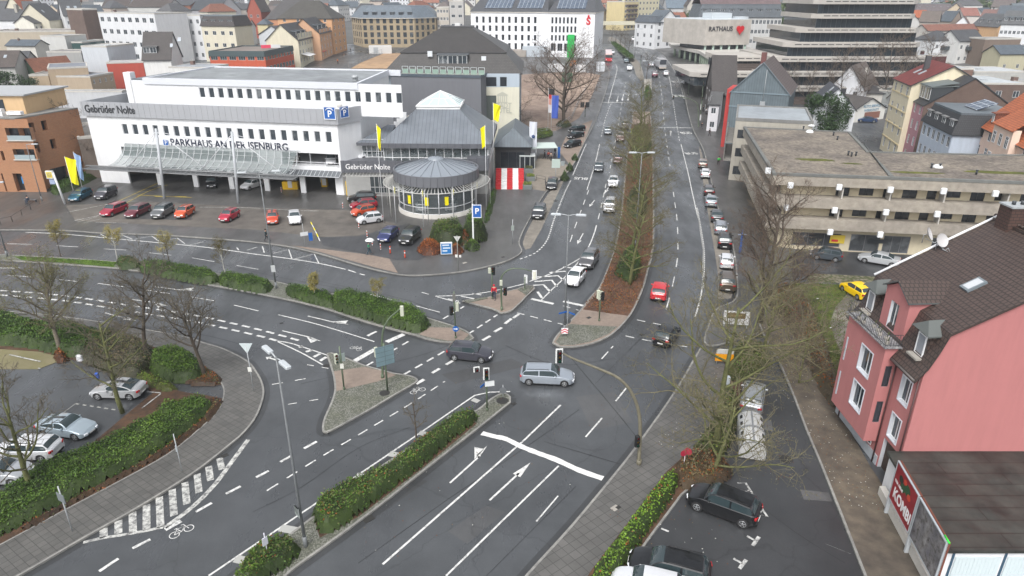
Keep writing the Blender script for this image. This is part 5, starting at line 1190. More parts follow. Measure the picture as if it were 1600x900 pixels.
ro=RH('red orange modern office with dark parapet and glazed strips',(326,81),(413,82),134,24,'flat',.35,(.50,.10,.05),(.21,.175,.15),(6,3),side1=(9,3),name='office_building',cat='office',win=(2.4,1.5),frame=flat((.38,.48,.46),.5),trim=flat((.055,.08,.085),.5),style='3')
ro.band(ro.h-1.3,ro.h-.02,flat((.055,.08,.085),.5),.12)
mb=MB();mb.box(0,3,0,.1,0,1.0,0);mb.box(3,6,0,.1,0,1.0,1);mb.build('roof_banner',[flat((.7,.06,.12),.5),flat((.7,.7,.7),.5)],ro.root,(ro.W-5,10,ro.h+.4),.6)
RH('red framed low pavilion with white roof edge behind the garage roof',(166,99),(223,96),140,7,'flat',.15,(.42,.07,.045),(.4,.4,.4),None,name='pavilion',cat='pavilion')
for i,(lb,A_,B_,yb,D,rf_,ri,wc,rc,fr)in enumerate([
    ('wide dark roof at the top edge left of centre with one bright window',(160,9),(200,9),40,14,'gableX',5,WH,BRN,None),
    ('brown roofed row above the long white office',(200,10),(262,11),44,12,'gableX',4,(.5,.5,.48),BRN,None),
    ('brick house with two windows under a flat grey roof',(263,7),(297,8),42,10,'gableX',2.5,(.3,.12,.07),SL,(3,1)),
    ('dark blue grey slate roofed hall at the top edge',(298,14),(342,16),44,14,'gableX',7,(.4,.4,.42),(.06,.07,.08),None),
    ('jumble of small dark roofs beside the yellow gable',(346,14),(385,14),44,10,'gableX',3,(.4,.36,.32),SL,(5,1)),
    ('tall house with brick lower front and yellow gable',(386,16),(407,16),60,14,'gableY',7,(.33,.09,.06),BRN,(2,3)),
    ('big dark hipped roof building at the upper left centre',(414,30),(500,30),60,18,'hip',9.5,(.50,.24,.13),(.075,.07,.07),(8,1)),
    ('pale yellow house with a grey hipped roof below the dark roofs',(402,38),(418,38),66,8,'hip',2.2,(.62,.55,.33),SLB,(2,1)),
    ('white gable ended shed next to the red office roof',(404,53),(448,56),80,10,'gableY',3.5,(.58,.60,.62),SL,None),
    ('small red tiled house beside the cream mansard',(366,42),(388,42),72,9,'gableX',3,(.66,.65,.60),RED,(2,1)),
    ('steep dark gabled house at the top left of the red office',(350,7),(372,6),34,10,'gableY',4,(.4,.36,.32),SL,(2,1))]):
    RH(lb,A_,B_,yb,D,rf_,ri,wc,rc,fr)
c1=RH('long cream street house with dark roof and a row of dormers',(466,67),(498,53),108,11,'gableX',5,(.66,.62,.48),(.055,.055,.058),(8,4),win=(1.1,1.5));[c1.dormer(c1.W*(k+.5)/5,1.5,1.4,1.4,1.2)for k in range(5)]
c2=RH('orange plastered street house with dark roof between cream and tall orange houses',(499,53),(517,46),95,11,'gableX',5,(.60,.36,.22),(.055,.055,.058),(4,4),win=(1.1,1.5));[c2.dormer(c2.W*(k+.5)/3,1.5,1.4,1.4,1.2)for k in range(3)]
c3=RH('tall orange corner house with hipped mossy dark roof',(518,30),(538,26),85,22,'hip',6.5,(.60,.34,.18),(.075,.07,.06),(3,5),side3=(4,5))
mb=MB();slab(mb,[(0,-3,3.2),(8,-3,3.2),(8,0,3.9),(0,0,3.9)],.06);mb.build('awning',[flat((.7,.7,.7),.7)],c1.root,(2,0,0));mb=MB();slab(mb,[(0,-3,3.2),(6,-3,3.2),(6,0,3.9),(0,0,3.9)],.06);mb.build('awning',[REDP],c1.root,(c1.W-8,0,0))
tb=Bld('stone_office','tan stone corner office with blue grey mansard roof and rows of windows','office building',*at_top((564,28),(647,28),74)[:2],22,at_top((564,28),(647,28),74)[2])
TAN=grain((.36,.29,.19),.12,.8,.9);r=tb.root
ta=W(681,26,tb.h);tv=Vector((ta.x-r.location.x,ta.y-r.location.y));tR=(tv.dot(tb.d),tv.dot(tb.n));tw=W(549,25,tb.h);tv=Vector((tw.x-r.location.x,tw.y-r.location.y));tL=(tv.dot(tb.d),tv.dot(tb.n))
outl=[(0,0),(tb.W,0),tR,(tR[0],tR[1]+20),(tL[0],tR[1]+20),tL];mb=MB();st=tb.h/4.3
for i in range(6):
    p,q=outl[i],outl[(i+1)%6];L_=(Vector(q)-Vector(p)).length;ops=grid(L_,max(2,int(L_/2.6)),4,1.5,2.0,.5,st,.9)if i in(0,1,5)else[]
    wall_face(mb,p,q,-2,tb.h,ops,.25)
    if ops:put_windows(r,p,q,0,ops,.25,'2',FRAMED)
mb.build('wall',[TAN],r);mb=MB();rin=inset(outl,4.5)
for i in range(6):j=(i+1)%6;o1=inset(outl,-.5);slab(mb,[(*o1[i],tb.h),(*o1[j],tb.h),(*rin[j],tb.h+4.6),(*rin[i],tb.h+4.6)],.3,0,1)
mb.prism(rin,tb.h+4.3,tb.h+4.7);tb.rf=mb.build('roof',[tiles((.13,.16,.19),.5,.6,.6,.15),CONCL],r);tb.kind,tb.rise,tb.rz0='flat',0,tb.h
for k in range(6):tb.dormer(tb.W*(k+.5)/6,1.9,1.5,2,.8,tb.h+.8,wm=flat((.06,.07,.085),.5),frame=FRAMED)
RH('cream flats with brown balcony bands right of the stone office',(682,12),(701,12),70,12,'flat',.3,(.52,.48,.42),GRF,(4,5),name='apartment_block',cat='apartment block',win=(2,1.3),style='3')
f2=RH('tall grey concrete stair tower beside the cream flats',(702,2),(724,2),74,10,'flat',.3,(.45,.44,.42),GRF,(2,5),name='apartment_block',cat='apartment block',win=(1.6,1.2))
hs=at_top((856,19),(930,20),89);h2=at_top((724,18),(856,18),89)
SB=Bld('bank_building','large white bank building with red letter emblem and solar panels on its roof','bank',hs[0],hs[1],30,hs[2]);BW_=wallm((.76,.77,.79),.03);r=SB.root
st=(SB.h-1)/4.4
ops=[]
for rr_,(ya,yb)in enumerate(((27,37),(41,51),(55,64))):
    z1=fp(SB,880,ya)[1];z0=fp(SB,880,yb)[1];x0=fp(SB,861,50)[0];x1=fp(SB,903,50)[0]
    for k in range(7):x=x0+(x1-x0)*k/7;ops.append((x,x+(x1-x0)/7*.55,z0,z1,'1'))
z1=fp(SB,880,68)[1];z0=fp(SB,880,80)[1]
for k in range(4):x=x0+(x1-x0)*k/4;ops.append((x,x+(x1-x0)/4*.75,z0,z1,'2'))
SB.walls(BW_,{0:ops},frame=flat((.5,.52,.55),.4),glass=GLASSD,rev=.4)
LB=Vector(lp(SB,724,18,h2[2]));mb=MB();lops=[];y_l=2.5
for ya,yb in((26,36),(40,49),(54,63),(67,77)):
    z1=fp(SB,790,ya,y_l)[1];z0=fp(SB,790,yb,y_l)[1]
    for k in range(10):xa=fp(SB,743.5+10.05*k,50,y_l)[0];lops.append((xa-LB.x,xa-LB.x+1.05,z0,z1,'1'))
wall_face(mb,(LB.x,y_l),(0,y_l),-3,SB.h,lops,.4);wall_face(mb,(LB.x,30),(LB.x,y_l),-3,SB.h);mb.build('wall',[BW_],r);put_windows(r,(LB.x,y_l),(0,y_l),0,lops,.4,'1',flat((.5,.52,.55),.4),GLASSD)
mb=MB();rz=SB.h
for x0,x1,y0 in((LB.x-.3,-.2,y_l-.3),(0,SB.W+.3,-.3)):
    slab(mb,[(x0,y0,rz),(x1,y0,rz),(x1-2,y0+11,rz+5.2),(x0+2,y0+11,rz+5.2)],.3,0,1);slab(mb,[(x1,y0,rz),(x1,30,rz),(x1-2,28,rz+5.2),(x1-2,y0+11,rz+5.2)],.3,0,1);slab(mb,[(x0,30,rz),(x0,y0,rz),(x0+2,y0+11,rz+5.2),(x0+2,28,rz+5.2)],.3,0,1);mb.box(x0+2,x1-2,y0+11,28,rz+5,rz+5.2)
rf=mb.build('roof',[tiles((.075,.078,.085),.5,.6,.5,.1),CONCL],r)
pvm=brickm((.05,.075,.12),(.045,.07,.11),(.40,.44,.48),1.6,1.0,.07,.25,.1,0,0)
for x0,x1,y0 in((LB.x+5,LB.x+16,y_l),(LB.x+18,-3,y_l),(3,SB.W-4,0)):
    mb=MB();f=5.2/11.0;slab(mb,[(x0,y0+2.2,rz+2.2*f+.35),(x1,y0+2.2,rz+2.2*f+.35),(x1,y0+9.5,rz+9.5*f+.35),(x0,y0+9.5,rz+9.5*f+.35)],.08);mb.build('solar_panels',[pvm],rf)
x,z=fp(SB,919.5,33);sm=textmesh('S',3.6,REDP,.05,True,off=.14);o=link('emblem',sm,r,(x,-.1,z-.1));o.rotation_euler=(math.pi/2,0,0)
mb=MB();mb.lathe([(.001,.1),(.42,.1),(.42,0)],16,0,Matrix.Translation((x,-.05,z+1.75))@Matrix.Rotation(math.pi/2,4,'X'));mb.build('emblem_dot',[REDP],r)
x0,z1=fp(SB,887,54,-.6);x1,z0=fp(SB,896.5,92,-.6);mb=MB();mb.box(x0,x1,-.65,-.55,z0,z1);mb.build('green_banner',[flat((.0,.42,.07),.6)],r)
mb=MB();x0,z1=fp(SB,800,78,-2);mb.box(LB.x,LB.x+(0-LB.x)*.75,-3,y_l,-3,z1,0);mb.box(LB.x*.3,0,-2,y_l,-3,z1+1.4,1);mb.build('annex',[grain((.30,.27,.24),.15,.6),flat((.42,.46,.50),.5)],r)
# -- beyond the avenue
RH('white houses with grey roofs left of the orange banner',(925,20),(939,18),50,10,'gableX',3,WH,SLB,(5,3),win=(1,1.3))
RH('pale house with steep roof behind the white row',(940,17),(949,16),46,10,'gableX',4,CR,BRN,(2,3))
ob_=RH('grey house with a tall orange cloth on its front',(950,6),(966,6),44,10,'flat',.3,(.42,.40,.36),GRF,(3,4));mb=MB();mb.box(2.5,5.8,-.3,-.2,1,ob_.h-1);mb.build('orange_cloth',[flat((.65,.30,.05),.7)],ob_.root)
ya=RH('yellow apartment house with dark balconies',(976,3),(998,2),48,12,'flat',.3,(.60,.50,.27),GRF,(4,6),name='apartment_block',cat='apartment block',win=(1.8,1.3),style='3')
for k in range(5):mb=MB();z=3+k*(ya.h-3)/5;mb.box(ya.W*.15,ya.W*.85,-1.2,0,z,z+.9);mb.build('balcony',[flat((.09,.07,.07),.6)],ya.root)
RH('cream apartment house right of the balconied yellow one',(999,-8),(1031,-9),46,12,'flat',.3,(.62,.57,.40),GRF,(6,6),name='apartment_block',cat='apartment block',win=(1.3,1.3))
RH('low hall with broad blue grey roof in front of the cream apartments',(994,24),(1030,24),42,12,'gableX',3.4,(.3,.3,.3),(.15,.2,.25),None)
RH('blue roofed church like hall at the top right of the avenue',(1042,12),(1076,12),34,14,'gableX',7,(.5,.5,.5),(.16,.21,.26),(3,1))
RH('small grey house with a tall gable left of the town hall roofs',(1074,8),(1090,8),40,9,'gableY',5,(.5,.47,.42),BRN,(2,2))
br=W(930,60);br2=W(1012,52)
mb=MB();zz=W(950,60).z+6.2;q0=Vector((br.x-14,W(950,58).y+4));q1=Vector((br2.x+16,q0.y+6));d_=(q1-q0).normalized();n_=Vector((-d_.y,d_.x))*4
BG=thing('footbridge','pale yellow footbridge spanning the far avenue','bridge',(q0.x,q0.y,zz));BG.rotation_euler=(0,0,math.atan2(d_.y,d_.x));L_=(q1-q0).length
mb.box(0,L_,0,4,-.5,0);mb.build('deck',[CONCL],BG);mb=MB();mb.box(0,L_,-.1,.05,-.6,1.1);mb.box(0,L_,3.95,4.1,-.6,1.1);mb.build('parapet',[flat((.55,.52,.40),.8)],BG)
for x in(8,13,L_*.62,L_*.9):mb=MB();mb.cyl((x,2),.5,-7.5,-.5,10);mb.build('pillar',[CONC],BG)
vv=RH('white villa with slate mansard roof and pediment beside the avenue',(1024,36),(1066,34),77,13,'mansard',2.6,(.74,.75,.76),(.12,.14,.165),(3,4),side3=(3,3),name='villa',cat='villa',win=(1.3,1.5))
mb=MB();zt=vv.h;mb.add([(2,-.2,zt+.2),(vv.W-2,-.2,zt+.2),(vv.W/2,-.2,zt+4.6)],[(0,1,2)],0);slab(mb,[(1.6,9,zt+.1),(1.6,-.5,zt+.1),(vv.W/2,-.5,zt+4.9),(vv.W/2,9,zt+4.9)],.2,1);slab(mb,[(vv.W-1.6,-.5,zt+.1),(vv.W-1.6,9,zt+.1),(vv.W/2,9,zt+4.9),(vv.W/2,-.5,zt+4.9)],.2,1);mb.build('pediment',[flat((.72,.73,.74),.7),tiles((.13,.155,.18),.5)],vv.rf)
mb=MB()
for k in range(6):mb.box(k*2.2,k*2.2+.5,0,1,0,7-k*.3)
o=tag(mb.build('pillar_wall',[flat((.72,.72,.72),.7)],None,tuple(W(1008,68))),'row of white upright fins beside the white villa','wall');o.rotation_euler=(0,0,-1.0)
th=at_top((1104,32),(1175,30),101);TH_=Bld('town_hall','pale stone town hall hall block with RATHAUS lettering and a red heart','town hall',th[0],th[1],22,th[2]);r=TH_.root
zb=fp(TH_,1106,71)[1];mb=MB();S_=grain((.46,.43,.385),.06,.4,.85)
skx=-5.5;fpts=[(0,0),(TH_.W,0),(TH_.W,22),(skx,22)];mb.prism(fpts,zb,TH_.h);mb.build('wall',[brickm((.47,.44,.40),(.44,.41,.37),(.36,.34,.31),1.8,60,.03,.85,.1)],r)
mb=MB();mb.box(1,TH_.W-1,2,20,-2,zb);mb.build('glazed_base',[GLASSD],r)
for k in range(6):mb=MB();mb.cyl((1+(TH_.W-2)*k/5,.8),.4,-2,zb,10);mb.build('column',[flat((.34,.44,.38),.6)],r)
mb=MB();mb.prism(inset(fpts,.4),TH_.h,TH_.h+.15);mb.box(6,14,7,14,TH_.h,TH_.h+2);mb.box(15,19,4,8,TH_.h,TH_.h+.8);mb.build('roof',[flat((.5,.54,.57),.5)],r)
x,z=fp(TH_,1126,45.5);facetext('lettering','RATHAUS',2.2,flat((.04,.04,.045),.5),(x,-.1,z),0,r,True,.98,off=.06)
x,z=fp(TH_,1155,46);hp=[]
for k in range(40):t=2*math.pi*k/40;hp.append((16*math.sin(t)**3/16*1.5*1.0,(13*math.cos(t)-5*math.cos(2*t)-2*math.cos(3*t)-math.cos(4*t))/16*1.7))
mb=MB();hp=hp[::-1];M=Matrix.Translation((x,-.5,z))@Matrix.Rotation(math.pi/2,4,'X');hm_=MB().prism(hp,0,.35);mb.add([M@Vector(v)for v in hm_.v],hm_.f);mb.build('heart',[flat((.50,.015,.02),.4)],r)
zd=W(1092,104).z+5.2
def WZ(px,py,z):
    d=ray(px,py);t=(z-CH)/d.z;return Vector((d.x*t,d.y*t,z))
e0=WZ(1050,71,zd);e1=WZ(1092,79,zd);e2=WZ(1126,99,zd);mb=MB();pts=[(e0.x,e0.y),(e1.x,e1.y),(e2.x,e2.y),(e2.x+26,e2.y+2),(e2.x+30,e0.y+20),(e0.x+2,e0.y+16)]
PD=thing('plaza_deck','raised concrete plaza deck on pillars in front of the town hall','deck',(0,0,0));mb.prism(pts,zd-1.0,zd);mb.build('slab',[CONCL],PD)
mb=MB()
for a_,b_ in((e1,e2),(e0,e1)):
    d_=(b_-a_);n=max(2,int(d_.length/4.5))
    for k in range(n):p=a_+d_*(k+.3)/n;q=MB();q.cyl((0,0),.45,0,zd-1-G(p.y),10);q.build('pillar',[flat((.30,.37,.28),.7)],PD,(p.x+.9,p.y+.8,G(p.y)))
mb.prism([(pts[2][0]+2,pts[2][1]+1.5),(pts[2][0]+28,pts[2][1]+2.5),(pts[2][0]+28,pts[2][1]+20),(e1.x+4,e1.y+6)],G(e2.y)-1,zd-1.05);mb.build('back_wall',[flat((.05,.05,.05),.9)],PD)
sw=thing('outdoor_stairs','wide dark brick steps rising to the town hall plaza','stairs',(e2.x+2,e2.y-13,G(e2.y-13)));mb=MB()
for k in range(16):mb.box(0,22,k*.8,14,k*(zd-G(e2.y-13))/16-.6,(k+1)*(zd-G(e2.y-13))/16)
mb.build('step',[brickm((.12,.09,.08),(.10,.075,.065),(.05,.045,.04),.5,.15,.02)],sw)
mr=RH('long white building with slate mansard windows behind the town hall',(1092,27),(1222,27),86,16,'mansard',4.6,(.55,.55,.54),(.13,.15,.17),(22,4),name='town_building',cat='building',win=(1.3,1.5))
for k in range(9):mr.dormer(mr.W*(k+.5)/9,1.9,2.2,1.4,.3,mr.h+.9,wm=flat((.10,.12,.14),.5),nw=1)
mb=MB();slab(mb,[(.6,.9,mr.h+4.6),(mr.W-.6,.9,mr.h+4.6),(mr.W-.6,9,mr.h+9),(.6,9,mr.h+9)],.2);slab(mb,[(mr.W-.6,16,mr.h+4.6),(.6,16,mr.h+4.6),(.6,9,mr.h+9),(mr.W-.6,9,mr.h+9)],.2);mb.build('upper_roof',[tiles((.17,.12,.12),.6,.5,.5)],mr.rf)
tA=Vector((W(1268,120).x,0));TWY=205;tx0=(1266-800)/F*(TWY*math.cos(TH)+(CH-18)*math.sin(TH));tx1=(1428-800)/F*(TWY*math.cos(TH)+(CH-18)*math.sin(TH))
TW=thing('office_tower','dark glazed office tower with pale concrete bands at the top right','office tower',(tx0,TWY,G(TWY)));Wt=tx1-tx0;gz=G(TWY)
CB=grain((.42,.395,.36),.1,.3,.85);DG=glassm((.018,.026,.034),.12)
def level(z,xa,xb,ya,yb,hgl=2.5):
    mb=MB();mb.prism([(xa+1.2,ya+1.2),(xb-1.2,ya+1.2),(xb-1.2,yb),(xa+1.2,yb)],z,z+hgl)
    n=int((xb-xa)/1.5)
    for k in range(n):x=xa+1.2+(xb-xa-2.4)*k/n;mb.box(x-.05,x+.05,ya+1.08,ya+1.25,z,z+hgl,1)
    mb.build('glazing',[DG,FRAMED],TW)
    mb=MB();c=2.4;o_=[(xa+c,ya),(xb-c,ya),(xb,ya+c),(xb,yb),(xa,yb),(xa,ya+c)];mb.prism(o_,z+hgl,z+hgl+1.25);mb.build('concrete_band',[CB],TW)
    mb=MB();n=int((xb-xa)/2.6)
    for k in range(n):x=xa+c+(xb-xa-2*c)*(k+.1)/n;mb.box(x,x+(xb-xa-2*c)/n*.8,ya-.02,ya+.01,z+hgl+.62,z+hgl+.84)
    mb.build('slots',[flat((.03,.03,.03),.8)],TW)
step=3.72
for k in range(11):
    z=k*step+.2;ext=max(0,5-k)*3.2;yo=-max(0,4-k)*2.2
    level(z,-ext*(1.2 if k<5 else 0),Wt+(2 if k<5 else 0)+max(0,3-k)*2,yo,26)
mb=MB();mb.prism([(1,1),(Wt-1,1),(Wt-1,25),(1,25)],41.1,41.6);mb.build('roof',[CONC],TW)
for k,(xa,xb,z)in enumerate(((-24,3,7.4),(-34,0,3.7))):
    level(z,xa,xb,2-k*7,20,2.4)
# -- avenue right side: slate gable house with red front
bg=Bld('slate_house','blue grey slate clad gable house with a bright red street front','house',*[at_top((1142,142),(1234,147),232)[i]for i in(0,1)],18,at_top((1142,142),(1234,147),232)[2],z=None)
SLT=brickm((.135,.17,.19),(.12,.155,.175),(.075,.10,.115),.5,60,.03,.55,.3,0,0)
bg.walls(SLT);bg.roof('gableY',fp(bg,1174,96)[1]-bg.h,brickm((.13,.10,.095),(.11,.085,.08),(.05,.04,.04),.4,.5,.04,.55),.3,gable=SLT,trim=flat((.16,.20,.23),.5))
for z in(bg.h-3.2,bg.h-.3):mb=MB();mb.box(-.05,bg.W+.05,-.12,-.01,z,z+.25);mb.build('ledge',[flat((.17,.22,.25),.5)],bg.root)
mb=MB();mb.box(-.9,0,1,9,0,bg.h+.2);mb.build('red_front',[wallm((.45,.045,.04),.05)],bg.root)
mb=MB()
for k in range(4):
    for j in range(2):z=1.5+k*3;mb.box(-.96,-.9,2+j*3.4,3.6+j*3.4,z,z+1.6)
mb.build('window_panels',[flat((.5,.3,.3),.3)],bg.root)
for(x,y,w,l)in((bg.W*.34,4.0,1.0,3.6),(bg.W*.3,9.5,1.0,4.2)):bg.skylight(x,y,l,3.6)
mb=MB();mb.box(-.5,.5,-.5,.5,-1,1.6);mb.build('chimney',[brickm((.2,.06,.05),(.17,.05,.045),(.1,.08,.08))],bg.rf,(bg.W*.46,3.2,bg.h+bg.rise))
mb=MB();mb.tube([(0,0,0),(0,0,6.5)],.06,6);mb.box(-.5,.5,-.2,.2,-.8,.2);mb.build('mast',[GALV],bg.root,(fp(bg,1192,158)[0],-.3,fp(bg,1192,160)[1]))
dk=RH('dark brown tiled house behind the red fronted slate house',(1114,146),(1150,147),190,16,'gableX',8.5,(.08,.07,.065),(.062,.052,.05),(2,2),side3=(3,3))
RH('white fronted house with shop along the avenue pavement',(1108,162),(1124,163),205,14,'gableX',2,(.66,.66,.68),(.12,.12,.12),(1,2),side3=(5,3))
RH('house with ribbed brown roof behind the slate gable',(1197,121),(1218,121),170,9,'gableX',3.5,(.55,.52,.46),(.12,.10,.09),(1,1))
RH('brown tiled low roof against the slate gable wall',(1158,184),(1194,184),232,6,'gableY',3.4,(.22,.20,.19),(.16,.12,.105),None)
# -- houses right
w1=RH('white gable house with brown tiled roof and two small attic windows',(1298,134),(1351,140),172,15,'gableY',5.6,(.72,.73,.75),(.17,.14,.125),(2,2),side3=(4,2),extras=[('skylight',2.2,5),('chimney',6,10,.8,1,CONCL)])
w2=RH('white gable house with dark blue roof behind the conifer',(1273,168),(1337,171),222,12,'gableY',4.4,(.70,.72,.75),(.06,.065,.08),(3,2),extras=[('skylight',2.4,4),('skylight',3.4,4),('chimney',6.5,7,.9,1.6,flat((.03,.03,.035),.6))])
RH('pale villa with low dark hipped roof beyond the white gables',(1342,122),(1394,122),150,10,'hip',2.0,(.58,.52,.42),(.12,.135,.15),(4,1))
w3=RH('low white workshop with blue lettering on its gable',(1335,172),(1384,166),192,10,'gableY',2.6,(.66,.65,.60),(.10,.09,.085),None);mb=MB();mb.box(w3.W*.35,w3.W*.85,-.05,.0,.6,2.2,0);mb.build('shutter',[flat((.22,.10,.07),.6)],w3.root)
x_=w3.W*.55
for k in range(2):facetext('lettering',('AUTO SERVICE','WERKSTATT')[k],.9,flat((.12,.25,.36),.6),(x_,-.05,w3.h+.5-k*1.0),0,w3.root,False)
RH('small dark roofed annexes between workshop and cream house',(1350,145),(1388,146),175,7,'hip',1.6,(.5,.48,.44),(.09,.085,.085),(3,1))
RH('dark green roofed outbuilding beside the ornate cream house',(1374,140),(1392,142),175,6,'flat',.1,(.25,.26,.25),(.09,.11,.105),(2,1))
oc=RH('ornate cream town house with red tiled roof',(1398,121),(1425,132),232,13,'gableX',3.6,(.70,.63,.46),(.20,.035,.03),(3,4),side3=(2,4),win=(1.1,2.0),extras=[('skylight',3.5,3,.9,1.5),('skylight',6.5,3,.9,1.5),('chimney',5,4,.9,2.6,flat((.06,.06,.065),.6))],style='X')
for k in range(4):z=oc.h-3.1*(k+1)+.6;oc.band(z,z+.22,flat((.60,.50,.30),.7),.12,(0,3),'cornice')
hk=at_top((1421,154),(1444,164),247);kd=(W(1537,158,hk[2])-hk[1]).length
pk=RH('pink town house with dark mansard attic and a bare brick end wall',(1421,154),(1444,164),247,kd,'gableX',1,(.42,.22,.25),(.05,.052,.058),(3,4),win=(1.0,1.7),gmat=BRKD)
bpy.data.objects.remove(pk.rf);[bpy.data.objects.remove(o)for o in list(pk.root.children)if o.name.startswith('gable_wall')]
apx=fp(pk,1500,122,kd/2)[1];pk.roof('gableX',max(5,min(9.5,apx-pk.h)),tiles((.05,.052,.058)),.15,gable=BRKD,trim=FRAMED)
mb=MB();mb.box(pk.W-.02,pk.W+.05,0,kd,-1,pk.h+.02);mb.build('end_wall',[BRKD],pk.root)
mb=MB();slab(mb,[(-.1,.5,pk.h+3.3),(pk.W+.1,.5,pk.h+3.3),(pk.W+.1,5,pk.h+4.1),(-.1,5,pk.h+4.1)],.12);mb.build('attic_roof',[flat((.12,.14,.14),.6)],pk.rf)
[pk.dormer(pk.W*(k+.5)/3,pk.W/3-.02,2.5,3.6,.7,pk.h+.7,wm=flat((.035,.04,.045),.6),rm=flat((.12,.14,.14),.6))for k in range(3)]
bl_=RH('light blue double town house with dark slate attic storey',(1443,188),(1489,210),272,11,'mansard',3.2,(.46,.52,.60),(.035,.037,.042),(6,3),win=(1.1,1.7))
[bl_.dormer(bl_.W*(k+.5)/4,1.8,1.5,2.4,.1,bl_.h+.6,wm=flat((.035,.038,.043),.6),rm=flat((.17,.17,.17),.6))for k in range(4)]
mb=MB();M=Matrix.Rotation(.35,4,'X');mb.box(0,5,0,3.2,0,.12,0,M);mb.build('solar_panels',[pvm],bl_.rf,(5,4,bl_.h+3.4))
bw2=RH('brown and cream house with a recessed loggia and white grid window',(1493,202),(1522,216),280,10,'gableX',4.2,(.30,.24,.17),(.17,.06,.04),(2,3),win=(1.4,1.6),style='X')
bw2.dormer(bw2.W*.5,1.0,2.2,3,.3,bw2.h+.7,wm=flat((.36,.14,.07),.7),rm=tiles((.16,.06,.045)))
pe=RH('peach coloured town house with bright orange tiled roof at the right edge',(1532,193),(1612,232),300,13,'gableX',6.5,(.72,.54,.44),(.46,.13,.05),(6,4),win=(1.2,1.8),style='X',extras=[('skylight',6,4,.8,1.4)])
mb=MB();x=pe.W*.42;wl=pe.W*.36;wall_face(mb,(x,-1.0),(x+wl,-1.0),0,pe.h+1.6,[]);wall_face(mb,(x,0),(x,-1),0,pe.h+1.6);wall_face(mb,(x+wl,-1),(x+wl,0),0,pe.h+1.6);slab(mb,[(x-.3,-1.3,pe.h+1.5),(x+wl+.3,-1.3,pe.h+1.5),(x+wl-.6,3,pe.h+4.6),(x+.6,3,pe.h+4.6)],.15,1);mb.build('bay',[wallm((.74,.56,.45),.05),tiles((.46,.13,.05))],pe.root)
for k in range(3):
    for c in range(3):link('window',winmesh(1.1,1.7,'X'),pe.root,(x+wl*(c+.5)/3-.55,-1.06,pe.h-1.2-k*3.1))
pe.dormer(pe.W*.16,1.2,1.6,2.2,.5,pe.h+.6,wm=tiles((.22,.07,.04)),rm=tiles((.30,.09,.045)))
rr1=RH('dark red flat roofed house with white framed windows',(1434,88),(1480,86),140,8,'flat',.2,(.085,.022,.022),(.40,.42,.44),(2,1),win=(1.5,1.4),extras=[('chimney',5,4,.8,1,flat((.06,.02,.02),.7))])
RH('grey slate clad annex left of the dark red house',(1409,84),(1433,84),140,8,'flat',.2,(.09,.095,.10),(.40,.42,.43),None)
RH('brown brick building under a pale flat roof',(1476,108),(1522,107),165,10,'flat',.2,(.2,.1,.07),(.45,.48,.50),None,wm=BRK,extras=[('chimney',3,3,.8,1.2)])
big=RH('long brown brick building with a wet pale grey flat roof',(1523,130),(1606,131),185,18,'flat',.15,(.2,.1,.07),(.44,.47,.48),(3,2),wm=BRKD,win=(1.5,1.6),extras=[('skylight',6,7,1.4,1.4),('skylight',16,9,1.4,1.4),('chimney',13,6,1.2,1)])
RH('pale roofed hall behind the long brown brick building',(1523,112),(1606,112),160,14,'flat',.1,(.42,.42,.4),(.46,.48,.49),None,name='hall',cat='hall',extras=[('skylight',5,6,1.6,1.6),('skylight',20,6,1.6,1.6)])
bvar=[('white house with grey hipped roof and small balcony',(1462,63),(1497,62),98,10,'hip',3,WH,SL,(4,2)),
 ('white house with dark balcony box right of the hipped white one',(1500,64),(1538,62),100,9,'gableX',3.4,(.64,.64,.62),SL,(4,2)),
 ('blank brown firewall building right of the white balcony house',(1540,61),(1596,60),104,8,'flat',.2,(.19,.145,.115),(.2,.2,.2),None),
 ('pale yellow shed with grey roof at the right edge',(1564,84),(1606,83),112,8,'gableX',2.5,(.46,.43,.30),SLB,(2,1)),
 ('row of red tiled low roofs behind the white houses',(1450,48),(1530,46),70,8,'gableX',2.4,(.5,.47,.43),(.26,.11,.075),None),
 ('white gable facing the camera below the pink roofs',(1489,40),(1516,41),60,10,'gableY',4.5,(.74,.75,.76),(.22,.12,.10),None),
 ('house with grey roof, three dormers and an orange gable end',(1519,38),(1560,42),66,11,'gableX',5,(.60,.38,.2),(.12,.125,.13),(4,1)),
 ('white apartment house with dormer row at the far right edge',(1565,36),(1612,38),76,12,'gableX',5,(.70,.71,.72),(.13,.135,.14),(7,2)),
 ('brown roofed long house right of the tower with a small window',(1437,33),(1466,34),62,12,'gableX',4.5,(.38,.34,.3),(.17,.14,.12),(2,1)),
 ('dark blue slate roof house between two brown roofs',(1467,32),(1486,33),58,12,'gableX',4.5,(.36,.30,.25),(.09,.11,.13),(2,1)),
 ('small orange tiled roof house right beside the tower',(1429,27),(1452,27),48,10,'gableX',3.6,(.5,.4,.34),(.45,.12,.045),None),
 ('long mauve roofed building with five white dormer windows',(1431,17),(1486,17),36,14,'mansard',4.2,(.3,.26,.25),(.20,.165,.17),(6,1)),
 ('pink tiled roof house in the middle distance on the right',(1506,24),(1531,24),44,10,'gableX',4,(.6,.56,.52),(.33,.14,.11),None),
 ('brown roofed house beside the pink tiled one',(1532,26),(1560,27),44,10,'gableX',4,(.55,.5,.46),(.24,.13,.11),(3,1)),
 ('pale house with a rounded gable near the right edge',(1568,20),(1584,20),42,9,'gableY',3.5,(.48,.42,.34),(.2,.18,.16),(2,1)),
 ('blue grey roofed house near the top right corner',(1586,16),(1612,16),38,9,'gableX',4,(.5,.48,.44),(.15,.18,.2),(3,1))]
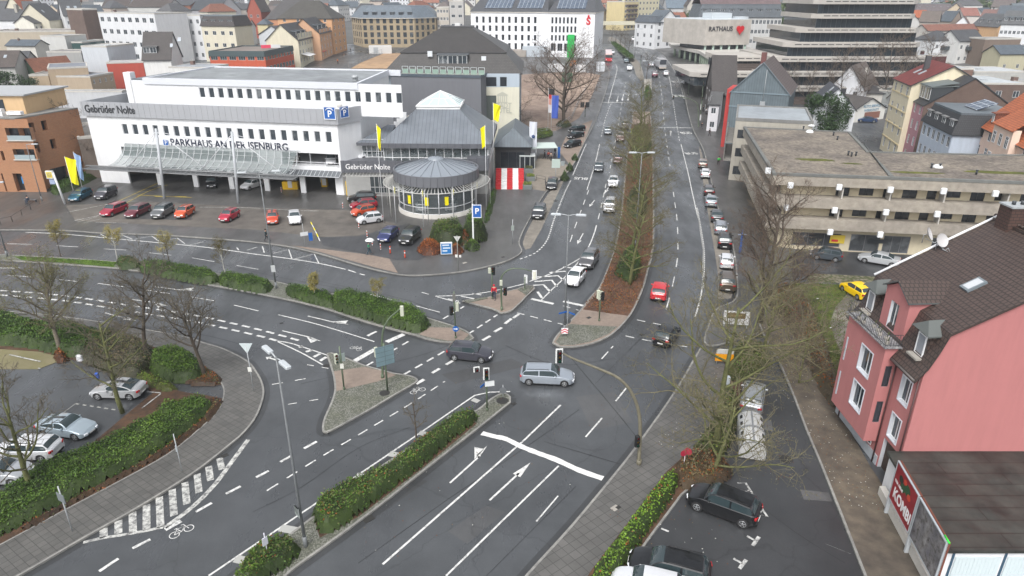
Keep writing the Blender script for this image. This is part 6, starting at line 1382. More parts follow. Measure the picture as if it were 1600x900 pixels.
for i,(lb,A_,B_,yb,D,rf_,ri,wc,rc,fr)in enumerate(bvar):
    q=RH(lb,A_,B_,yb,D,rf_,ri,wc,rc,fr)
    if 'dormer' in lb:
        nd=3 if 'three' in lb else 5
        for k in range(nd):q.dormer(q.W*(k+.5)/nd,1.6,1.4,2,1.2 if rf_!='mansard' else .4,None if rf_!='mansard' else q.h+1.2,wm=flat((.14,.14,.15),.6))
    if 'balcony' in lb:mb=MB();mb.box(q.W*.3,q.W*.8,-1.4,0,q.h-3.3,q.h-2.1);mb.build('balcony',[flat((.05,.06,.065),.6)],q.root)
# ---- far town towards the horizon: individual houses
FR=random.Random(21);far=[]
rcs=[SL,BRN,(.26,.10,.06),(.16,.13,.12),SLB,(.33,.13,.08),(.11,.11,.115)];wcs=[WH,CR,(.55,.54,.52),(.60,.50,.36),(.5,.42,.36),(.68,.67,.64)]
rn={0:'slate grey',1:'dark brown',2:'red brown',3:'dull brown',4:'blue grey',5:'pale red',6:'dark grey'}
PROT={}
for rowy,(y0,step_)in enumerate([(395,21),(440,22),(490,23),(560,25),(640,27),(740,30),(860,34),(1000,40)]):
    x=-y0*.78
    while x<y0*.78:
        xx=x+FR.uniform(-4,4);yy=y0+FR.uniform(-14,14);x+=step_*FR.uniform(.8,1.5)
        pxx,pyy=PX((xx,yy,G(yy)+6))
        if pyy>34 or(900<pxx<1010 and rowy<2)or(1240<pxx<1445)or(rowy<2 and 1085<pxx<1240)or(rowy==0 and(540<pxx<935)):continue
        key=(FR.randrange(7),FR.randrange(6),FR.randrange(3))
        if key not in PROT:
            w=(9,12,16)[key[2]];hh_=(6,8.5,10)[key[2]]
            B_=Bld('far_house','x','house',(xx-w/2,yy),(xx+w/2,yy),9.5,hh_,'far houses towards the horizon')
            B_.walls(wallm(wcs[key[1]],.07),{0:grid(w,(3,4,6)[key[2]],2+(key[2]>0),1.1,1.3,.2,2.8)});B_.roof(('gableX','gableX','hip')[key[2]],(4,4.5,4)[key[2]],tiles(rcs[key[0]]),.4,gable=wallm(wcs[key[1]],.07));o=PROT[key]=B_.root
        else:o=copy_tree(PROT[key]);o.location=(xx,yy,G(yy))
        o.rotation_euler=(0,0,FR.choice([0,.3,-.35,.9,-.8,1.4])+FR.uniform(-.1,.1));far.append((o,key,pxx,rowy))
names_w=['white','cream','light grey','ochre','beige','off white']
for o,key,pxx,rowy in far:
    side='left' if pxx<520 else 'right' if pxx>1080 else 'middle'
    o['label']='small %s far house, %s roof, distant town, %s part'%(names_w[key[1]],rn[key[0]],side)
# ================================================================ VEHICLES
CARG=flat((.022,.03,.034),.06,0,0,.8);CARG.node_tree.nodes['Principled BSDF'].inputs['Base Color'].default_value=(.03,.045,.05,1)
CARD=flat((.015,.015,.016),.55);RIM=flat((.42,.43,.44),.3,.8);LAMPW=flat((.75,.77,.8),.15,0,.5);LAMPR=flat((.38,.008,.01),.2,0,.5);PLATE=flat((.7,.7,.68),.5)
STY={
 'hatch':(4.15,1.76,1.48,.70,1.12,.97,1.85,3.55,4.0,1.02,.06),
 'small':(3.75,1.66,1.50,.74,.92,1.0,1.60,3.25,3.62,1.02,.05),
 'wagon':(4.65,1.80,1.47,.68,1.22,.95,2.0,4.15,4.50,1.0,.08),
 'sedan':(4.65,1.80,1.44,.68,1.25,.95,2.05,3.25,3.95,1.05,.08),
 'suv':(4.55,1.86,1.68,.86,1.15,1.12,1.85,4.0,4.38,1.14,.07),
 'coupe':(4.3,1.80,1.36,.62,1.35,.90,2.1,2.95,3.75,.98,.08),
 'van':(4.9,1.90,1.95,.95,.75,1.2,1.45,4.7,4.82,1.1,.03)}
CM={}
def lerp(a,b,t):return a+(b-a)*max(0,min(1,t))
def sm(t):t=max(0,min(1,t));return t*t*(3-2*t)
def carmesh(style):
    if style in CM:return CM[style]
    L,Wd,H,hz,cx,cz,rf,rr,re,tz,dr=STY[style];hw=Wd/2
    wr=.32 if style!='suv' else .36;ax1,ax2=.82,L-.82+(.02 if style!='small' else .05);ar=wr+.055;zl=.24 if style!='suv' else .30
    xs=sorted({round(i*L/44,3)for i in range(45)}|{round(a+k*ar/5,3)for a in(ax1,ax2)for k in range(-5,6)}|{cx,rf,rr,re,round(cx+.1,3),.03,.08,L-.03,L-.08})
    V=[];info=[]
    pill=[rf+.02+(rr-rf)*.46]
    for x in xs:
        f=1-.30*(1-sm(x/.55))**2-.0;b=1-.20*(1-sm((L-x)/.5))**2;w=hw*f*b
        zb=lerp(hz,cz,sm(x/cx)**.8)if x<cx else lerp(cz,tz,(x-cx)/(L-cx))
        if x<.25:zb-=.16*(1-x/.25)**2
        if x>L-.14:zb-=.14*((x-L+.14)/.14)**2
        if x<cx:zt=zb+.03
        elif x<rf:zt=lerp(zb+.03,H,math.sin((x-cx)/(rf-cx)*math.pi/2)**.95)
        elif x<rr:zt=H-dr*sm((x-rf)/(rr-rf))+.02*math.sin((x-rf)/(rr-rf)*math.pi)
        elif x<re:zt=lerp(H-dr,tz+.03,((x-rr)/(re-rr))**1.35)
        else:zt=zb+.03
        low=zl+.10*(1-sm(x/.3))+.12*(1-sm((L-x)/.35))
        arch=0
        for a in(ax1,ax2):
            if abs(x-a)<ar:arch=max(arch,wr+math.sqrt(max(0,ar*ar-(x-a)**2)))
        lo=max(low,arch);cab=max(0,zt-zb-.03)
        ww=w*.955-cab*.30;
        z2=max(lo+.02,low+.14);z3=max(z2+.02,low+(zb-low)*.62)
        row=[(x,0,lo),(x,w*.9,lo),(x,w*.985,max(lo,low+.03)+.005),(x,w,z2),(x,w*1.0,z3),(x,w*.965,zb-.03),(x,w*.92,zb)]
        if cab>.02:row+=[(x,ww,zt-.05),(x,ww-.07,zt-.005),(x,ww*.55,zt+.03),(x,0,zt+.045)]
        else:row+=[(x,w*.84,zb+.015),(x,w*.72,zb+.028),(x,w*.4,zb+.05),(x,0,zb+.055)]
        V.append(row);info.append((x,cab))
    body,gl=MB(),MB();nr=11
    full=[[(x,y,z)for(x,y,z)in r]+[(x,-y,z)for(x,y,z)in reversed(r[1:-1])]for r in V];N=len(full[0])
    def isglass(i,k):
        x0,x1=info[i][0],info[i+1][0];xm=(x0+x1)/2;c=(info[i][1]+info[i+1][1])/2
        kk=k if k<nr-1 else N-1-k
        if c>.10 and kk==6:return not(any(abs(xm-p)<.05 for p in pill)or xm>re-.18 or xm<cx+.28)if style!='van' else xm<pill[0]-.5
        if kk in(8,9)and((cx+.06<xm<rf-.04)or(rr+.03<xm<re-.05)):return True
        return False
    for i in range(len(full)-1):
        for k in range(N):
            k2=(k+1)%N;q=[full[i][k],full[i][k2],full[i+1][k2],full[i+1][k]]
            if isglass(i,k):gl.quad(*q,0,False)
            else:body.quad(*q,0,True)
    body.poly(full[0][::-1]);body.poly(full[-1])
    tr=MB()
    fz=hz-.30;tr.box(-.015,.10,-hw*.5,hw*.5,fz-.08,fz+.08);tr.box(-.01,.12,-hw*.45,hw*.45,.26,.40);tr.box(L-.10,L+.012,-hw*.6,hw*.6,.28,.44)
    tr.box(ax1+ar,ax2-ar,-hw*.97,-hw*.93,zl-.04,zl+.05);tr.box(ax1+ar,ax2-ar,hw*.93,hw*.97,zl-.04,zl+.05)
    for a in(ax1,ax2):tr.box(a-ar+.01,a+ar-.01,-hw*.88,hw*.88,.22,wr+ar*.8)
    tr.box(.5,L-.5,-hw*.8,hw*.8,.16,.3)
    if style in('suv','wagon'):
        for s in(1,-1):tr.tube([(rf+.15,s*(hw*.955-(H-cz)*.30-.05),H+.02),(rf+.3,s*(hw*.955-(H-cz)*.3-.05),H+.07),(rr-.1,s*(hw*.955-(H-cz)*.3-.05),H+.02)],.022,5)
    wh=MB();wh.tube([(0,-.10,0),(0,-.09,0),(0,.09,0),(0,.10,0)],[wr-.03,wr,wr,wr-.03],22)
    rm=MB();M=Matrix.Rotation(math.pi/2,4,'X');rm.lathe([(wr*.66,.0),(wr*.64,.012),(wr*.56,.0)],20,0,M@Matrix.Translation((0,0,.105)))
    for k in range(5):
        Mk=Matrix.Rotation(k*2*math.pi/5,4,'Y');rm.box(-.035,.035,-.115,-.095,0,wr*.62,0,Mk)
    rm.lathe([(.001,.03),(.07,.02),(.08,0)],10,0,M@Matrix.Translation((0,0,.1)))
    mir=MB();mir.bbox(-.06,.06,-.13,.10,0,.13,.02)
    hl=MB();hl.add([(.0,0,0),(.0,.34,.03),(.30,.42,.06),(.30,.43,.16),(.05,.36,.15),(.03,0,.10),(.22,.1,.17)],[(0,1,4,5),(1,2,3,4),(5,4,3,6)],0);hl.add([(.0,0,0),(.0,-.34,.03),(.30,-.42,.06),(.30,-.43,.16),(.05,-.36,.15),(.03,0,.10),(.22,-.1,.17)],[(5,4,1,0),(4,3,2,1),(6,3,4,5)],0)if False else None
    tl=MB();tl.bbox(-.10,.03,-.19,.14,0,.17,.03)
    pl=MB();pl.box(-.01,.01,-.26,.26,0,.11)
    CM[style]=dict(body=body.mesh('car_body',[flat((.5,.5,.5))],False),gl=gl.mesh('car_windows',[CARG],False),tr=tr.mesh('trim',[CARD],False),wh=wh.mesh('wheel',[RUBBER],False),rm=rm.mesh('rim',[RIM],False),mir=mir.mesh('mirror',[flat((.5,.5,.5))],False),hl=hl.mesh('headlight',[LAMPW],False),tl=tl.mesh('tail_light',[LAMPR],False),pl=pl.mesh('number_plate',[PLATE],False),ax=(ax1,ax2),wr=wr)
    return CM[style]
def setmat(o,m):
    o.material_slots[0].link='OBJECT';o.material_slots[0].material=m
def paintc(c,rough=.28,metal=.35):return flat(c,rough,metal,.8)
def car(label,style,colour,front,rear,group=None,roof=None,lights=False,cat='car',z=.02,metal=.35,name='car'):
    d=carmesh(style);L,Wd,H,hz,cx,cz,rf,rr,re,tz,dr=STY[style];hw=Wd/2
    a=W(*front);b=W(*rear);c=(a+b)/2;h=(a-b).to_2d();ang=math.atan2(h.y,h.x);gz_=G(c.y)+z
    t=thing(name,label,cat,(c.x,c.y,gz_),0,group);pitch=math.atan2(G(c.y+math.sin(ang)*2)-G(c.y-math.sin(ang)*2),4)
    t.rotation_euler=(0,-pitch if True else 0,ang+math.pi)if False else(0,pitch,ang+math.pi)
    P=paintc(colour,metal=metal);off=-L/2
    def put(nm,me,x,y,z_,rz=0,parent=t,sc_=None):
        o=link(nm,me,parent,(x+(off if parent is t else 0),y,z_),rz)
        if sc_:o.scale=sc_
        return o
    o=put('body',d['body'],0,0,0);setmat(o,P);put('windows',d['gl'],0,0,0);put('trim',d['tr'],0,0,0)
    if roof:
        mb=MB();n=7;w_=hw*.955-(H-cz)*.30-.04
        for i in range(n):x0=rf-.02+(rr-rf+.04)*i/n;x1=rf-.02+(rr-rf+.04)*(i+1)/n;zz=lambda x:H-dr*sm((x-rf)/(rr-rf))+.02*math.sin(max(0,(x-rf)/(rr-rf))*math.pi)+.052;mb.quad((x0,-w_,zz(x0)-.055),(x1,-w_,zz(x1)-.055),(x1,0,zz(x1)),(x0,0,zz(x0)));mb.quad((x0,0,zz(x0)),(x1,0,zz(x1)),(x1,w_,zz(x1)-.055),(x0,w_,zz(x0)-.055))
        mb.build('roof_panel',[paintc(roof)],t,(off,0,0),uv=False)
    for x in d['ax']:
        for s in(1,-1):
            w=put('wheel',d['wh'],x,s*(hw-.115),d['wr'],0 if s<0 else math.pi);put('rim',d['rm'],0,0,0,0,w)
    for s in(1,-1):
        o=put('mirror',d['mir'],cx+.42,s*(hw+.06),cz-.02,0 if s>0 else math.pi);setmat(o,P)
        mbh=CM[style].setdefault('hlm',None)
        if mbh is None:
            mbh=MB();mbh.bbox(-.02,.26,-.16,.16,0,.15,.035);mbh=CM[style]['hlm']=mbh.mesh('headlight',[LAMPW],False)
        o=put('headlight',mbh,.04,s*hw*.63,hz-.20,-s*.42)
        o=put('tail_light',d['tl'],L-.035,s*(hw*.76),tz-.24,s*.25)
        if lights=='brake':pass
    put('number_plate',d['pl'],-.022,0,.40);put('number_plate',d['pl'],L+.012,0,.46 if style!='sedan' else .62)
    return t
DG_=(.035,.037,.042);BK=(.008,.009,.011);SI=(.42,.44,.46);WT=(.72,.73,.75);GY=(.14,.15,.17)
car('dark grey hatchback crossing the junction in front of the arched signal','hatch',(.045,.045,.06),(770,563),(700,556))
car('silver grey estate car crossing the middle of the junction','wagon',(.36,.40,.45),(896,598),(814,594),metal=.5)
car('black estate SUV with silver roof rails parked in the lower right bay','suv',BK,(1083,783),(1176,817))
car('black saloon partly cut off by the bottom edge of the photo','wagon',BK,(985,884),(1105,912))
car('white car cut off by the bottom edge beside the black saloon','hatch',WT,(962,918),(1060,940))
car('bright red hatchback driving away on the right carriageway','hatch',(.55,.02,.03),(1033,450),(1027,474),metal=.1)
car('black hatchback with red rear lights under the bare roadside tree','hatch',BK,(1050,519),(1032,543))
car('white hatchback waiting at the stop line left of the planted median','small',WT,(889,453),(908,430),metal=0)
car('dark grey car right behind the white hatchback at the stop line','suv',(.10,.10,.105),(912,425),(927,402))
car('white car beside the median under the overhanging bare tree','suv',(.55,.55,.56),(950,338),(955,318))
car('white car following along the median behind the first white one','hatch',WT,(957,298),(959,282))
car('reddish brown car half hidden by twigs beside the median','hatch',(.12,.06,.06),(964,260),(967,247))
car('reddish brown car further up the median lane behind twigs','suv',(.16,.10,.09),(968,226),(971,213))
car('dark grey car driving towards the camera in the bus side lane','sedan',(.07,.08,.09),(934,273),(937,258))
car('grey saloon driving towards the camera below the stop bars','sedan',(.16,.18,.2),(949,215),(951,201))
car('brown grey SUV in the right hand lane level with the grey saloon','suv',(.12,.11,.12),(975,206),(977,194))
car('black SUV parked at the kerb left of the bus lane','suv',DG_,(838,348),(846,328))
car('black estate parked at the kerb further up from the black SUV','wagon',BK,(860,302),(865,284))
for lb,f_,r_,st_ in(('black estate parked slantwise, farthest of the three by the big tree',(889,209),(913,204),'wagon'),('black saloon parked slantwise, middle of the three by the big tree',(887,219),(911,213),'sedan'),('black saloon parked slantwise, nearest of the three by the big tree',(882,233),(906,227),'wagon')):
    car(lb,st_,BK,f_,r_,'black cars parked slantwise by the big tree',z=.14)
car('dark blue car near the far median tip on the avenue','hatch',(.04,.07,.09),(979,102),(978,94))
car('white car with lit headlights coming down the avenue','hatch',WT,(984,114),(983,104))
car('silver car in the left lane of the far right carriageway','hatch',SI,(1018,100),(1018,107))
car('dark red car behind the far traffic light on the right carriageway','suv',(.10,.02,.04),(1023,115),(1023,124))
car('white car following the lorry on the far avenue','hatch',WT,(1040,113),(1041,122))
car('white van driving away beside the far hedge','van',WT,(990,58),(989,70),cat='van')
car('white car just behind the red bus','wagon',WT,(957,88),(956,80))
car('white patrol style car parked on the right pavement','hatch',WT,(1068,132),(1080,131),z=.14)
side=[('beige brown car, farthest in the kerbside row on the right','hatch',(.22,.17,.14),1097,255,266),('white small car, second in the kerbside row on the right','small',WT,1101,271,282),('dark brown car parked before the silver one on the right','hatch',(.06,.045,.045),1107,297,309),('silver saloon parked in the kerbside row on the right','sedan',(.30,.33,.36),1110,313,326),('dark grey saloon parked behind the silver saloon','sedan',(.06,.065,.07),1119,336,350),('silver grey estate with white roof in the kerbside row','wagon',(.28,.30,.34),1125,354,369),('black SUV parked just before the white hatchback','suv',BK,1131,373,393),('white and red hatchback parked near the roadside tree','small',WT,1134,407,424),('brown car with wet bonnet, nearest in the kerbside row','suv',(.10,.075,.055),1135,437,458)]
for i,(lb,st_,c_,x,y0,y1)in enumerate(side):car(lb,st_,c_,(x,y0),(x+1,y1),'cars parked in the kerbside row')
car('dark grey green small hatchback parked below the balconies','small',(.06,.075,.09),(1268,402),(1312,408))
car('silver car parked below the balconies beside the pink house roof','sedan',(.5,.52,.54),(1352,408),(1392,415))
car('bright yellow car parked on the gravel behind the pink house','hatch',(.85,.55,.0),(1322,452),(1352,470),metal=0)
car('dark blue car parked before the white workshop','sedan',(.02,.05,.13),(1338,190),(1370,192))
dl='cars shown on the dealer forecourt'
for a_ in[('teal blue hatchback at the left end of the forecourt','wagon',(.01,.10,.16),(108,321),(145,303)),('dark grey SUV beside the teal blue car','suv',(.05,.048,.06),(150,318),(183,301)),('red estate car on the forecourt, first of the front row','wagon',(.36,.01,.035),(160,343),(198,327)),('dark maroon estate next to the red one on the forecourt','wagon',(.14,.012,.025),(198,346),(234,328)),('grey SUV with black roof between maroon and orange cars','suv',(.12,.125,.13),(240,348),(270,329),BK),('orange small car with black roof on the forecourt','small',(.62,.085,.02),(276,347),(303,331),BK),('crimson car with black roof beside the second canopy mast','small',(.42,.01,.04),(344,353),(374,336),BK),('orange red SUV with black roof facing the street','small',(.60,.06,.02),(426,359),(428,338),BK),('white hatchback facing the street beside the orange red car','hatch',WT,(463,358),(460,338)),('black SUV parked in front of the yellow pillar board','suv',BK,(545,318),(588,316)),('crimson car with silver roof line near the round hall','hatch',(.34,.01,.03),(547,329),(590,324),BK),('orange car with black roof near the round hall','small',(.60,.075,.02),(548,341),(588,333),BK),('white small car in front of the orange car near the round hall','small',WT,(557,352),(599,346)),('navy blue hatchback beside the drive near the red posts','hatch',(.02,.03,.12),(593,386),(620,364)),('black SUV beside the navy car near the red bushes','suv',(.025,.027,.028),(628,389),(653,367))]:
    car(a_[0],a_[1],a_[2],a_[3],a_[4],dl,a_[5]if len(a_)>5 else None,z=.145)
car('black car inside the open garage behind the first mast','hatch',BK,(331,298),(332,286),'cars inside the parking garage',z=.13);car('white car inside the open garage behind the second mast','hatch',WT,(378,300),(410,290),'cars inside the parking garage',z=.13)
car('silver convertible with black roof parked alone in the left car park','coupe',(.45,.46,.47),(153,617),(222,618),roof=BK)
car('pale blue convertible with black soft top in the left car park','coupe',(.36,.43,.48),(146,681),(70,672),roof=BK)
car('white estate car in the left car park near the hedge','wagon',WT,(-8,712),(98,712))
car('silver hatchback cut off by the left edge of the photo','hatch',SI,(46,748),(-42,752))
car('silver car parked beyond the white recycling container','wagon',(.36,.38,.40),(1178,612),(1172,646))
for k,(x,z,c)in enumerate(((460,5.4,(.5,.48,.45)),(518,5.4,WT))):
    q=fp(PK,x,250,3);o=car('%s car on the upper garage deck behind the opening'%('beige' if k==0 else 'white'),'hatch',c,(x,300),(x+2,290),'cars on the upper garage deck');v=PK.root.location+Vector((PK.d.x,PK.d.y,0))*q[0]+Vector((PK.n.x,PK.n.y,0))*3;o.location=(v.x,v.y,4.62)
for k,x in enumerate((575,622,650,690,730)):
    q=fp(SH,x,245,4);o=car('white show car, number %s from the left behind the upper glazing'%('one','two','three','four','five')[k],'hatch',WT,(x,250),(x+8,249),'show cars behind the upper glazing');v=SH.root.location+Vector((SH.d.x,SH.d.y,0))*q[0]+Vector((SH.n.x,SH.n.y,0))*5;o.location=(v.x,v.y,5.24)
for k,(dx,dy)in enumerate(((-2.2,-1.5),(2.2,-1.2))):o=car('white show car inside the round hall, %s of the two'%('left','right')[k],'hatch',WT,(680,330),(684,316),'show cars inside the round hall');o.location=(RC.x+dx,RC.y+dy,.28)
p,q=W(951,97),W(948,78);bc=thing('bus','red and white city bus at the far left of the avenue','bus',(p.x,p.y,p.z),math.atan2((q-p).y,(q-p).x));bc.rotation_euler[1]=-math.atan2(G(q.y)-G(p.y),22)
mb=MB();mb.bbox(0,11.5,-1.25,1.25,.35,1.5,.1);mb.build('body',[paintc((.50,.02,.03),metal=0)],bc);mb=MB();mb.bbox(.05,11.45,-1.22,1.22,1.45,2.55,.05);mb.build('windows',[CARG],bc);mb=MB();mb.bbox(0,11.5,-1.25,1.25,2.5,3.0,.12);mb.build('roof',[paintc((.62,.45,.43),metal=0)],bc)
for x in(2.3,8.5):
    for s in(1,-1):link('wheel',carmesh('suv')['wh'],bc,(x,s*1.15,.45)).scale=(1.3,1,1.3)
for s in(-.9,.9):mb=MB();mb.bbox(-.05,.05,-.15,.15,.7,.95,.02);mb.build('headlight',[LAMPW],bc,(0,s,0))
p,q=W(1035,110),W(1035,100);tr_=thing('lorry','lorry with pale tail and dark box driving away on the avenue','lorry',(p.x,p.y,p.z),math.pi/2)
mb=MB();mb.bbox(0,6.5,-1.25,1.25,1.0,3.7,.06);mb.build('cargo_box',[flat((.35,.35,.36),.5)],tr_);mb=MB();mb.box(-.03,0,-1.15,1.15,1.9,3.5);mb.build('rear_door',[flat((.035,.04,.05),.4)],tr_);mb=MB();mb.box(-.1,0,-1.2,1.2,.6,1.1);mb.build('bumper',[flat((.4,.35,.3),.5)],tr_);mb=MB();mb.bbox(6.8,8.6,-1.2,1.2,.6,3.0,.15);mb.build('cab',[paintc((.5,.5,.52))],tr_)
for x in(1.5,7.6):
    for s in(1,-1):link('wheel',carmesh('suv')['wh'],tr_,(x,s*1.1,.48)).scale=(1.35,1.2,1.35)
cd_=(W(1168,664)-W(1172,712)).to_2d().normalized()
for k,(dy,lb)in enumerate(((0,'white barrel topped recycling container with dark slots, nearer of the two'),(2.15,'white barrel topped recycling container with dark slots, farther of the two'))):
    w=W(1173,706);t=thing('recycling_container',lb,'container',(w.x+cd_.x*dy,w.y+cd_.y*dy,w.z+.02),math.atan2(cd_.y,cd_.x)-math.pi/2,'recycling containers in the side street')
    HL,RR=1.0,.92;arc=[(-RR*math.cos(math.pi*j/12),.75+.78*math.sin(math.pi*j/12))for j in range(13)];base=[(-RR,.08)]+arc+[(RR,.08)];n=len(base)
    mb=MB()
    for j in range(n-1):a,b=base[j],base[j+1];mb.quad((a[0],-HL,a[1]),(b[0],-HL,b[1]),(b[0],HL,b[1]),(a[0],HL,a[1]))
    mb.poly([(a[0],-HL,a[1])for a in reversed(base)]);mb.poly([(a[0],HL,a[1])for a in base]);mb.build('hull',[grain((.50,.50,.49),.1,2,.5)],t)
    mb=MB();mb.box(-.06,.06,-HL-.02,HL+.02,1.5,1.57);mb.build('ridge',[flat((.20,.21,.22),.5)],t)
    for y in(-HL-.03,HL-.03):mb=MB();mb.tube([(p[0]*1.01,y+.03,p[1]+.01)for p in arc],.05,5);mb.build('rim_band',[flat((.20,.21,.22),.5)],t)
    for s_ in(-1,1):
        for y in(-.5,.4):q=MB();M=Matrix.Translation((s_*.72,y,1.24))@Matrix.Rotation(s_*.85,4,'Y');q.box(-.10,.10,-.17,.17,-.03,.05,0,M);q.build('slot',[BLACK],t)
# ================================================================ VEGETATION
BARKG=grain((.13,.135,.05),.35,6,.9,.3,'OBJ',.2,(.16,.17,.06));BARK=grain((.085,.068,.052),.3,6,.9,.3);BARKL=grain((.17,.145,.11),.25,6,.9,.3);WHITEBARK=grain((.45,.44,.40),.2,5,.8)
TWG=grain((.165,.148,.085),.3,4,.9,0);TWB=grain((.125,.108,.078),.3,4,.9,0);TWR=grain((.15,.11,.08),.3,4,.9)
def bare(seed,Hh,spread,tr,lean=(0,0),trunk=.35,n1=8,n2=6,n3=6,n4=3,up=.55,twr=.016,leaves=0,leafsize=.1):
    r=random.Random(seed);wood,tw=MB(),MB();tips=[]
    def grow(p,d,L,r0,lv):
        n=(6,6,4,3,2)[lv];pts=[p];rad=[r0];q=p.copy();dd=d.copy();jit=(.05,.16,.22,.3,.4)[lv]
        for i in range(n):
            dd=(dd+Vector((r.gauss(0,jit),r.gauss(0,jit),r.gauss(0,jit*.6)+(.06*up if lv>0 else 0)))).normalized()
            q=q+dd*L/n;pts.append(q.copy());rad.append(r0*(1-.72*(i+1)/n))
        (wood if lv<2 else tw).tube(pts,rad,(8,6,4,3,3)[lv],0,lv<1)
        if lv>=4:tips.append(q);return
        cnt=(n1,n2,n3,n4)[lv]
        for k in range(cnt):
            t=(trunk+(1-trunk)*(k+r.random()*.6)/cnt)if lv==0 else(.22+.78*(k+r.random())/cnt);t=min(t,.98)
            f=t*n;i=int(f);a=pts[i].lerp(pts[min(i+1,n)],f-i);base=(pts[min(i+1,n)]-pts[i]).normalized()
            az=k*2.4+r.uniform(-.5,.5);o=base.orthogonal().normalized();o=Matrix.Rotation(az,3,base)@o
            if lv==0:
                hz=Vector((math.cos(az),math.sin(az),0));cl=.35+.55*t*up+r.uniform(-.1,.15);nd=(hz+Vector((0,0,cl))).normalized();LL=spread*(1.05-.35*t)*r.uniform(.8,1.15);rr_=r0*(.55-.25*t)
            else:nd=(base*.75+o*.75+Vector((0,0,.12*up))).normalized();LL=L*(.42,.48,.5,.5)[lv]*r.uniform(.7,1.25)*(1.1-.4*t);rr_=max(twr,rad[min(i+1,n)]*.62)
            grow(a,nd,LL,rr_,lv+1)
    grow(Vector((0,0,-.2)),Vector((lean[0],lean[1],1)).normalized(),Hh*.82,tr,0)
    lf=None
    if leaves:
        lf=MB()
        for t in tips:
            for _ in range(leaves):
                c=t+Vector((r.gauss(0,.14),r.gauss(0,.14),r.gauss(0,.12)));a=Vector((r.gauss(0,1),r.gauss(0,1),r.gauss(0,1))).normalized()*leafsize;b=a.orthogonal().normalized()*leafsize*.7
                lf.quad(c-a,c-b,c+a,c+b)
    return wood,tw,lf
PT={}
def tree(label,base,top=None,kind='bare',seed=1,spread=3.5,tr=.16,bark=None,twig=None,group=None,H_=None,rz=None,leafmat=None,z=.0,name='bare_tree',**kw):
    w=W(*base);h=H_ or hgt(base,top);key=(kind,seed)
    t=thing(name,label,'tree',(w.x,w.y,w.z+z),R.uniform(0,6)if rz is None else rz,group)
    if key not in PT:
        wd_,tw,lf=bare(seed,h,spread,tr,**kw);PT[key]=(wd_.mesh('trunk',[bark or BARK],False),tw.mesh('crown',[twig or TWB],False),lf.mesh('leaves',[leafmat or leafm((.17,.15,.045))],False)if lf else None,h)
    a,b,c,h0=PT[key];s=h/h0
    for nm,me in(('trunk',a),('crown',b)):o=link(nm,me,t);o.scale=(s,s,s);cr=o
    if c:o=link('leaves',c,cr)
    return t
G1='young trees along the upper median'
tree('twiggy bare shrub tree over the pavement beside the pink house',(1248,600),500,seed=45,spread=4.6,tr=.1,bark=BARKG,twig=TWR,trunk=.06,n1=9,n2=7,n3=5,n4=3,up=.9)
tree('twiggy bare shrub tree at the corner of the bramble thicket',(1225,500),425,seed=45,spread=4.6,tr=.1,bark=BARKG,twig=TWR)
tree('twiggy bare shrub tree near the white notice board',(1135,540),455,seed=46,spread=4.2,tr=.1,bark=BARKG,twig=TWG,trunk=.06,n1=8,n2=7,n3=5,n4=3,up=.9)
tree('large bare tree with green tinged branches behind the left car park hedge',(95,553),412,seed=11,spread=4.6,tr=.24,bark=BARKL,twig=TWG,trunk=.36,n1=14,n2=9,n3=6,n4=4,up=.9,leaves=1,leafsize=.05,leafmat=leafm((.20,.22,.05)))
tree('bare brown tree with fine twigs between the two hedges',(229,560),405,seed=12,spread=4.4,tr=.22,trunk=.38,n1=13,n2=9,n3=6,n4=3,up=.8)
tree('bare tree at the hedge tip beside the curved pavement',(321,590),440,seed=13,spread=4.0,tr=.19,trunk=.38,n1=13,n2=9,n3=6,n4=3,up=.8)
tree('bare tree with lichen green trunk beside the silver convertible',(192,645),470,seed=14,spread=4.3,tr=.2,bark=BARKG,twig=TWB,trunk=.3,n1=13,n2=8,n3=6,n4=3,up=.6)
tree('bare tree with ivy on its trunk at the lower left hedge',(50,768),598,seed=15,spread=4.2,tr=.2,bark=BARKG,twig=TWB,trunk=.22,n1=12,n2=8,n3=5,n4=3,up=1.0)
tree('small bare tree in the hedge of the lower median',(652,697),612,seed=16,spread=1.6,tr=.09,trunk=.42,n1=8,n2=6,n3=5,n4=2,up=.9,twr=.008)
for i,(b,tp,lb,s_)in enumerate((((95,403),342,'young tree with olive foliage, leftmost on the grass of the upper median',21),((184,407),350,'young tree with a white painted trunk on the upper median',22),((268,420),358,'thin young tree between the white trunked one and the fullest one',21),((353,433),366,'young tree with the fullest olive crown on the upper median',22),((493,468),418,'thin white stemmed sapling at the gap in the upper hedge',23),((592,480),432,'young tree standing in the hedge left of the junction',22))):
    tree(lb,b,tp,seed=s_,spread=1.5 if s_!=23 else .7,tr=.075,bark=WHITEBARK if i in(1,4)else BARK,twig=TWR,group=G1,trunk=.45,n1=9,n2=6,n3=5,n4=2,up=1.3,leaves=3,leafsize=.055,leafmat=leafm((.24,.21,.07)),twr=.007,name='young_tree')
for i,(b,tp,lb,sd_,sp,tr_)in enumerate((((984,447),306,'bare tree at the lower end of the planted median',31,5.2,.22),((988,392),252,'bare tree second from the lower end of the planted median',32,5.4,.22),((1003,330),196,'wide bare tree reaching over the right carriageway from the median',33,6.4,.26),((990,285),178,'bare tree left of the tall double lamp on the median',31,5.0,.22),((1003,248),150,'bare tree behind the tall double lamp on the median',32,5.0,.22),((1001,208),118,'bare tree at the upper end of the planted median',31,4.6,.2))):
    tree(lb,b,tp,seed=sd_,spread=sp,tr=tr_,bark=BARKG,twig=grain((.14,.12,.06),.3,4,.9),group='bare trees on the planted median',trunk=.2,n1=13,n2=9,n3=6,n4=3,up=.65)
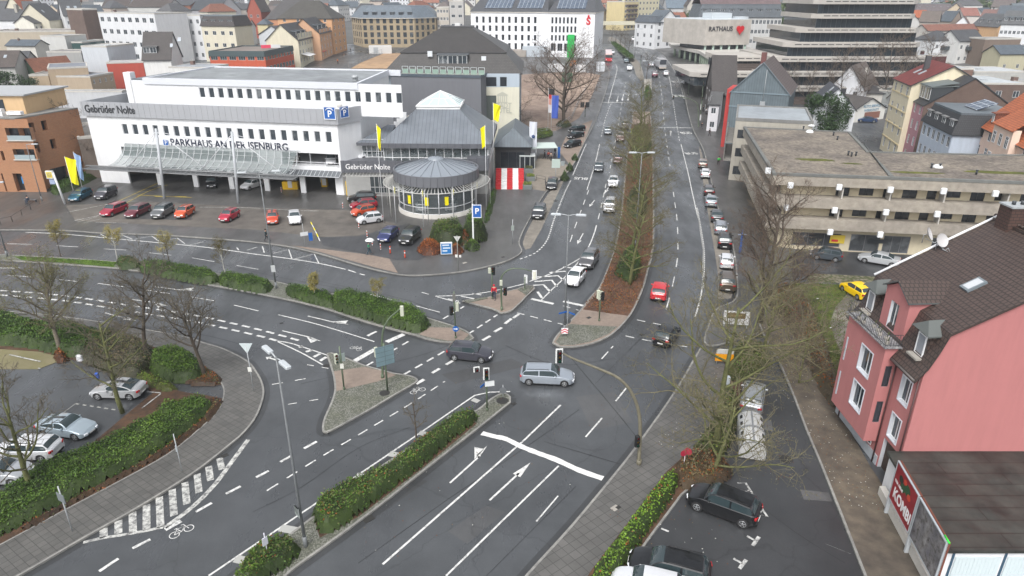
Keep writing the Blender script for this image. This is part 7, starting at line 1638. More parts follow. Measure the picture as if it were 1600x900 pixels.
tree('big mossy bare tree in the verge right of the junction',(1118,705),418,seed=41,spread=7.4,tr=.27,bark=BARKG,twig=TWG,lean=(-.02,.05),trunk=.16,n1=11,n2=8,n3=5,n4=4,up=.8,leaves=1,leafsize=.028,leafmat=leafm((.25,.2,.08)),rz=2.0)
tree('tall dark brown bare tree beside the kerbside car row',(1187,505),275,seed=42,spread=6.2,tr=.30,bark=BARK,twig=TWR,trunk=.18,n1=18,n2=10,n3=7,n4=4,up=1.2,rz=1.0)
tree('spreading moss green bare tree above the branching side street',(1188,565),455,seed=43,spread=7.0,tr=.2,bark=BARKG,twig=TWG,trunk=.10,n1=11,n2=8,n3=6,n4=3,up=.6,leaves=1,leafsize=.03,leafmat=leafm((.22,.24,.05)),rz=.3)
tree('leaning bare tree arching over the recycling containers',(1112,742),610,seed=44,spread=6.4,tr=.18,bark=BARKG,twig=TWG,lean=(.28,0),trunk=.15,n1=10,n2=8,n3=5,n4=3,up=.3,leaves=1,leafsize=.03,leafmat=leafm((.22,.2,.07)),rz=0)
tree('broad old bare tree on the plaza left of the avenue',(881,196),74,seed=51,spread=11.5,tr=.5,bark=BARK,twig=TWR,trunk=.2,n1=16,n2=10,n3=8,n4=4,up=.75,twr=.025)
tree('bare leaning tree between the brick corner house and the garage',(145,278),132,seed=52,spread=5.0,tr=.18,lean=(-.25,.1),trunk=.3,n1=8,n2=6,n3=5,n4=3,up=.8,rz=0)
tree('thin bare tree beside the cream hotel wall',(812,215),145,seed=53,spread=3.6,tr=.12,trunk=.25,n1=8,n2=6,n3=5,n4=3,up=.8)
for i,(b,tp)in enumerate((((956,62),36),((962,66),38),((969,72),42),((976,78),46),((982,84),54))):tree('thin bare tree in the far avenue hedge, number %s from the far end'%('one','two','three','four','five')[i],b,tp,seed=54,spread=2.6,tr=.12,trunk=.35,n1=8,n2=6,n3=4,n4=2,up=1.1,group='thin trees in the far avenue hedge',twr=.02)
tree('narrow bare tree at the tip of the far right carriageway median',(1010,124),78,seed=54,group=None)
tree('bare tree left of the green bank banner',(856,110),70,seed=54);tree('bare tree by the stone office corner',(672,80),38,seed=53);
for i,(x,y,tp,s_)in enumerate(((1312,176,62,61),(1345,178,52,62),(1378,176,40,61),(1405,172,50,62),(1436,160,42,61),(1232,160,86,62),(1258,165,92,61),(1218,172,100,62),(1288,168,84,62))):
    tree(('bare brown tree before the dark office tower, %s'%('at its left foot','left of its middle','in its middle','right of its middle','at its right edge')[i])if i<5 else 'bare brushy tree on the slope left of the tower, %s'%('highest up','nearest the white gable','nearest the slate house','beside the terraces')[i-5],(x,y),tp,seed=s_,spread=5.5,tr=.2,twig=TWR,trunk=.18,n1=12,n2=8,n3=6,n4=3,up=1.0,twr=.022,group='bare trees around the office tower',**({'z':0}))
tree('pale bare tree in the garden of the white hipped house',(1492,92),62,seed=62);
def leafy(label,base,top,rad,mat,seed=1,name='evergreen_tree',n=2600,group=None,cone=False,key=None,ls=.34):
    w=W(*base);h=hgt(base,top);t=thing(name,label,'tree',(w.x,w.y,w.z),R.uniform(0,6),group);key=key or('l',seed,cone)
    if key not in PT:
        r=random.Random(seed);wd_=MB();wd_.tube([(0,0,-.3),(0,0,h*.5),(.1,0,h*.85)],[rad*.06,rad*.045,.02],7);lf=MB();cl=[]
        for k in range(26):
            zc=r.uniform(.16,.93);rr_=rad*((1-zc)**.8*1.1 if cone else math.sin(math.pi*min(1,zc*.85+.12))**.7)*r.uniform(.35,1.0);a=r.uniform(0,6.28);cl.append((Vector((rr_*math.cos(a),rr_*math.sin(a),zc*h)),rad*r.uniform(.24,.42)))
            wd_.tube([(0,0,zc*h*.8),cl[-1][0]],[.05,.02],4)
        for _ in range(n):
            c,s_=r.choice(cl);v=Vector((r.gauss(0,1),r.gauss(0,1),r.gauss(0,.7))).normalized()*s_*r.uniform(.75,1.05);p=c+v;a=Vector((r.gauss(0,1),r.gauss(0,1),r.gauss(0,1))).normalized()*ls*r.uniform(.5,1.1);b=a.cross(v).normalized()*ls*.5
            lf.quad(p-a,p-b,p+a,p+b)
        PT[key]=(wd_.mesh('trunk',[BARK],False),lf.mesh('crown',[mat],False),h)
    a,b,h0=PT[key];s=h/h0
    for nm,me in(('trunk',a),('crown',b)):link(nm,me,t).scale=(s,s,s)
DKG=leafm((.028,.06,.022),.4);MDG=leafm((.05,.085,.025),.4)
leafy('dark green conifer beside the white gable house',(1275,222),146,5.4,DKG,3,'conifer',11000,ls=.28)
leafy('rounded dark evergreen beside the green gabled house',(22,160),112,4.6,DKG,4);leafy('broad dark evergreen hedge tree at the left edge',(-6,158),118,4.6,DKG,4);leafy('small dark evergreen under the tan building',(52,156),122,4.2,DKG,4)
FRR=random.Random(5);spots=['beyond the blue hall','above the yellow flats','left of the tower top','behind the tower','right of the tower top','above the pink roofs','near the top right corner','at the right horizon','above the dormer house','over the brown roofs','beside the mauve roof','behind the pale gable','near the far white flats','at the end of the far street','beyond the villa','behind the town hall roof']
for i,(x,y,tp)in enumerate(((1040,36,18),(1062,42,22),(1072,40,20),(1240,40,2),(1225,60,30),(1492,30,6),(1505,26,-2),(1520,24,-4),(1540,22,0),(1560,24,2),(1578,22,-2),(1600,26,2),(1470,24,4),(1012,40,22),(1030,50,30),(1090,50,30))):
    leafy('hazy dark tree %s'%spots[i],(x,y),tp,6,MDG,6,'far_tree',700,'far trees on the slopes',False,None,.9)
# ---- hedges and shrubs
def inside(P,x,y):
    c=False;j=len(P)-1
    for i in range(len(P)):
        a,b=P[i],P[j]
        if(a[1]>y)!=(b[1]>y)and x<(b[0]-a[0])*(y-a[1])/(b[1]-a[1])+a[0]:c=not c
        j=i
    return c
def edist(P,x,y):
    m=1e9
    for i in range(len(P)):
        ax,ay=P[i-1];bx,by=P[i];dx,dy=bx-ax,by-ay;t=max(0,min(1,((x-ax)*dx+(y-ay)*dy)/(dx*dx+dy*dy+1e-9)));m=min(m,math.hypot(ax+t*dx-x,ay+t*dy-y))
    return m
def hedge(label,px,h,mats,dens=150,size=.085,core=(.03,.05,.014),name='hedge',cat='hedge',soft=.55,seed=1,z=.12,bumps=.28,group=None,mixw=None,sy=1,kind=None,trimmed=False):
    r=random.Random(seed);P=[tuple(W(*p).to_2d())for p in(C(px+[px[0]],3)[:-1])]
    xs=[p[0]for p in P];ys=[p[1]for p in P];cx,cy=sum(xs)/len(xs),sum(ys)/len(ys);lf,co=MB(),MB();ph=[(r.uniform(.6,1.6),r.uniform(.6,1.6),r.uniform(0,6))for _ in range(5)]
    def top(x,y):
        d=edist(P,x,y);b=sum(math.sin(a*x*1.7+c)*math.cos(b_*y*1.7+c*1.3)for a,b_,c in ph)/5
        return h*.92*min(1,(d/soft))**.6*(1+bumps*1.35*b)+.02
    stp=max(.3,math.sqrt((max(xs)-min(xs))*(max(ys)-min(ys))/1500));gx=int((max(xs)-min(xs))/stp)+2;gy=int((max(ys)-min(ys))/stp)+2;idx={}
    for i in range(gx):
        for j in range(gy):
            x=min(xs)+(i-.2)*stp;y=min(ys)+(j-.2)*stp
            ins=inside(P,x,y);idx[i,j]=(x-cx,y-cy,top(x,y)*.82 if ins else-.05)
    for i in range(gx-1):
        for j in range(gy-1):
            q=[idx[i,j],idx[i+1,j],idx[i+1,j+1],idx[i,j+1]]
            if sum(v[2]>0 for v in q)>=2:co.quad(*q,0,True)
    area=abs(sum(P[i-1][0]*P[i][1]-P[i][0]*P[i-1][1]for i in range(len(P))))/2;n=int(area*dens);k=0
    mw=mixw or[1]*len(mats);
    while k<n:
        x=r.uniform(min(xs),max(xs));y=r.uniform(min(ys),max(ys))
        if not inside(P,x,y):n-=.0;k+=.2;continue
        k+=1;t=top(x,y);d=edist(P,x,y);zz=t*(r.uniform(.1,1.0)if d<soft*.6 else r.uniform(.80,1.07))+(r.random()<.06)*r.uniform(.03,.22)
        gp=math.sin(x*3.1+seed)*math.sin(y*2.7+seed*2)
        if gp>.72 and r.random()<.75:continue
        v=Vector((r.gauss(0,1),r.gauss(0,1),r.gauss(.9,.8))).normalized();a=v.orthogonal().normalized();a=Matrix.Rotation(r.uniform(0,6.28),3,v)@a;b=v.cross(a);s_=size*r.uniform(.6,1.35)
        c=Vector((x-cx+r.gauss(0,.04),y-cy+r.gauss(0,.04),zz));n_=sum(math.sin(x*aa*1.1+cc)for aa,bb_,cc in ph)
        mi=r.choices(range(len(mats)),mw)[0]if n_<1.1 or len(mats)<2 else(1 if r.random()<.5 else 0)
        lf.quad(c-a*s_,c-b*s_*.6,c+a*s_,c+b*s_*.6,mi)
    t=thing(name,label,cat,(cx,cy,G(cy)+z),0,group)if not kind else None
    if kind:o=lf.build(name,mats,None,(cx,cy,G(cy)+z),uv=False);o['kind']=kind;return o
    co.build('inner_growth',[leafm(core,.3)],t,uv=False);lf.build('foliage',mats,t,uv=False);return t  # dark core colour paints in the shade between the leaves
LG=leafm((.065,.13,.022),.4);LG2=leafm((.095,.165,.03),.35);LGD=leafm((.038,.08,.020),.4);LBR=leafm((.22,.075,.025),.4);LYG=leafm((.16,.21,.04),.3);LOL=leafm((.10,.11,.045),.35);LBG=leafm((.14,.25,.03),.35);LTW=leafm((.13,.10,.07),.35)
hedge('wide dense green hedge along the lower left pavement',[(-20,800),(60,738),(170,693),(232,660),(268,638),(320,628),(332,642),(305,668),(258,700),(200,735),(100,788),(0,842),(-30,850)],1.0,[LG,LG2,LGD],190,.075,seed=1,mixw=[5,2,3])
hedge('brown red low plants at the edge of the lower left bed',[(347,628),(340,646),(310,672),(265,708),(200,745),(110,793),(40,832),(38,826),(110,786),(200,738),(262,700),(308,664),(328,640),(330,622)],.4,[LBR,LOL,LBR],130,.07,(.05,.03,.02),'low_shrubs','shrubs',.3,2)
hedge('dark green hedge at the left edge above the sandy verge',[(-40,497),(10,496),(35,505),(60,512),(100,512),(150,524),(170,540),(140,556),(110,560),(60,548),(0,541),(-40,541)],1.3,[LG,LGD,LG2],150,.09,seed=3,mixw=[4,4,1])
hedge('twiggy grey green shrubs between the upper left hedges',[(140,528),(190,526),(235,545),(240,560),(225,590),(190,592),(150,575),(125,562)],1.2,[LOL,LTW,LGD],130,.08,(.04,.04,.025),'shrub_bed','shrubs',.6,4)
hedge('round green bush next to the bare tree at the path corner',[(235,566),(252,554),(285,553),(310,566),(320,580),(312,594),(282,600),(250,592),(236,582)],1.2,[LG,LG2,LGD],190,.075,seed=5,mixw=[4,3,2])
hedge('brown red plants at the tip of the upper left bed',[(318,574),(335,584),(347,598),(330,604),(300,602),(288,598),(312,594)],.35,[LBR,LOL],130,.065,(.05,.03,.02),'low_shrubs','shrubs',.3,6)
hedge('yellow green creeping shrubs beside the silver convertible',[(188,570),(215,578),(250,594),(275,606),(262,614),(230,603),(200,586)],.45,[LYG,LG2],130,.07,(.06,.07,.02),'low_shrubs','shrubs',.3,7)
hedge('rusty small shrub at the foot of the large left tree',[(85,556),(98,552),(106,560),(102,568),(90,566)],.7,[LBR],120,.07,(.05,.02,.01),'shrub','shrub',.3,8)
hedge('left part of the shrub row on the upper median',[(183,408),(215,409),(220,419),(190,422)],.9,[LGD,LTW,LG],110,.07,seed=9,soft=.4)
hedge('middle part of the shrub row on the upper median',[(222,413),(262,417),(300,423),(335,430),(345,441),(320,446),(270,437),(222,427)],1.0,[LG,LGD,LG2],150,.075,seed=10,soft=.5)
hedge('right part of the shrub row on the upper median',[(345,432),(385,436),(420,444),(426,452),(415,460),(385,456),(345,447)],1.0,[LG,LGD,LG2],150,.075,seed=11,soft=.5)
hedge('green grass with small shrubs on the upper median',[(30,402),(100,406),(180,411),(178,418),(100,412),(40,407)],.22,[leafm((.12,.22,.03)),LG],150,.06,seed=12,name='grass',kind='stuff')
hedge('loose dark shrubs at the left end of the junction hedge',[(445,455),(470,454),(500,460),(520,466),(522,482),(490,477),(455,466)],1.0,[LG,LGD],150,.075,seed=13,soft=.5)
hedge('dense green hedge with a flat end left of the junction',[(522,463),(560,466),(612,480),(650,491),(668,503),(669,513),(650,522),(600,509),(555,496),(522,484)],1.15,[LG,LG2,LGD],190,.07,seed=14,soft=.35,mixw=[5,2,3])
hedge('long mottled hedge on the lower median',[(492,812),(492,798),(520,774),(570,752),(610,732),(650,700),(690,672),(712,655),(740,650),(744,660),(702,694),(655,735),(600,776),(560,808),(518,834),(498,830)],1.15,[LG,LOL,LG2,LBR],190,.075,seed=15,soft=.4,mixw=[5,3,2,.5])
hedge('rounded hedge block at the bottom edge of the lower median',[(372,905),(395,870),(428,853),(458,852),(468,866),(455,884),(425,905),(395,925),(360,925)],1.15,[LG,LOL,LG2,LBR],190,.075,seed=16,soft=.4,mixw=[5,3,2,.5])
hedge('bright yellow green hedge beside the lower right pavement',[(1053,745),(1060,758),(1040,795),(1015,830),(990,868),(960,915),(925,925),(932,890),(975,832),(1005,790),(1035,752)],.9,[LBG,LG2,LBG,LBR],170,.085,seed=17,soft=.4,mixw=[5,3,3,1.3])
hedge('brown dry shrubs above the bright hedge',[(1052,742),(1068,715),(1095,705),(1130,722),(1145,745),(1120,758),(1080,766),(1062,765)],.8,[LBR,LTW,LTW,LOL],120,.08,(.06,.04,.025),'dry_shrubs','shrubs',.5,18)
hedge('ivy green undergrowth around the mossy tree',[(1085,700),(1118,655),(1128,615),(1150,620),(1152,655),(1140,700),(1112,726),(1090,715)],1.2,[LG2,LYG,LOL,LTW],140,.085,(.05,.06,.02),'undergrowth','shrubs',.7,19)
hedge('green undergrowth at the branching of the side street',[(1135,560),(1160,540),(1190,548),(1205,566),(1180,585),(1152,600),(1140,590)],1.2,[LG2,LOL,LTW],120,.085,(.05,.06,.02),'undergrowth','shrubs',.7,20)
hedge('reddish brown bramble thicket west of the gravel loop',[(1195,455),(1240,452),(1262,475),(1285,530),(1305,590),(1310,640),(1290,625),(1262,570),(1235,515),(1205,485)],1.0,[LTW,LBR,LOL],70,.09,(.07,.055,.04),'bramble_thicket','shrubs',.8,21)
hedge('grass',[(1245,445),(1340,448),(1320,500),(1325,570),(1318,640),(1300,590),(1275,510)],.15,[leafm((.085,.125,.03)),LG,LTW],60,.07,seed=22,name='grass',kind='stuff')
_m=[(937,452),(962,388),(972,325),(981,235),(985,200),(1017,200),(1019,300),(1019,385),(1008,430),(985,490),(915,482)]
hedge('ground',_m,.32,[leafm((.17,.07,.035),.35),leafm((.12,.085,.04),.4),LBR],60,.085,seed=23,name='brown_ground_cover',kind='stuff')
for i,(p,lb,mm)in enumerate(([[(960,430),(975,395),(998,398),(1000,425),(985,445)],'green bush at the foot of the lowest median tree',[LG,LOL]],[[(978,330),(985,300),(1008,300),(1010,335),(990,345)],'olive bush between the median trees',[LOL,LTW]],[[(984,225),(988,200),(1014,200),(1016,240),(995,250)],'tall yellow brown bush at the upper end of the median',[LYG,LOL,LTW]])):
    hedge(lb,p,1.5,mm,90,.09,seed=30+i,soft=1.0,name='bush',cat='bush')
hedge('low clipped hedge strip on the far avenue median',[(955,62),(964,66),(984,88),(990,96),(983,97),(968,82),(953,66)],1.0,[LGD,LG],20,.25,seed=34,name='hedge');hedge('narrow green hedge in the middle of the avenue by the bus markings',[(1007,128),(1016,128),(1017,160),(1008,162)],.8,[LG,LGD],30,.2,seed=35)
def bush(label,c,rx,ry,h,mats,seed,core=(.02,.03,.01),size=.08,dens=150,z=.12):
    hedge(label,[(c[0]+rx*math.cos(a),c[1]+ry*math.sin(a))for a in[k*math.pi/5 for k in range(10)]],h,mats,dens,size,core,'bush','bush',.9,seed,z)
bush('big round olive green bush in front of the round hall',(700,376),30,13,2.6,[LOL,LG,LGD],40);bush('rounded green bush beside the blue parking pylon',(742,372),20,11,3.6,[LG,LG2],41);bush('rust red bush at the corner of the forecourt',(672,392),20,9,1.3,[LBR,leafm((.30,.09,.03))],42,(.06,.02,.01));bush('small red bush right of the blue panel',(713,394),11,6,1.2,[LBR],43,(.06,.02,.01));bush('small green bush near the forecourt corner',(738,388),12,7,1.2,[LG,LG2],44);bush('dark red leafed bush behind the blue panel',(727,380),12,7,1.5,[leafm((.12,.04,.03)),LBR],45)
bush('round evergreen nearest the parked black estate by the road',(882,280),6.5,4,1.6,[LG,LGD],46);bush('round evergreen in the middle of the roadside three',(890,265),5.5,3.5,1.5,[LG,LGD],47);bush('round evergreen farthest of the roadside three',(898,249),5,3.2,1.3,[LG,LGD],48)
bush('low round hedge at the foot of the broad old tree',(881,196),12,4.5,1.0,[LOL,LTW],49,size=.15,dens=40)
hedge('flowering low bed beside the entrance hall',[(828,205),(858,203),(862,214),(832,218)],.7,[LOL,LYG,LG],50,.12,seed=50,name='flower_bed',cat='plants')
hedge('narrow hedge along the side of the showroom',[(768,300),(776,298),(764,345),(757,345)],.7,[LG,LGD],90,.1,seed=51)
hedge('green strip behind the brick corner house',[(78,296),(150,268),(157,276),(92,306)],1.1,[LGD,LG],90,.1,seed=52)
hedge('brushy slope below the office tower',[(1205,118),(1240,112),(1300,122),(1440,130),(1440,142),(1300,140),(1240,160),(1210,150)],2.2,[LTW,LOL,LTW],9,.35,(.07,.06,.045),'undergrowth','shrubs',2.0,53)
mb=MB();rl_=random.Random(9)
for q,n in((((1240,450),(1330,450),(1330,640),(1250,560)),60),(((1020,700),(1130,560),(1250,560),(1240,760)),700),(((1200,520),(1250,510),(1380,800),(1310,790)),500),(((1120,430),(1200,430),(1200,520),(1110,510)),300),(((950,800),(1080,760),(1180,880),(960,900)),70),(((40,800),(240,690),(250,720),(60,830)),70),(((500,700),(800,640),(900,760),(560,900)),60),(((700,600),(1000,560),(1000,700),(700,680)),40)):
    for _ in range(n):
        u,v=rl_.random(),rl_.random();a=Vector(q[0]).lerp(Vector(q[1]),u);b=Vector(q[3]).lerp(Vector(q[2]),u);p=a.lerp(b,v);w=W(p.x,p.y);s_=rl_.uniform(.02,.05);an=rl_.uniform(0,6)
        mb.poly([(w.x+s_*math.cos(an+k*1.57),w.y+s_*math.sin(an+k*1.57),w.z+.145)for k in range(4)],rl_.choice((0,0,1,2)))
o=mb.build('fallen_leaves',[flat((.14,.06,.03),.9),flat((.5,.5,.46),.9),flat((.22,.15,.07),.9)]);o['kind']='stuff'
# ================================================================ STREET FURNITURE
def lamp(label,base,top,arms,group='tall double armed street lamps',rz=0.0,r0=.10,single=False,sign=None):
    w=W(*base);h=hgt(base,top);t=thing('street_lamp',label,'street lamp',w,rz,group);z0=.1
    mb=MB();mb.tube([(0,0,0),(0,0,h*.5),(0,0,h)],[r0,r0*.75,r0*.5],10);mb.cyl((0,0),r0*1.3,0,.9,10);mb.build('pole',[grain((.16,.17,.175),.12,3,.5)],t)
    for s in((1,)if single else(1,-1)):
        mb=MB();mb.tube([(0,0,h-.12),(s*arms*.5,0,h-.02),(s*arms,0,h)],.045,6);a=mb.build('arm',[GALV],t)
        mb=MB();mb.bbox(-.48,.48,-.16,.16,-.09,.07,.05);mb.build('lamp_head',[flat((.42,.45,.47),.4)],a,(s*(arms+.35),0,h))
    if sign:
        for k,(z,ww,hh_,c)in enumerate(sign):mb=MB();mb.box(-ww/2,ww/2,-.22,-.17,z,z+hh_);mb.build('sign_panel',[c],t)
    return t
GS=flat((.28,.31,.30),.5)
lamp('tall double lamp on the lower median with two small panels halfway up',(478,856),557,.75,rz=-.85,sign=[(2.6,.55,.65,GS),(2.75,.5,.5,GS)])
lamp('tall double lamp with red arrow board standing on the cobbled median tip',(882,520),335,.8,rz=-.12);lamp('tall double lamp between the bare trees of the planted median',(992,385),238,.8,rz=0)
lamp('tall lamp on the upper median in front of the garage',(432,452),268,1.4,rz=.2,sign=[(2.2,.45,.8,flat((.45,.47,.47),.4))]);lamp('thin lamp post at the left edge of the upper median',(12,402),285,1.4,rz=.1);lamp('lamp post on the pavement beside the brick corner house',(66,315),225,1.0,single=True,r0=.08)
lamp('distant double lamp on the avenue near the far stop lines',(1012,175),95,1.5);lamp('distant double lamp close to the far hedge',(991,95),45,1.6)
YS_=flat((.50,.52,.40),.5)
def head(parent,x,y,z,rz=0,n=3,back=False,lit=None,board=False,mat=None):
    mb=MB();hh_=.30*n;
    if board:mb.bbox(-.25,.25,.02,.06,-.09,hh_+.09,.02,1)
    mb.bbox(-.15,.15,-.16,.1,0,hh_,.03,0)
    for k in range(n):z_=hh_-.15-.3*k;mb.tube([(0,-.17,z_+.0),(0,-.30,z_+.03)],[.12,.11],8,2,False)
    o=mb.build('signal_head',[mat or BLACK,flat((.68,.69,.68),.5),BLACK],parent,(x,y,z),rz)
    cols=[(.16,.01,.01),(.16,.09,.01),(.01,.10,.06)]
    for k in range(n):
        z_=hh_-.15-.3*k;c=cols[k if n==3 else(0,2)[k]];q=MB();q.lathe([(.001,.02),(.085,.01),(.1,0)],12,0,Matrix.Translation((0,-.165,z_))@Matrix.Rotation(math.pi/2,4,'X'));q.build('lens',[flat(c,.2)],o)
    return o
def post_signal(label,base,top,heads,extra=(),r=.07):
    w=W(*base);h=hgt(base,top);t=thing('traffic_signal',label,'traffic light',(w.x,w.y,w.z+.1));mb=MB();mb.cyl((0,0),r,0,h,9);mb.cyl((0,0),r*1.4,0,.25,9);mb.build('post',[SIGGREEN],t)
    for(dx,z,rz,n,m,bd)in heads:head(t,dx,-.1 if math.cos(rz)>0 else .1,z,rz,n,mat=m,board=bd)
    for e in extra:e(t,h)
    return t
def arch_signal(label,base,pts,headrz,board,mat=None,extra_heads=(),r=.09):
    """post that bends over the road; pts = picture points of the curved arm, in the plane facing the camera"""
    w=W(*base);P3=[Vector((0,0,0))]
    for(x,y)in pts:d=ray(x,y);t_=w.y/d.y;q=Vector((d.x*t_,w.y,CH+d.z*t_))-w;P3.append(q)
    t=thing('arched_traffic_signal',label,'traffic light',w);mb=MB();cc=catm(P3,5);n=len(cc);mb.tube(cc,[r*(1.15-.65*i/n)for i in range(n)],9);mb.cyl((0,0),r*1.5,0,.5,10);mb.build('arched_post',[grain((.17,.155,.11),.2,3,.5)if r>.1 else SIGGREEN],t)
    e=P3[-1];head(t,e.x,e.y-.1,e.z-.75,headrz,3,mat=mat,board=board)
    for(dx,z,rz,n_,m)in extra_heads:head(t,dx,-.12,z,rz,n_,mat=m)
    return t
def round_sign(mat,z,r=.3,rz=0,sy=-.1,dx=0,glyph=None):
    def f(t,h):
        mb=MB();M=Matrix.Rotation(math.pi/2,4,'X');mb.lathe([(.001,.012),(r,.012),(r,-.012),(.001,-.012)],20,0,M,smooth=False);o=mb.build('sign_disc',[mat],t,(dx,sy,z),rz)
        if glyph:
            q=MB();M2=Matrix.Translation((0,-.02,0))@Matrix.Rotation(glyph,4,'Y');q.box(-.035,.035,-.006,0,-.2,.1,0,M2);q.add([M2@Vector(v)for v in((-.12,-.006,.06),(.12,-.006,.06),(0,-.006,.22))],[(0,1,2)]);q.build('arrow',[flat((.8,.8,.8),.5)],o)
    return f
def box_sign(mat,z,w,h_,sy=-.1,dx=0,name='sign_panel',rz=0,th=.02):
    def f(t,h):mb=MB();mb.box(-w/2,w/2,-th,th,0,h_);mb.build(name,[mat],t,(dx,sy,z),rz)
    return f
PB=flat((.45,.47,.38),.5)
arch_signal('curved mast traffic light reaching over the lower right lanes',(998,727),[(1000,660),(990,620),(968,592),(930,574),(895,560),(874,549)],.1,True,extra_heads=((-.3,1.75,.2,3,None),),r=.12)
arch_signal('arched traffic light on the cobbled triangle island',(598,592),[(597,540),(599,515),(608,498),(620,487),(628,480)],math.pi,False,PB,((-.35,2.3,.5,3,PB),))
arch_signal('arched traffic light on the small island by the stop lines',(784,486),[(783,450),(784,432),(796,421),(815,420),(835,425)],math.pi,True,flat((.62,.62,.52),.5),((.4,1.9,-.5,3,None),(-.05,3.0,math.pi,2,PB)))
post_signal('traffic light post with a blue arrow disc before the dark hatchback',(712,530),457,((-.32,2.6,.6,3,None,False),(.25,2.9,math.pi,3,PB,False)),(round_sign(BLUEP,1.1,.3,0,-.15,.05,1.6),box_sign(flat((.13,.13,.12),.5),4.0,.3,.8)))
post_signal('traffic light post beside the person in the red coat',(769,468),420,((.2,2.9,-.5,3,None,False),(-.25,3.0,math.pi,2,PB,False)))
post_signal('signal post with white panel on the tip of the small island',(820,455),434,(),(box_sign(flat((.6,.62,.62),.4),.9,.45,1.0,0,.1,rz=-.6),))
post_signal('traffic light post with two arms and direction panel on the lower median tip',(761,643),578,((0,3.0,.15,3,None,True),(-.75,3.7,.3,1,None,True)),(box_sign(flat((.62,.64,.64),.4),2.35,.75,.45,-.12,.25,rz=.2),box_sign(BLUEP,2.35,.65,.16,-.15,-.3,rz=1.0),round_sign(flat((.2,.21,.22),.5),0,.01)))
post_signal('pale backed signal post on the red paving below the planted median',(936,503),455,((-.2,2.5,math.pi+.2,3,flat((.55,.57,.45),.5),False),(.25,2.4,-1.2,3,None,False)),(box_sign(PB,2.4,.45,1.0),))
post_signal('signal post with yield sign back at the left of the triangle island',(538,610),543,((-.35,2.6,.6,3,PB,False),),(box_sign(flat((.22,.26,.25),.5),2.7,.5,.75,.05,.1,rz=.4),box_sign(flat((.6,.6,.55),.5),2.1,.3,.45,-.1,.05)))
for i,(b,tp,hs)in enumerate((((1093,195),150,3),((1094,178),128,3),((1075,150),122,2),((1000,112),86,2),((914,183),164,2))):
    post_signal('distant traffic light post %s'%('with striped foot at the right pavement','with several heads beyond the striped one','near the patrol style car','at the far median tip','carrying two dark panels left of the avenue')[i],b,tp,((0,hgt(b,tp)-1.1,0,3,None,False),),(box_sign(flat((.6,.6,.6),.5),1.0,.3,1.4),)if i<2 else((box_sign(FRAMED,2.4,1.0,1.3,-.1,-.8),box_sign(FRAMED,2.4,1.0,1.3,-.1,.5))if i==4 else()))
arch_signal('distant arched traffic light over the right carriageway',(1091,199),[(1091,175),(1089,162),(1078,155),(1062,151),(1052,150)],0,False,None,(),.1)
def sign_post(label,base,top,parts,r=.035,mat=None,name='road_sign',cat='road sign',grp=None):
    w=W(*base);h=hgt(base,top);t=thing(name,label,cat,(w.x,w.y,w.z+.1),0,grp);mb=MB();mb.cyl((0,0),r,-.1,h,8);mb.build('post',[mat or GALV],t)
    for p in parts:p(t,h)
    return t
def tri_back(z,s=.55,m=None):
    def f(t,h):mb=MB();q=MB();mb.add([(-s,-.03,z+s*.9),(s,-.03,z+s*.9),(0,-.03,z-s*.8),(-s,.0,z+s*.9),(s,0,z+s*.9),(0,0,z-s*.8)],[(2,1,0),(3,4,5),(0,1,4,3),(1,2,5,4),(2,0,3,5)]);mb.build('sign_panel',[m or flat((.50,.56,.57),.4)],t)
    return f
sign_post('grey backed yield sign with white box on the curved left pavement',(397,612),538,[tri_back(hgt((397,612),538)-.5),box_sign(flat((.62,.62,.58),.5),1.9,.3,.42,-.1)],.04)
sign_post('grey backed direction panel on the lower left pavement',(114,832),762,[box_sign(flat((.16,.18,.19),.5),2.35,.75,.6,-.05,rz=-.5)],.04);sign_post('slim sign seen edge on beside the left hedge',(285,738),680,[box_sign(flat((.3,.33,.35),.5),1.7,.12,.5,-.05)],.035)
sign_post('white framed sign on the hedge block at the bottom edge',(421,880),835,[box_sign(flat((.55,.56,.62),.4),1.35,.34,.55,-.05,rz=.9)],.035,flat((.5,.5,.56),.4))
sign_post('round dark sign seen from behind on the lower median tip',(786,622),603,[round_sign(flat((.13,.14,.15),.5),.7,.3)],.03)
ns=lambda z,dx,rz:round_sign(flat((.36,.02,.05),.5),z,.27,rz,-.06,dx)
sign_post('pair of round red no stopping signs on a post in the dry shrubs',(1067,738),705,[ns(1.6,-.1,.3),ns(1.75,.18,-.7)],.03,flat((.6,.55,.56),.5))
sign_post('blue and grey mast with small panels at the right pavement',(1155,398),360,[box_sign(BLUEP,.3,.28,2.2),box_sign(flat((.3,.38,.5),.5),2.6,1.2,.12)],.05,BLUEP,'information_mast','sign')
sign_post('yield sign with white boxes on the pavement before the showroom',(716,424),369,[tri_back(hgt((716,424),369)-.5,.42,flat((.5,.5,.48),.5)),box_sign(flat((.65,.65,.62),.5),1.75,.3,.35,-.1,-.15),box_sign(flat((.65,.65,.62),.5),1.75,.25,.3,-.1,.3)],.045,flat((.22,.24,.22),.5))
sign_post('blue street name plates and dark disc on the lamp by the median tip',(886,521),470,[box_sign(BLUEP,2.2,.9,.16,-.2,-.5,rz=.5),box_sign(BLUEP,2.1,.8,.16,-.2,.4,rz=-.8),round_sign(flat((.07,.075,.08),.5),1.2,.3,0,.12,.05)],.03)
w=W(882,528);t=thing('arrow_board','small red and white chevron board at the cobbled median tip','road sign',(w.x,w.y,w.z+.12));z0=hgt((882,528),527);mb=MB();mb.box(-.32,.32,-.03,.03,.35,.95,0);mb.build('panel',[flat((.75,.74,.74),.4)],t)
mb=MB()
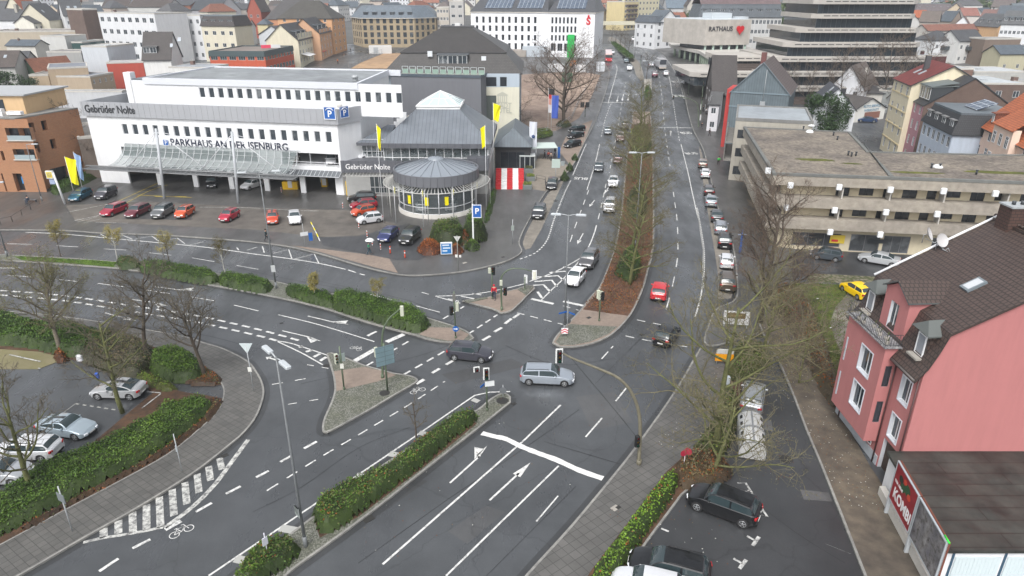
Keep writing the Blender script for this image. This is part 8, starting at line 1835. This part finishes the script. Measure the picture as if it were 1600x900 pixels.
for k in(0,1):
    z=.42+k*.25;mb.add([(-.32,-.035,z-.05),(0,-.035,z+.14),(.32,-.035,z-.05),(.32,-.035,z+.07),(0,-.035,z+.26),(-.32,-.035,z+.07)],[(0,1,4,5),(1,2,3,4)])
mb.build('chevron',[flat((.58,.015,.05),.4)],t)
w=W(606,612);t=thing('direction_sign','large blue grey backed direction sign on the cobbled triangle island','direction sign',(w.x,w.y,w.z+.1),.55);hh_=hgt((606,612),540)
mb=MB();mb.cyl((0,.05),.08,0,hh_+.1,10);mb.build('post',[SIGGREEN],t);mb=MB();mb.bbox(-.8,.8,-.08,-.03,hh_-1.9,hh_-.1,.02);mb.build('board',[brickm((.17,.25,.28),(.16,.24,.27),(.10,.14,.15),3,.42,.02,.5,.2,0,0)],t);mb=MB()
for z in(hh_-1.6,hh_-.5):mb.box(-.75,.75,-.03,.02,z,z+.07)
mb.build('bracket',[GALV],t)
w=W(745,384);t=thing('parking_pylon','white post with a blue parking sign beside the round hall','sign',(w.x,w.y,w.z+.1));hh_=hgt((745,384),320);mb=MB();mb.bbox(-.55,-.35,-.1,.1,0,hh_,.02);mb.build('post',[flat((.7,.71,.72),.4)],t);psign(t,.12,-.05,hh_-.95,1.15,0,False,1.55)
w=W(698,400);t=thing('notice_sign','small blue and white information panel in the red bushes','sign',(w.x,w.y,w.z+.12),.1);mb=MB();mb.bbox(-.75,.75,-.12,.12,.15,1.75,.03);mb.build('frame',[flat((.62,.64,.66),.4)],t);mb=MB();mb.box(-.65,.6,-.13,-.12,.25,1.6);mb.build('face',[flat((.02,.16,.42),.4)],t)
mb=MB()
for k,(x0,x1)in enumerate(((-.5,.35),(-.45,.5),(-.5,.1))):mb.box(x0,x1,-.136,-.13,1.3-.38*k,1.48-.38*k)
mb.build('print',[flat((.6,.65,.7),.5)],t)
def flag(label,base,top,mats,wdt=1.1,hgt_f=3.2,droop=.25,group='flags on white poles',dirx=1,pole=None,seed=1,vertical=False,z=.1):
    w=W(*base);h=hgt(base,top);t=thing('flag',label,'flag',(w.x,w.y,w.z+z),0,group);mb=MB();mb.tube([(0,0,0),(0,0,h)],[.055,.03],8);mb.build('pole',[pole or flat((.6,.61,.62),.4)],t)
    r=random.Random(seed);n=9;mb=MB();nm=len(mats)
    pts=[[(dirx*wdt*i/n*(1-droop*j/12),.16*math.sin(i*.9+j*.45+seed)*i/n,h-.1-hgt_f*j/12-droop*1.4*(i/n))for i in range(n+1)]for j in range(13)]
    for j in range(12):
        for i in range(n):mi=int(j/12*nm)if not vertical else int(i/n*nm);mb.quad(pts[j][i],pts[j+1][i],pts[j+1][i+1],pts[j][i+1],mi,True)
    mb.build('cloth',mats,t);return t
FY=flat((.80,.72,.0),.75)
flag('large yellow flag left of the teal car',(117,307),245,[FY],1.7,4.2,.4,seed=1);flag('pale blue flag left of the teal car',(130,299),238,[flat((.25,.38,.6),.8)],1.1,4.2,.55,seed=2)
flag('yellow flag at the left eave of the pyramid roof',(600,350),193,[FY],.6,3.0,.5,seed=3,z=0);flag('yellow flag at the right eave of the pyramid roof',(760,330),195,[FY],.7,3.0,.3,seed=4,z=0,dirx=-1);flag('yellow flag on the pole between hotel and showroom',(772,300),160,[FY],1.2,2.6,.3,seed=5,z=0)
for i,x in enumerate((619,662,709,745)):flag('small furled yellow pennant before the round hall, number %s from the left'%('one','two','three','four')[i],(x,(349,356,344,330)[i]),(291,296,293,284)[i],[flat((.55,.52,.2),.8)],.22,.9,.2,'pennants around the round hall',seed=6+i)
flag('white banner flag with round dark emblem by the striped tent',(827,250),190,[flat((.62,.64,.70),.7)],1.5,6.2,.05,seed=11)
o=MB();M=Matrix.Rotation(math.pi/2,4,'X');o.lathe([(.001,.02),(.34,.02),(.36,0)],18,0,M);fl_=[q for q in SC.objects if q.get('label','').startswith('white banner flag')][0];o.build('emblem',[flat((.03,.06,.16),.5)],fl_,(.75,-.22,hgt((827,250),190)-3.0))
flag('red and white national flag by the broad old tree',(856,205),138,[flat((.02,.02,.02),.7),flat((.5,.03,.03),.7),flat((.6,.3,.25),.7),flat((.7,.65,.66),.7),flat((.7,.7,.72),.7)],1.4,5.5,.15,seed=12,dirx=1);flag('blue flag by the broad old tree',(861,208),149,[flat((.05,.10,.42),.7)],1.6,5.2,.05,seed=13)
flag('red gold flag in front of the town hall',(1123,92),62,[flat((.45,.05,.02),.7),flat((.65,.38,.03),.7)],1.2,3.4,.5,seed=14,vertical=True);flag('orange yellow flag in front of the town hall',(1127,94),65,[flat((.65,.33,.04),.7)],1.0,3.2,.5,seed=15)
w=W(102,320);t=thing('dealer_pylon','white slanting pylon with yellow box sign at the forecourt entrance','sign',(w.x,w.y,w.z+.12));hh_=hgt((102,320),270);mb=MB();mb.tube([(0,0,0),(-.6,0,hh_)],.16,8);mb.build('pylon_post',[flat((.66,.67,.68),.4)],t)
mb=MB();mb.bbox(-1.7,-.55,-.2,.2,hh_-1.0,hh_+.2,.05);mb.build('box_sign',[flat((.62,.62,.58),.4)],t);mb=MB();mb.box(-1.55,-.7,-.22,-.2,hh_-.85,hh_+.05);mb.build('face',[flat((.62,.48,.05),.4)],t);mb=MB();mb.box(-1.4,-.6,-.15,.15,hh_-1.9,hh_-1.15);mb.build('lower_panel',[flat((.3,.36,.5),.4)],t)
mb=MB();mb.lathe([(.22,.01),(.28,.01),(.28,0)],16,0,Matrix.Translation((-1.12,-.225,hh_-.4))@Matrix.Rotation(math.pi/2,4,'X'));mb.box(-1.4,-.85,-.235,-.225,hh_-.43,hh_-.37);mb.build('emblem',[flat((.25,.25,.25),.4)],t)
for i,(x,y,red)in enumerate(((561,358,0),(574,372,0),(582,385,0),(595,392,0),(610,397,1),(633,404,1),(536,327,0),(440,302,0))):
    w=W(x,y);t=thing('bollard',('red bollard with white cap, %s'%('nearest the navy car','nearest the forecourt corner')[i-4])if red and i<6 else 'slim red and white striped bollard %s'%('by the white small car','below the white small car','near the umbrella','left of the navy car','','','under the strip canopy','by the garage pillars')[i],'bollard',(w.x,w.y,w.z+.12),0,'bollards along the drive')
    mb=MB();
    for k in range(5):mb.cyl((0,0),.09 if red else .06,k*.19,(k+1)*.19,10,0 if(k+(1 if red else 0))%2==0 and not(red and k not in(0,3))else 1)
    mb.cyl((0,0),.13,-.02,.03,10,2);mb.build('tube',[flat((.68,.68,.68),.5),flat((.55,.06,.02),.5),BLACK],t)
w0_,w1_=W(487,358),W(500,378);mb=MB();pts=[w0_+Vector((0,0,.9))];pts=[w0_.lerp(w1_,k/6)+Vector((0,0,.14+.9*(1-k/6)**.7))for k in range(7)]
for k in range(6):mb.tube([pts[k]-w0_,pts[k+1]-w0_],.07,6,k%2)
tag(mb.build('barrier',[YEL,flat((.6,.6,.6),.5)],None,w0_),'yellow and white barrier beam sloping to the ground beside the white car','barrier')
sign_post('blue banner sign beside the white car on the forecourt',(477,387),350,[box_sign(flat((.62,.63,.64),.4),1.6,1.0,.5,-.1,.1,rz=.5),box_sign(BLUEP,.9,.5,1.1,-.05,.9,rz=.4)],.03)
for k,(x,y)in enumerate(((455,296),(508,292))):
    w=W(x,y);t=thing('ticket_booth','yellow kiosk %s in the garage entrance'%('with white board' if k==0 else 'with dark top'),'kiosk',(w.x,w.y,w.z+.12),0,'yellow kiosks in the garage entrance');mb=MB();mb.bbox(-1.3 if k==0 else-.5,1.3 if k==0 else .5,-.5,.5,.0,1.3,.05);mb.build('base',[flat((.7,.42,.0),.5)],t);mb=MB();mb.box(-.3,.4,-.55,-.5,.3,1.5);mb.build('board',[flat((.6,.6,.6),.5)],t)
w=W(852,248);t=thing('market_tent','pale green tent roof on posts beside the hotel plaza','tent',(w.x,w.y,w.z+.1),.1);mb=MB();slab(mb,[(-2.2,-2,2.5),(2.2,-2,2.5),(2.2,2.5,2.7),(-2.2,2.5,2.7)],.06);slab(mb,[(-3.0,-2,2.3),(-2.3,-2,2.4),(-2.3,2.5,2.6),(-3.0,2.5,2.5)],.06);mb.build('roof',[flat((.50,.58,.54),.5)],t);
for x in(-2.1,2.1):
    for y in(-1.9,2.3):mb=MB();mb.cyl((x,y),.05,0,2.5,6);mb.build('pole',[GALV],t)
w=W(848,262);t=thing('glass_kiosk','glass cabin with white frame beside the hotel plaza','kiosk',(w.x-3,w.y,w.z+.1));mb=MB();mb.box(-1.4,1.4,-1.2,1.2,0,2.3);mb.build('glazing',[GLASSD],t);mb=MB();mb.box(-1.5,1.5,-1.3,1.3,2.3,2.45);[mb.box(x-.05,x+.05,-1.25,-1.15,0,2.3)for x in(-1.4,-.5,.5,1.4)];mb.build('frame',[flat((.5,.53,.52),.4)],t)
for k,(x,y)in enumerate(((824,296),(826,270),(829,283))):
    w=W(x,y);t=thing('planter','grey square planter with autumn plants, %s of the three by the carpet'%('nearest','farthest','middle one')[k],'planter',(w.x,w.y,w.z+.12),0,'planters beside the carpet');mb=MB();mb.bbox(-.8,.8,-.6,.6,0,.75,.05);mb.build('tub',[flat((.15,.17,.17),.6)],t)
    mb=MB();rr_=random.Random(k)
    for _ in range(260):c=Vector((rr_.uniform(-.7,.7),rr_.uniform(-.5,.5),.75+rr_.random()*.45));a=Vector((rr_.gauss(0,1),rr_.gauss(0,1),rr_.gauss(0,1))).normalized()*.09;b=a.orthogonal().normalized()*.06;mb.quad(c-a,c-b,c+a,c+b)
    mb.build('plants',[[LYG,LOL,LYG][k]],t,uv=False)
for k,(x,y,s,c,lb)in enumerate(((595,84,(9,3,3),(.55,.55,.54),'white site container by the building site fence'),(868,112,(5,2.5,2.4),(.62,.63,.64),'white site cabin behind the broad old tree'),(905,113,(4,2.4,2.4),(.6,.6,.6),'white box van body behind the broad old tree'),(938,112,(2.5,2,3),(.55,.57,.6),'pale bus shelter left of the avenue'),(895,104,(2,1.5,2),(.55,.20,.05),'orange site barrier stack behind the old tree'),(988-102,128,(3,2,2.6),(.03,.16,.08),'green site toilet beside the old tree'))):
    w=W(x,y);t=thing('site_container',lb,'container',(w.x,w.y,w.z+.15),.15,'site containers in the background');mb=MB();mb.bbox(-s[0]/2,s[0]/2,-s[1]/2,s[1]/2,0,s[2],.08);mb.build('hull',[flat(c,.6)],t);mb=MB();mb.box(-s[0]*.3,-s[0]*.1,-s[1]/2-.03,-s[1]/2,.2,s[2]*.8);mb.build('door',[GALV],t)
w=W(1148,515);t=thing('notice_board','white framed notice board with brown panel under the bare trees','notice board',(w.x,w.y,w.z+.12),-.15);mb=MB();mb.bbox(-1.25,1.25,-.08,.08,.5,1.9,.03);mb.build('frame',[flat((.60,.60,.60),.5)],t);mb=MB();mb.box(-.95,.85,-.1,-.08,1.15,1.75);mb.build('panel',[flat((.13,.08,.03),.6)],t)
for x in(-1.1,1.1):mb=MB();mb.cyl((x,0),.05,-.1,.6,8);mb.build('leg',[GALV],t)
for k in range(2):me=textmesh('ALTSTADT' if k else 'ALTSTADT',.22,flat((.45,.36,.15),.6),.004,True);o=link('lettering',me,t,(-.05,-.105,1.45));o.rotation_euler=(math.pi/2,0,0);break
w=W(1130,572);t=thing('orange_board','orange and white board half hidden by the green undergrowth','sign',(w.x,w.y,w.z+.12),-.1);mb=MB();mb.bbox(-.8,.8,-.05,.05,.4,1.1,.02);mb.build('panel',[flat((.72,.30,.0),.5)],t);mb=MB();mb.bbox(-.75,.75,-.04,.06,1.15,1.6,.02);mb.build('top_panel',[flat((.5,.5,.48),.5)],t)
for x in(-.6,.6):mb=MB();mb.cyl((x,.1),.04,-.1,1.2,8);mb.build('leg',[GALV],t)
w=W(1132,612);t=thing('utility_cabinet','slim grey cabinet standing in the undergrowth','cabinet',(w.x,w.y,w.z+.1));mb=MB();mb.bbox(-.3,.3,-.2,.2,0,1.4,.04);mb.build('housing',[flat((.36,.40,.42),.5)],t);mb=MB();mb.box(-.26,.26,-.22,-.2,.1,1.3);mb.build('door',[flat((.40,.44,.46),.5)],t)
w=W(180,640);t=thing('blue_bags','blue and white bags hanging in the lichen green tree','bags',(w.x-.5,w.y-.3,3.1));mb=MB();mb.bbox(-.14,.14,-.1,.1,0,.5,.04);mb.build('blue_bag',[flat((.02,.09,.42),.6)],t);mb=MB();mb.bbox(-.3,.15,-.12,.12,0,.5,.06);mb.build('white_bag',[flat((.55,.55,.57),.6)],t,(-.9,0,1.6))
rl_=random.Random(12);
mb=MB();
for k,(x,y)in enumerate(((1277,468),(1262,476),(1253,480),(1298,514),(1285,535),(1290,536),(1315,560))):w=W(x,y);mb.bbox(w.x-.1,w.x+.1,w.y-.07,w.y+.07,.1,.17,.02)
o=mb.build('litter',[flat((.6,.6,.6),.7)]);o['kind']='stuff'
def fence(label,pts,h,mat,step=2.4,rails=(.35,.95),name='fence',zz=.12):
    P=[W(*p)for p in pts];o0=P[0];t=thing(name,label,'fence',(o0.x,o0.y,o0.z+zz));mb=MB()
    for a,b in zip(P,P[1:]):
        n=max(1,int((b-a).length/step))
        for k in range(n+1):q=a.lerp(b,k/n)-o0;q.z=G((a.lerp(b,k/n)).y)-o0.z;po=MB();po.cyl((0,0),.04,0,h,6);po.build('post',[mat],t,q)
        for z in rails:mb.tube([Vector((a.x-o0.x,a.y-o0.y,G(a.y)-o0.z+z)),Vector((b.x-o0.x,b.y-o0.y,G(b.y)-o0.z+z))],.025,5)
    mb.build('rail',[mat],t)
fence('low grey railing along the building site by the old tree',[(838,212),(870,206),(893,188),(905,160),(916,140)],1.3,GALV,2.6,(.3,.8,1.3));fence('construction fence beside the sand heap',[(545,108),(560,100),(585,90),(600,84),(640,82),(665,82)],1.9,flat((.25,.22,.2),.7),3.2,(.2,1.0,1.9));fence('thin railing on the plaza by the parked cars',[(838,283),(852,286),(853,300)],1.0,FRAMED,1.6,(.5,1.0))
fence('slender post fence on the pavement at the far left',[(2,352),(20,348),(35,338),(62,320)],.9,FRAMED,2.4,(.85,))
# ================================================================ PEOPLE
def skinmesh(verts,edges,rad,mats_,sub=1,name='p'):
    me=bpy.data.meshes.new(name);me.from_pydata(verts,edges,[]);ob=bpy.data.objects.new(name,me);COL.objects.link(ob)
    m=ob.modifiers.new('s','SKIN');sv=me.skin_vertices[0].data
    for i,r_ in enumerate(rad):sv[i].radius=(r_,r_)
    sv[0].use_root=True;ob.modifiers.new('u','SUBSURF').levels=sub
    bpy.context.view_layer.update();dg=bpy.context.evaluated_depsgraph_get();out_=bpy.data.meshes.new_from_object(ob.evaluated_get(dg));bpy.data.objects.remove(ob)
    out_.materials.clear();out_.materials.append(mats_)
    for p in out_.polygons:p.use_smooth=True
    return out_
SKIN=flat((.45,.27,.19),.6)
def person(label,base,heading,top_c,leg_c,stride=.25,sit=False,hood=False,hair=(.03,.02,.015),arm=.15,z=.12,grp=None,umbrella=None,h=1.72):
    w=W(*base);t=thing('person',label,'person',(w.x,w.y,w.z+z),heading,grp);s=h/1.75
    V=[(0,0,.95),(0,.01,1.2),(0,0,1.42),(0,.01,1.52),(0,.02,1.62),(0,.03,1.70),
         (-.1,0,.9),(-.11,stride*.35+.03,.5),(-.11,stride*.8,.09),(-.11,stride*.8+.16,.04),
         (.1,0,.9),(.11,-stride*.2+.03,.5),(.11,-stride*.8,.10),(.11,-stride*.8+.15,.04),
         (-.19,0,1.40),(-.25,-.04,1.13),(-.25,arm,.92),(-.25,arm+.06,.84),
         (.19,0,1.40),(.25,-.04,1.13),(.25,arm if umbrella is None else .22,.92 if umbrella is None else 1.22),(.25,arm+.06 if umbrella is None else .28,.84 if umbrella is None else 1.28)]
    if sit:V[0]=(0,0,.5);V=[(x,y,z_-.45)if i in(1,2,3,4,5)or i>=14 else(x,y,z_)for i,(x,y,z_)in enumerate(V)];V[6]=(-.1,.05,.48);V[7]=(-.11,.42,.48);V[8]=(-.11,.42,.08);V[9]=(-.11,.55,.04);V[10]=(.1,.05,.48);V[11]=(.11,.42,.48);V[12]=(.11,.42,.08);V[13]=(.11,.55,.04)
    E=[(0,1),(1,2),(2,3),(3,4),(4,5),(0,6),(6,7),(7,8),(8,9),(0,10),(10,11),(11,12),(12,13),(2,14),(14,15),(15,16),(16,17),(2,18),(18,19),(19,20),(20,21)]
    Rr=[.13,.12,.12,.055,.085,.075,.085,.06,.042,.04,.085,.06,.042,.04,.06,.045,.032,.035,.06,.045,.032,.035]
    Vs=[(x*s,y*s,z_*s)for x,y,z_ in V]
    o=link('body',skinmesh(Vs,E,[r_*s for r_ in Rr],SKIN,1,'body'),t)
    sel=lambda ids,gro:([Vs[i]for i in ids],[(ids.index(a),ids.index(b))for a,b in E if a in ids and b in ids],[Rr[i]*s+gro for i in ids])
    v,e,r_=sel([0,1,2,14,15,16,18,19,20],.035);r_[0]+=.02;link('jacket',skinmesh(v,e,r_,flat(top_c,.8),1,'jacket'),o)
    v,e,r_=sel([0,6,7,8,10,11,12],.022);link('trousers',skinmesh(v,e,r_,flat(leg_c,.8),1,'trousers'),o)
    for i in(9,13):mb=MB();x,y,z_=Vs[i];mb.bbox(x-.055,x+.055,y-.2,y+.09,-.01,.1,.03);mb.build('shoe',[flat((.05,.05,.055),.6)],o)
    hx=Vector(Vs[5]);mb=MB();mb.lathe([(.001,.12),(.07,.10),(.105,.03),(.108,-.05),(.09,-.11)],12,0,None,(hx.x,hx.y-.025,hx.z));mb.build('hood' if hood else 'hair',[flat(top_c if hood else hair,.85)],o)
    if umbrella is not None:
        u=thing('umbrella','white open umbrella held by the person in the green jacket','umbrella',t.location+Vector((.2,.1,1.3*s)));mb=MB();mb.tube([(0,0,-.15),(0,0,.85)],.012,6);mb.build('shaft',[FRAMED],u)
        mb=MB();mb.lathe([(.001,.9),(.22,.87),(.45,.76),(.62,.60),(.61,.59),(.44,.745),(.2,.855)],8,0);mb.build('canopy',[flat(umbrella,.6)],u)
    return t
person('person in a red hooded coat walking on the small signal island',(772,469),math.pi,(.45,.015,.03),(.02,.025,.05),.25,hood=True)
person('person in a green jacket walking under a white umbrella by the drive',(577,399),-1.4,(.02,.22,.12),(.03,.06,.08),.4,umbrella=(.72,.74,.74))
person('person in dark clothes walking on the pavement below the orange red SUV',(417,378),-1.5,(.02,.04,.045),(.02,.025,.03),.35)
person('person in a dark blue jacket sitting near the brick corner house',(45,319),math.pi,(.02,.03,.05),(.03,.04,.06),0,sit=True);mb=MB();w=W(48,317);t=thing('bench','dark bench near the brick corner house','bench',(w.x,w.y+.15,w.z+.12));mb.bbox(-1,1,-.25,.25,.38,.44,.02);mb.build('seat',[STEELD],t);[MB().box(x-.03,x+.03,-.2,.2,0,.38).build('leg',[STEELD],t)for x in(-.8,.8)]
person('person in a bright green jacket on the right pavement',(1122,259),0,(.04,.5,.08),(.02,.02,.02),.3,h=1.7)
for i,(x,y,c,lb)in enumerate(((1096,203,(.01,.01,.012),'person in black walking near the red fronted house'),(1098,176,(.015,.015,.02),'person in black beside the far signal posts'),(1103,180,(.4,.4,.42),'person in a light jacket beside the far signal posts'),(1108,213,(.03,.03,.035),'person in dark clothes at the wall of the red fronted house'),(867,243,(.02,.03,.07),'person in dark blue beside the market tent'),(857,250,(.3,.05,.04),'person in a red top among the group at the glass cabin'),(851,249,(.03,.03,.03),'person in black among the group at the glass cabin'),(861,252,(.25,.2,.16),'person in beige among the group at the glass cabin'),(528,100,(.5,.12,.03),'person in an orange vest on the street by the sand heap'),(548,82,(.03,.03,.04),'person in dark clothes in the street before the stone office'))):
    person(lb,(x,y),i*1.3,c,(.02,.02,.025),.3,z=.13)
sign_post('blue sign column beside the market tent',(873,248),231,[box_sign(BLUEP,.1,.5,2.2)],.05,BLUEP,'sign_column','sign');sign_post('pale green panel on posts near the plaza edge',(868,282),252,[box_sign(flat((.42,.50,.46),.5),2.2,1.5,1.6,-.06),box_sign(flat((.25,.28,.28),.5),2.6,.7,.8,-.06,1.2)],.05,GALV,'sign_board','sign')
sign_post('small grey sign post at the parking bay start',(801,381),344,[box_sign(flat((.25,.28,.26),.5),1.8,.4,.7)],.04)
# ================================================================ HAZE
mb=MB();mb.box(-3200,3200,-120,3300,-2.5,135);hz=mb.build('haze',[],uv=False);hz['kind']='stuff'
hm2=bpy.data.materials.new('haze');hm2.use_nodes=True;nt=hm2.node_tree;nt.nodes.remove(nt.nodes['Principled BSDF']);pv=nt.nodes.new('ShaderNodeVolumePrincipled');pv.inputs['Color'].default_value=(.86,.90,.95,1);pv.inputs['Density'].default_value=.00033;pv.inputs['Anisotropy'].default_value=.2
nt.links.new(pv.outputs[0],nt.nodes['Material Output'].inputs['Volume']);hz.data.materials.append(hm2)
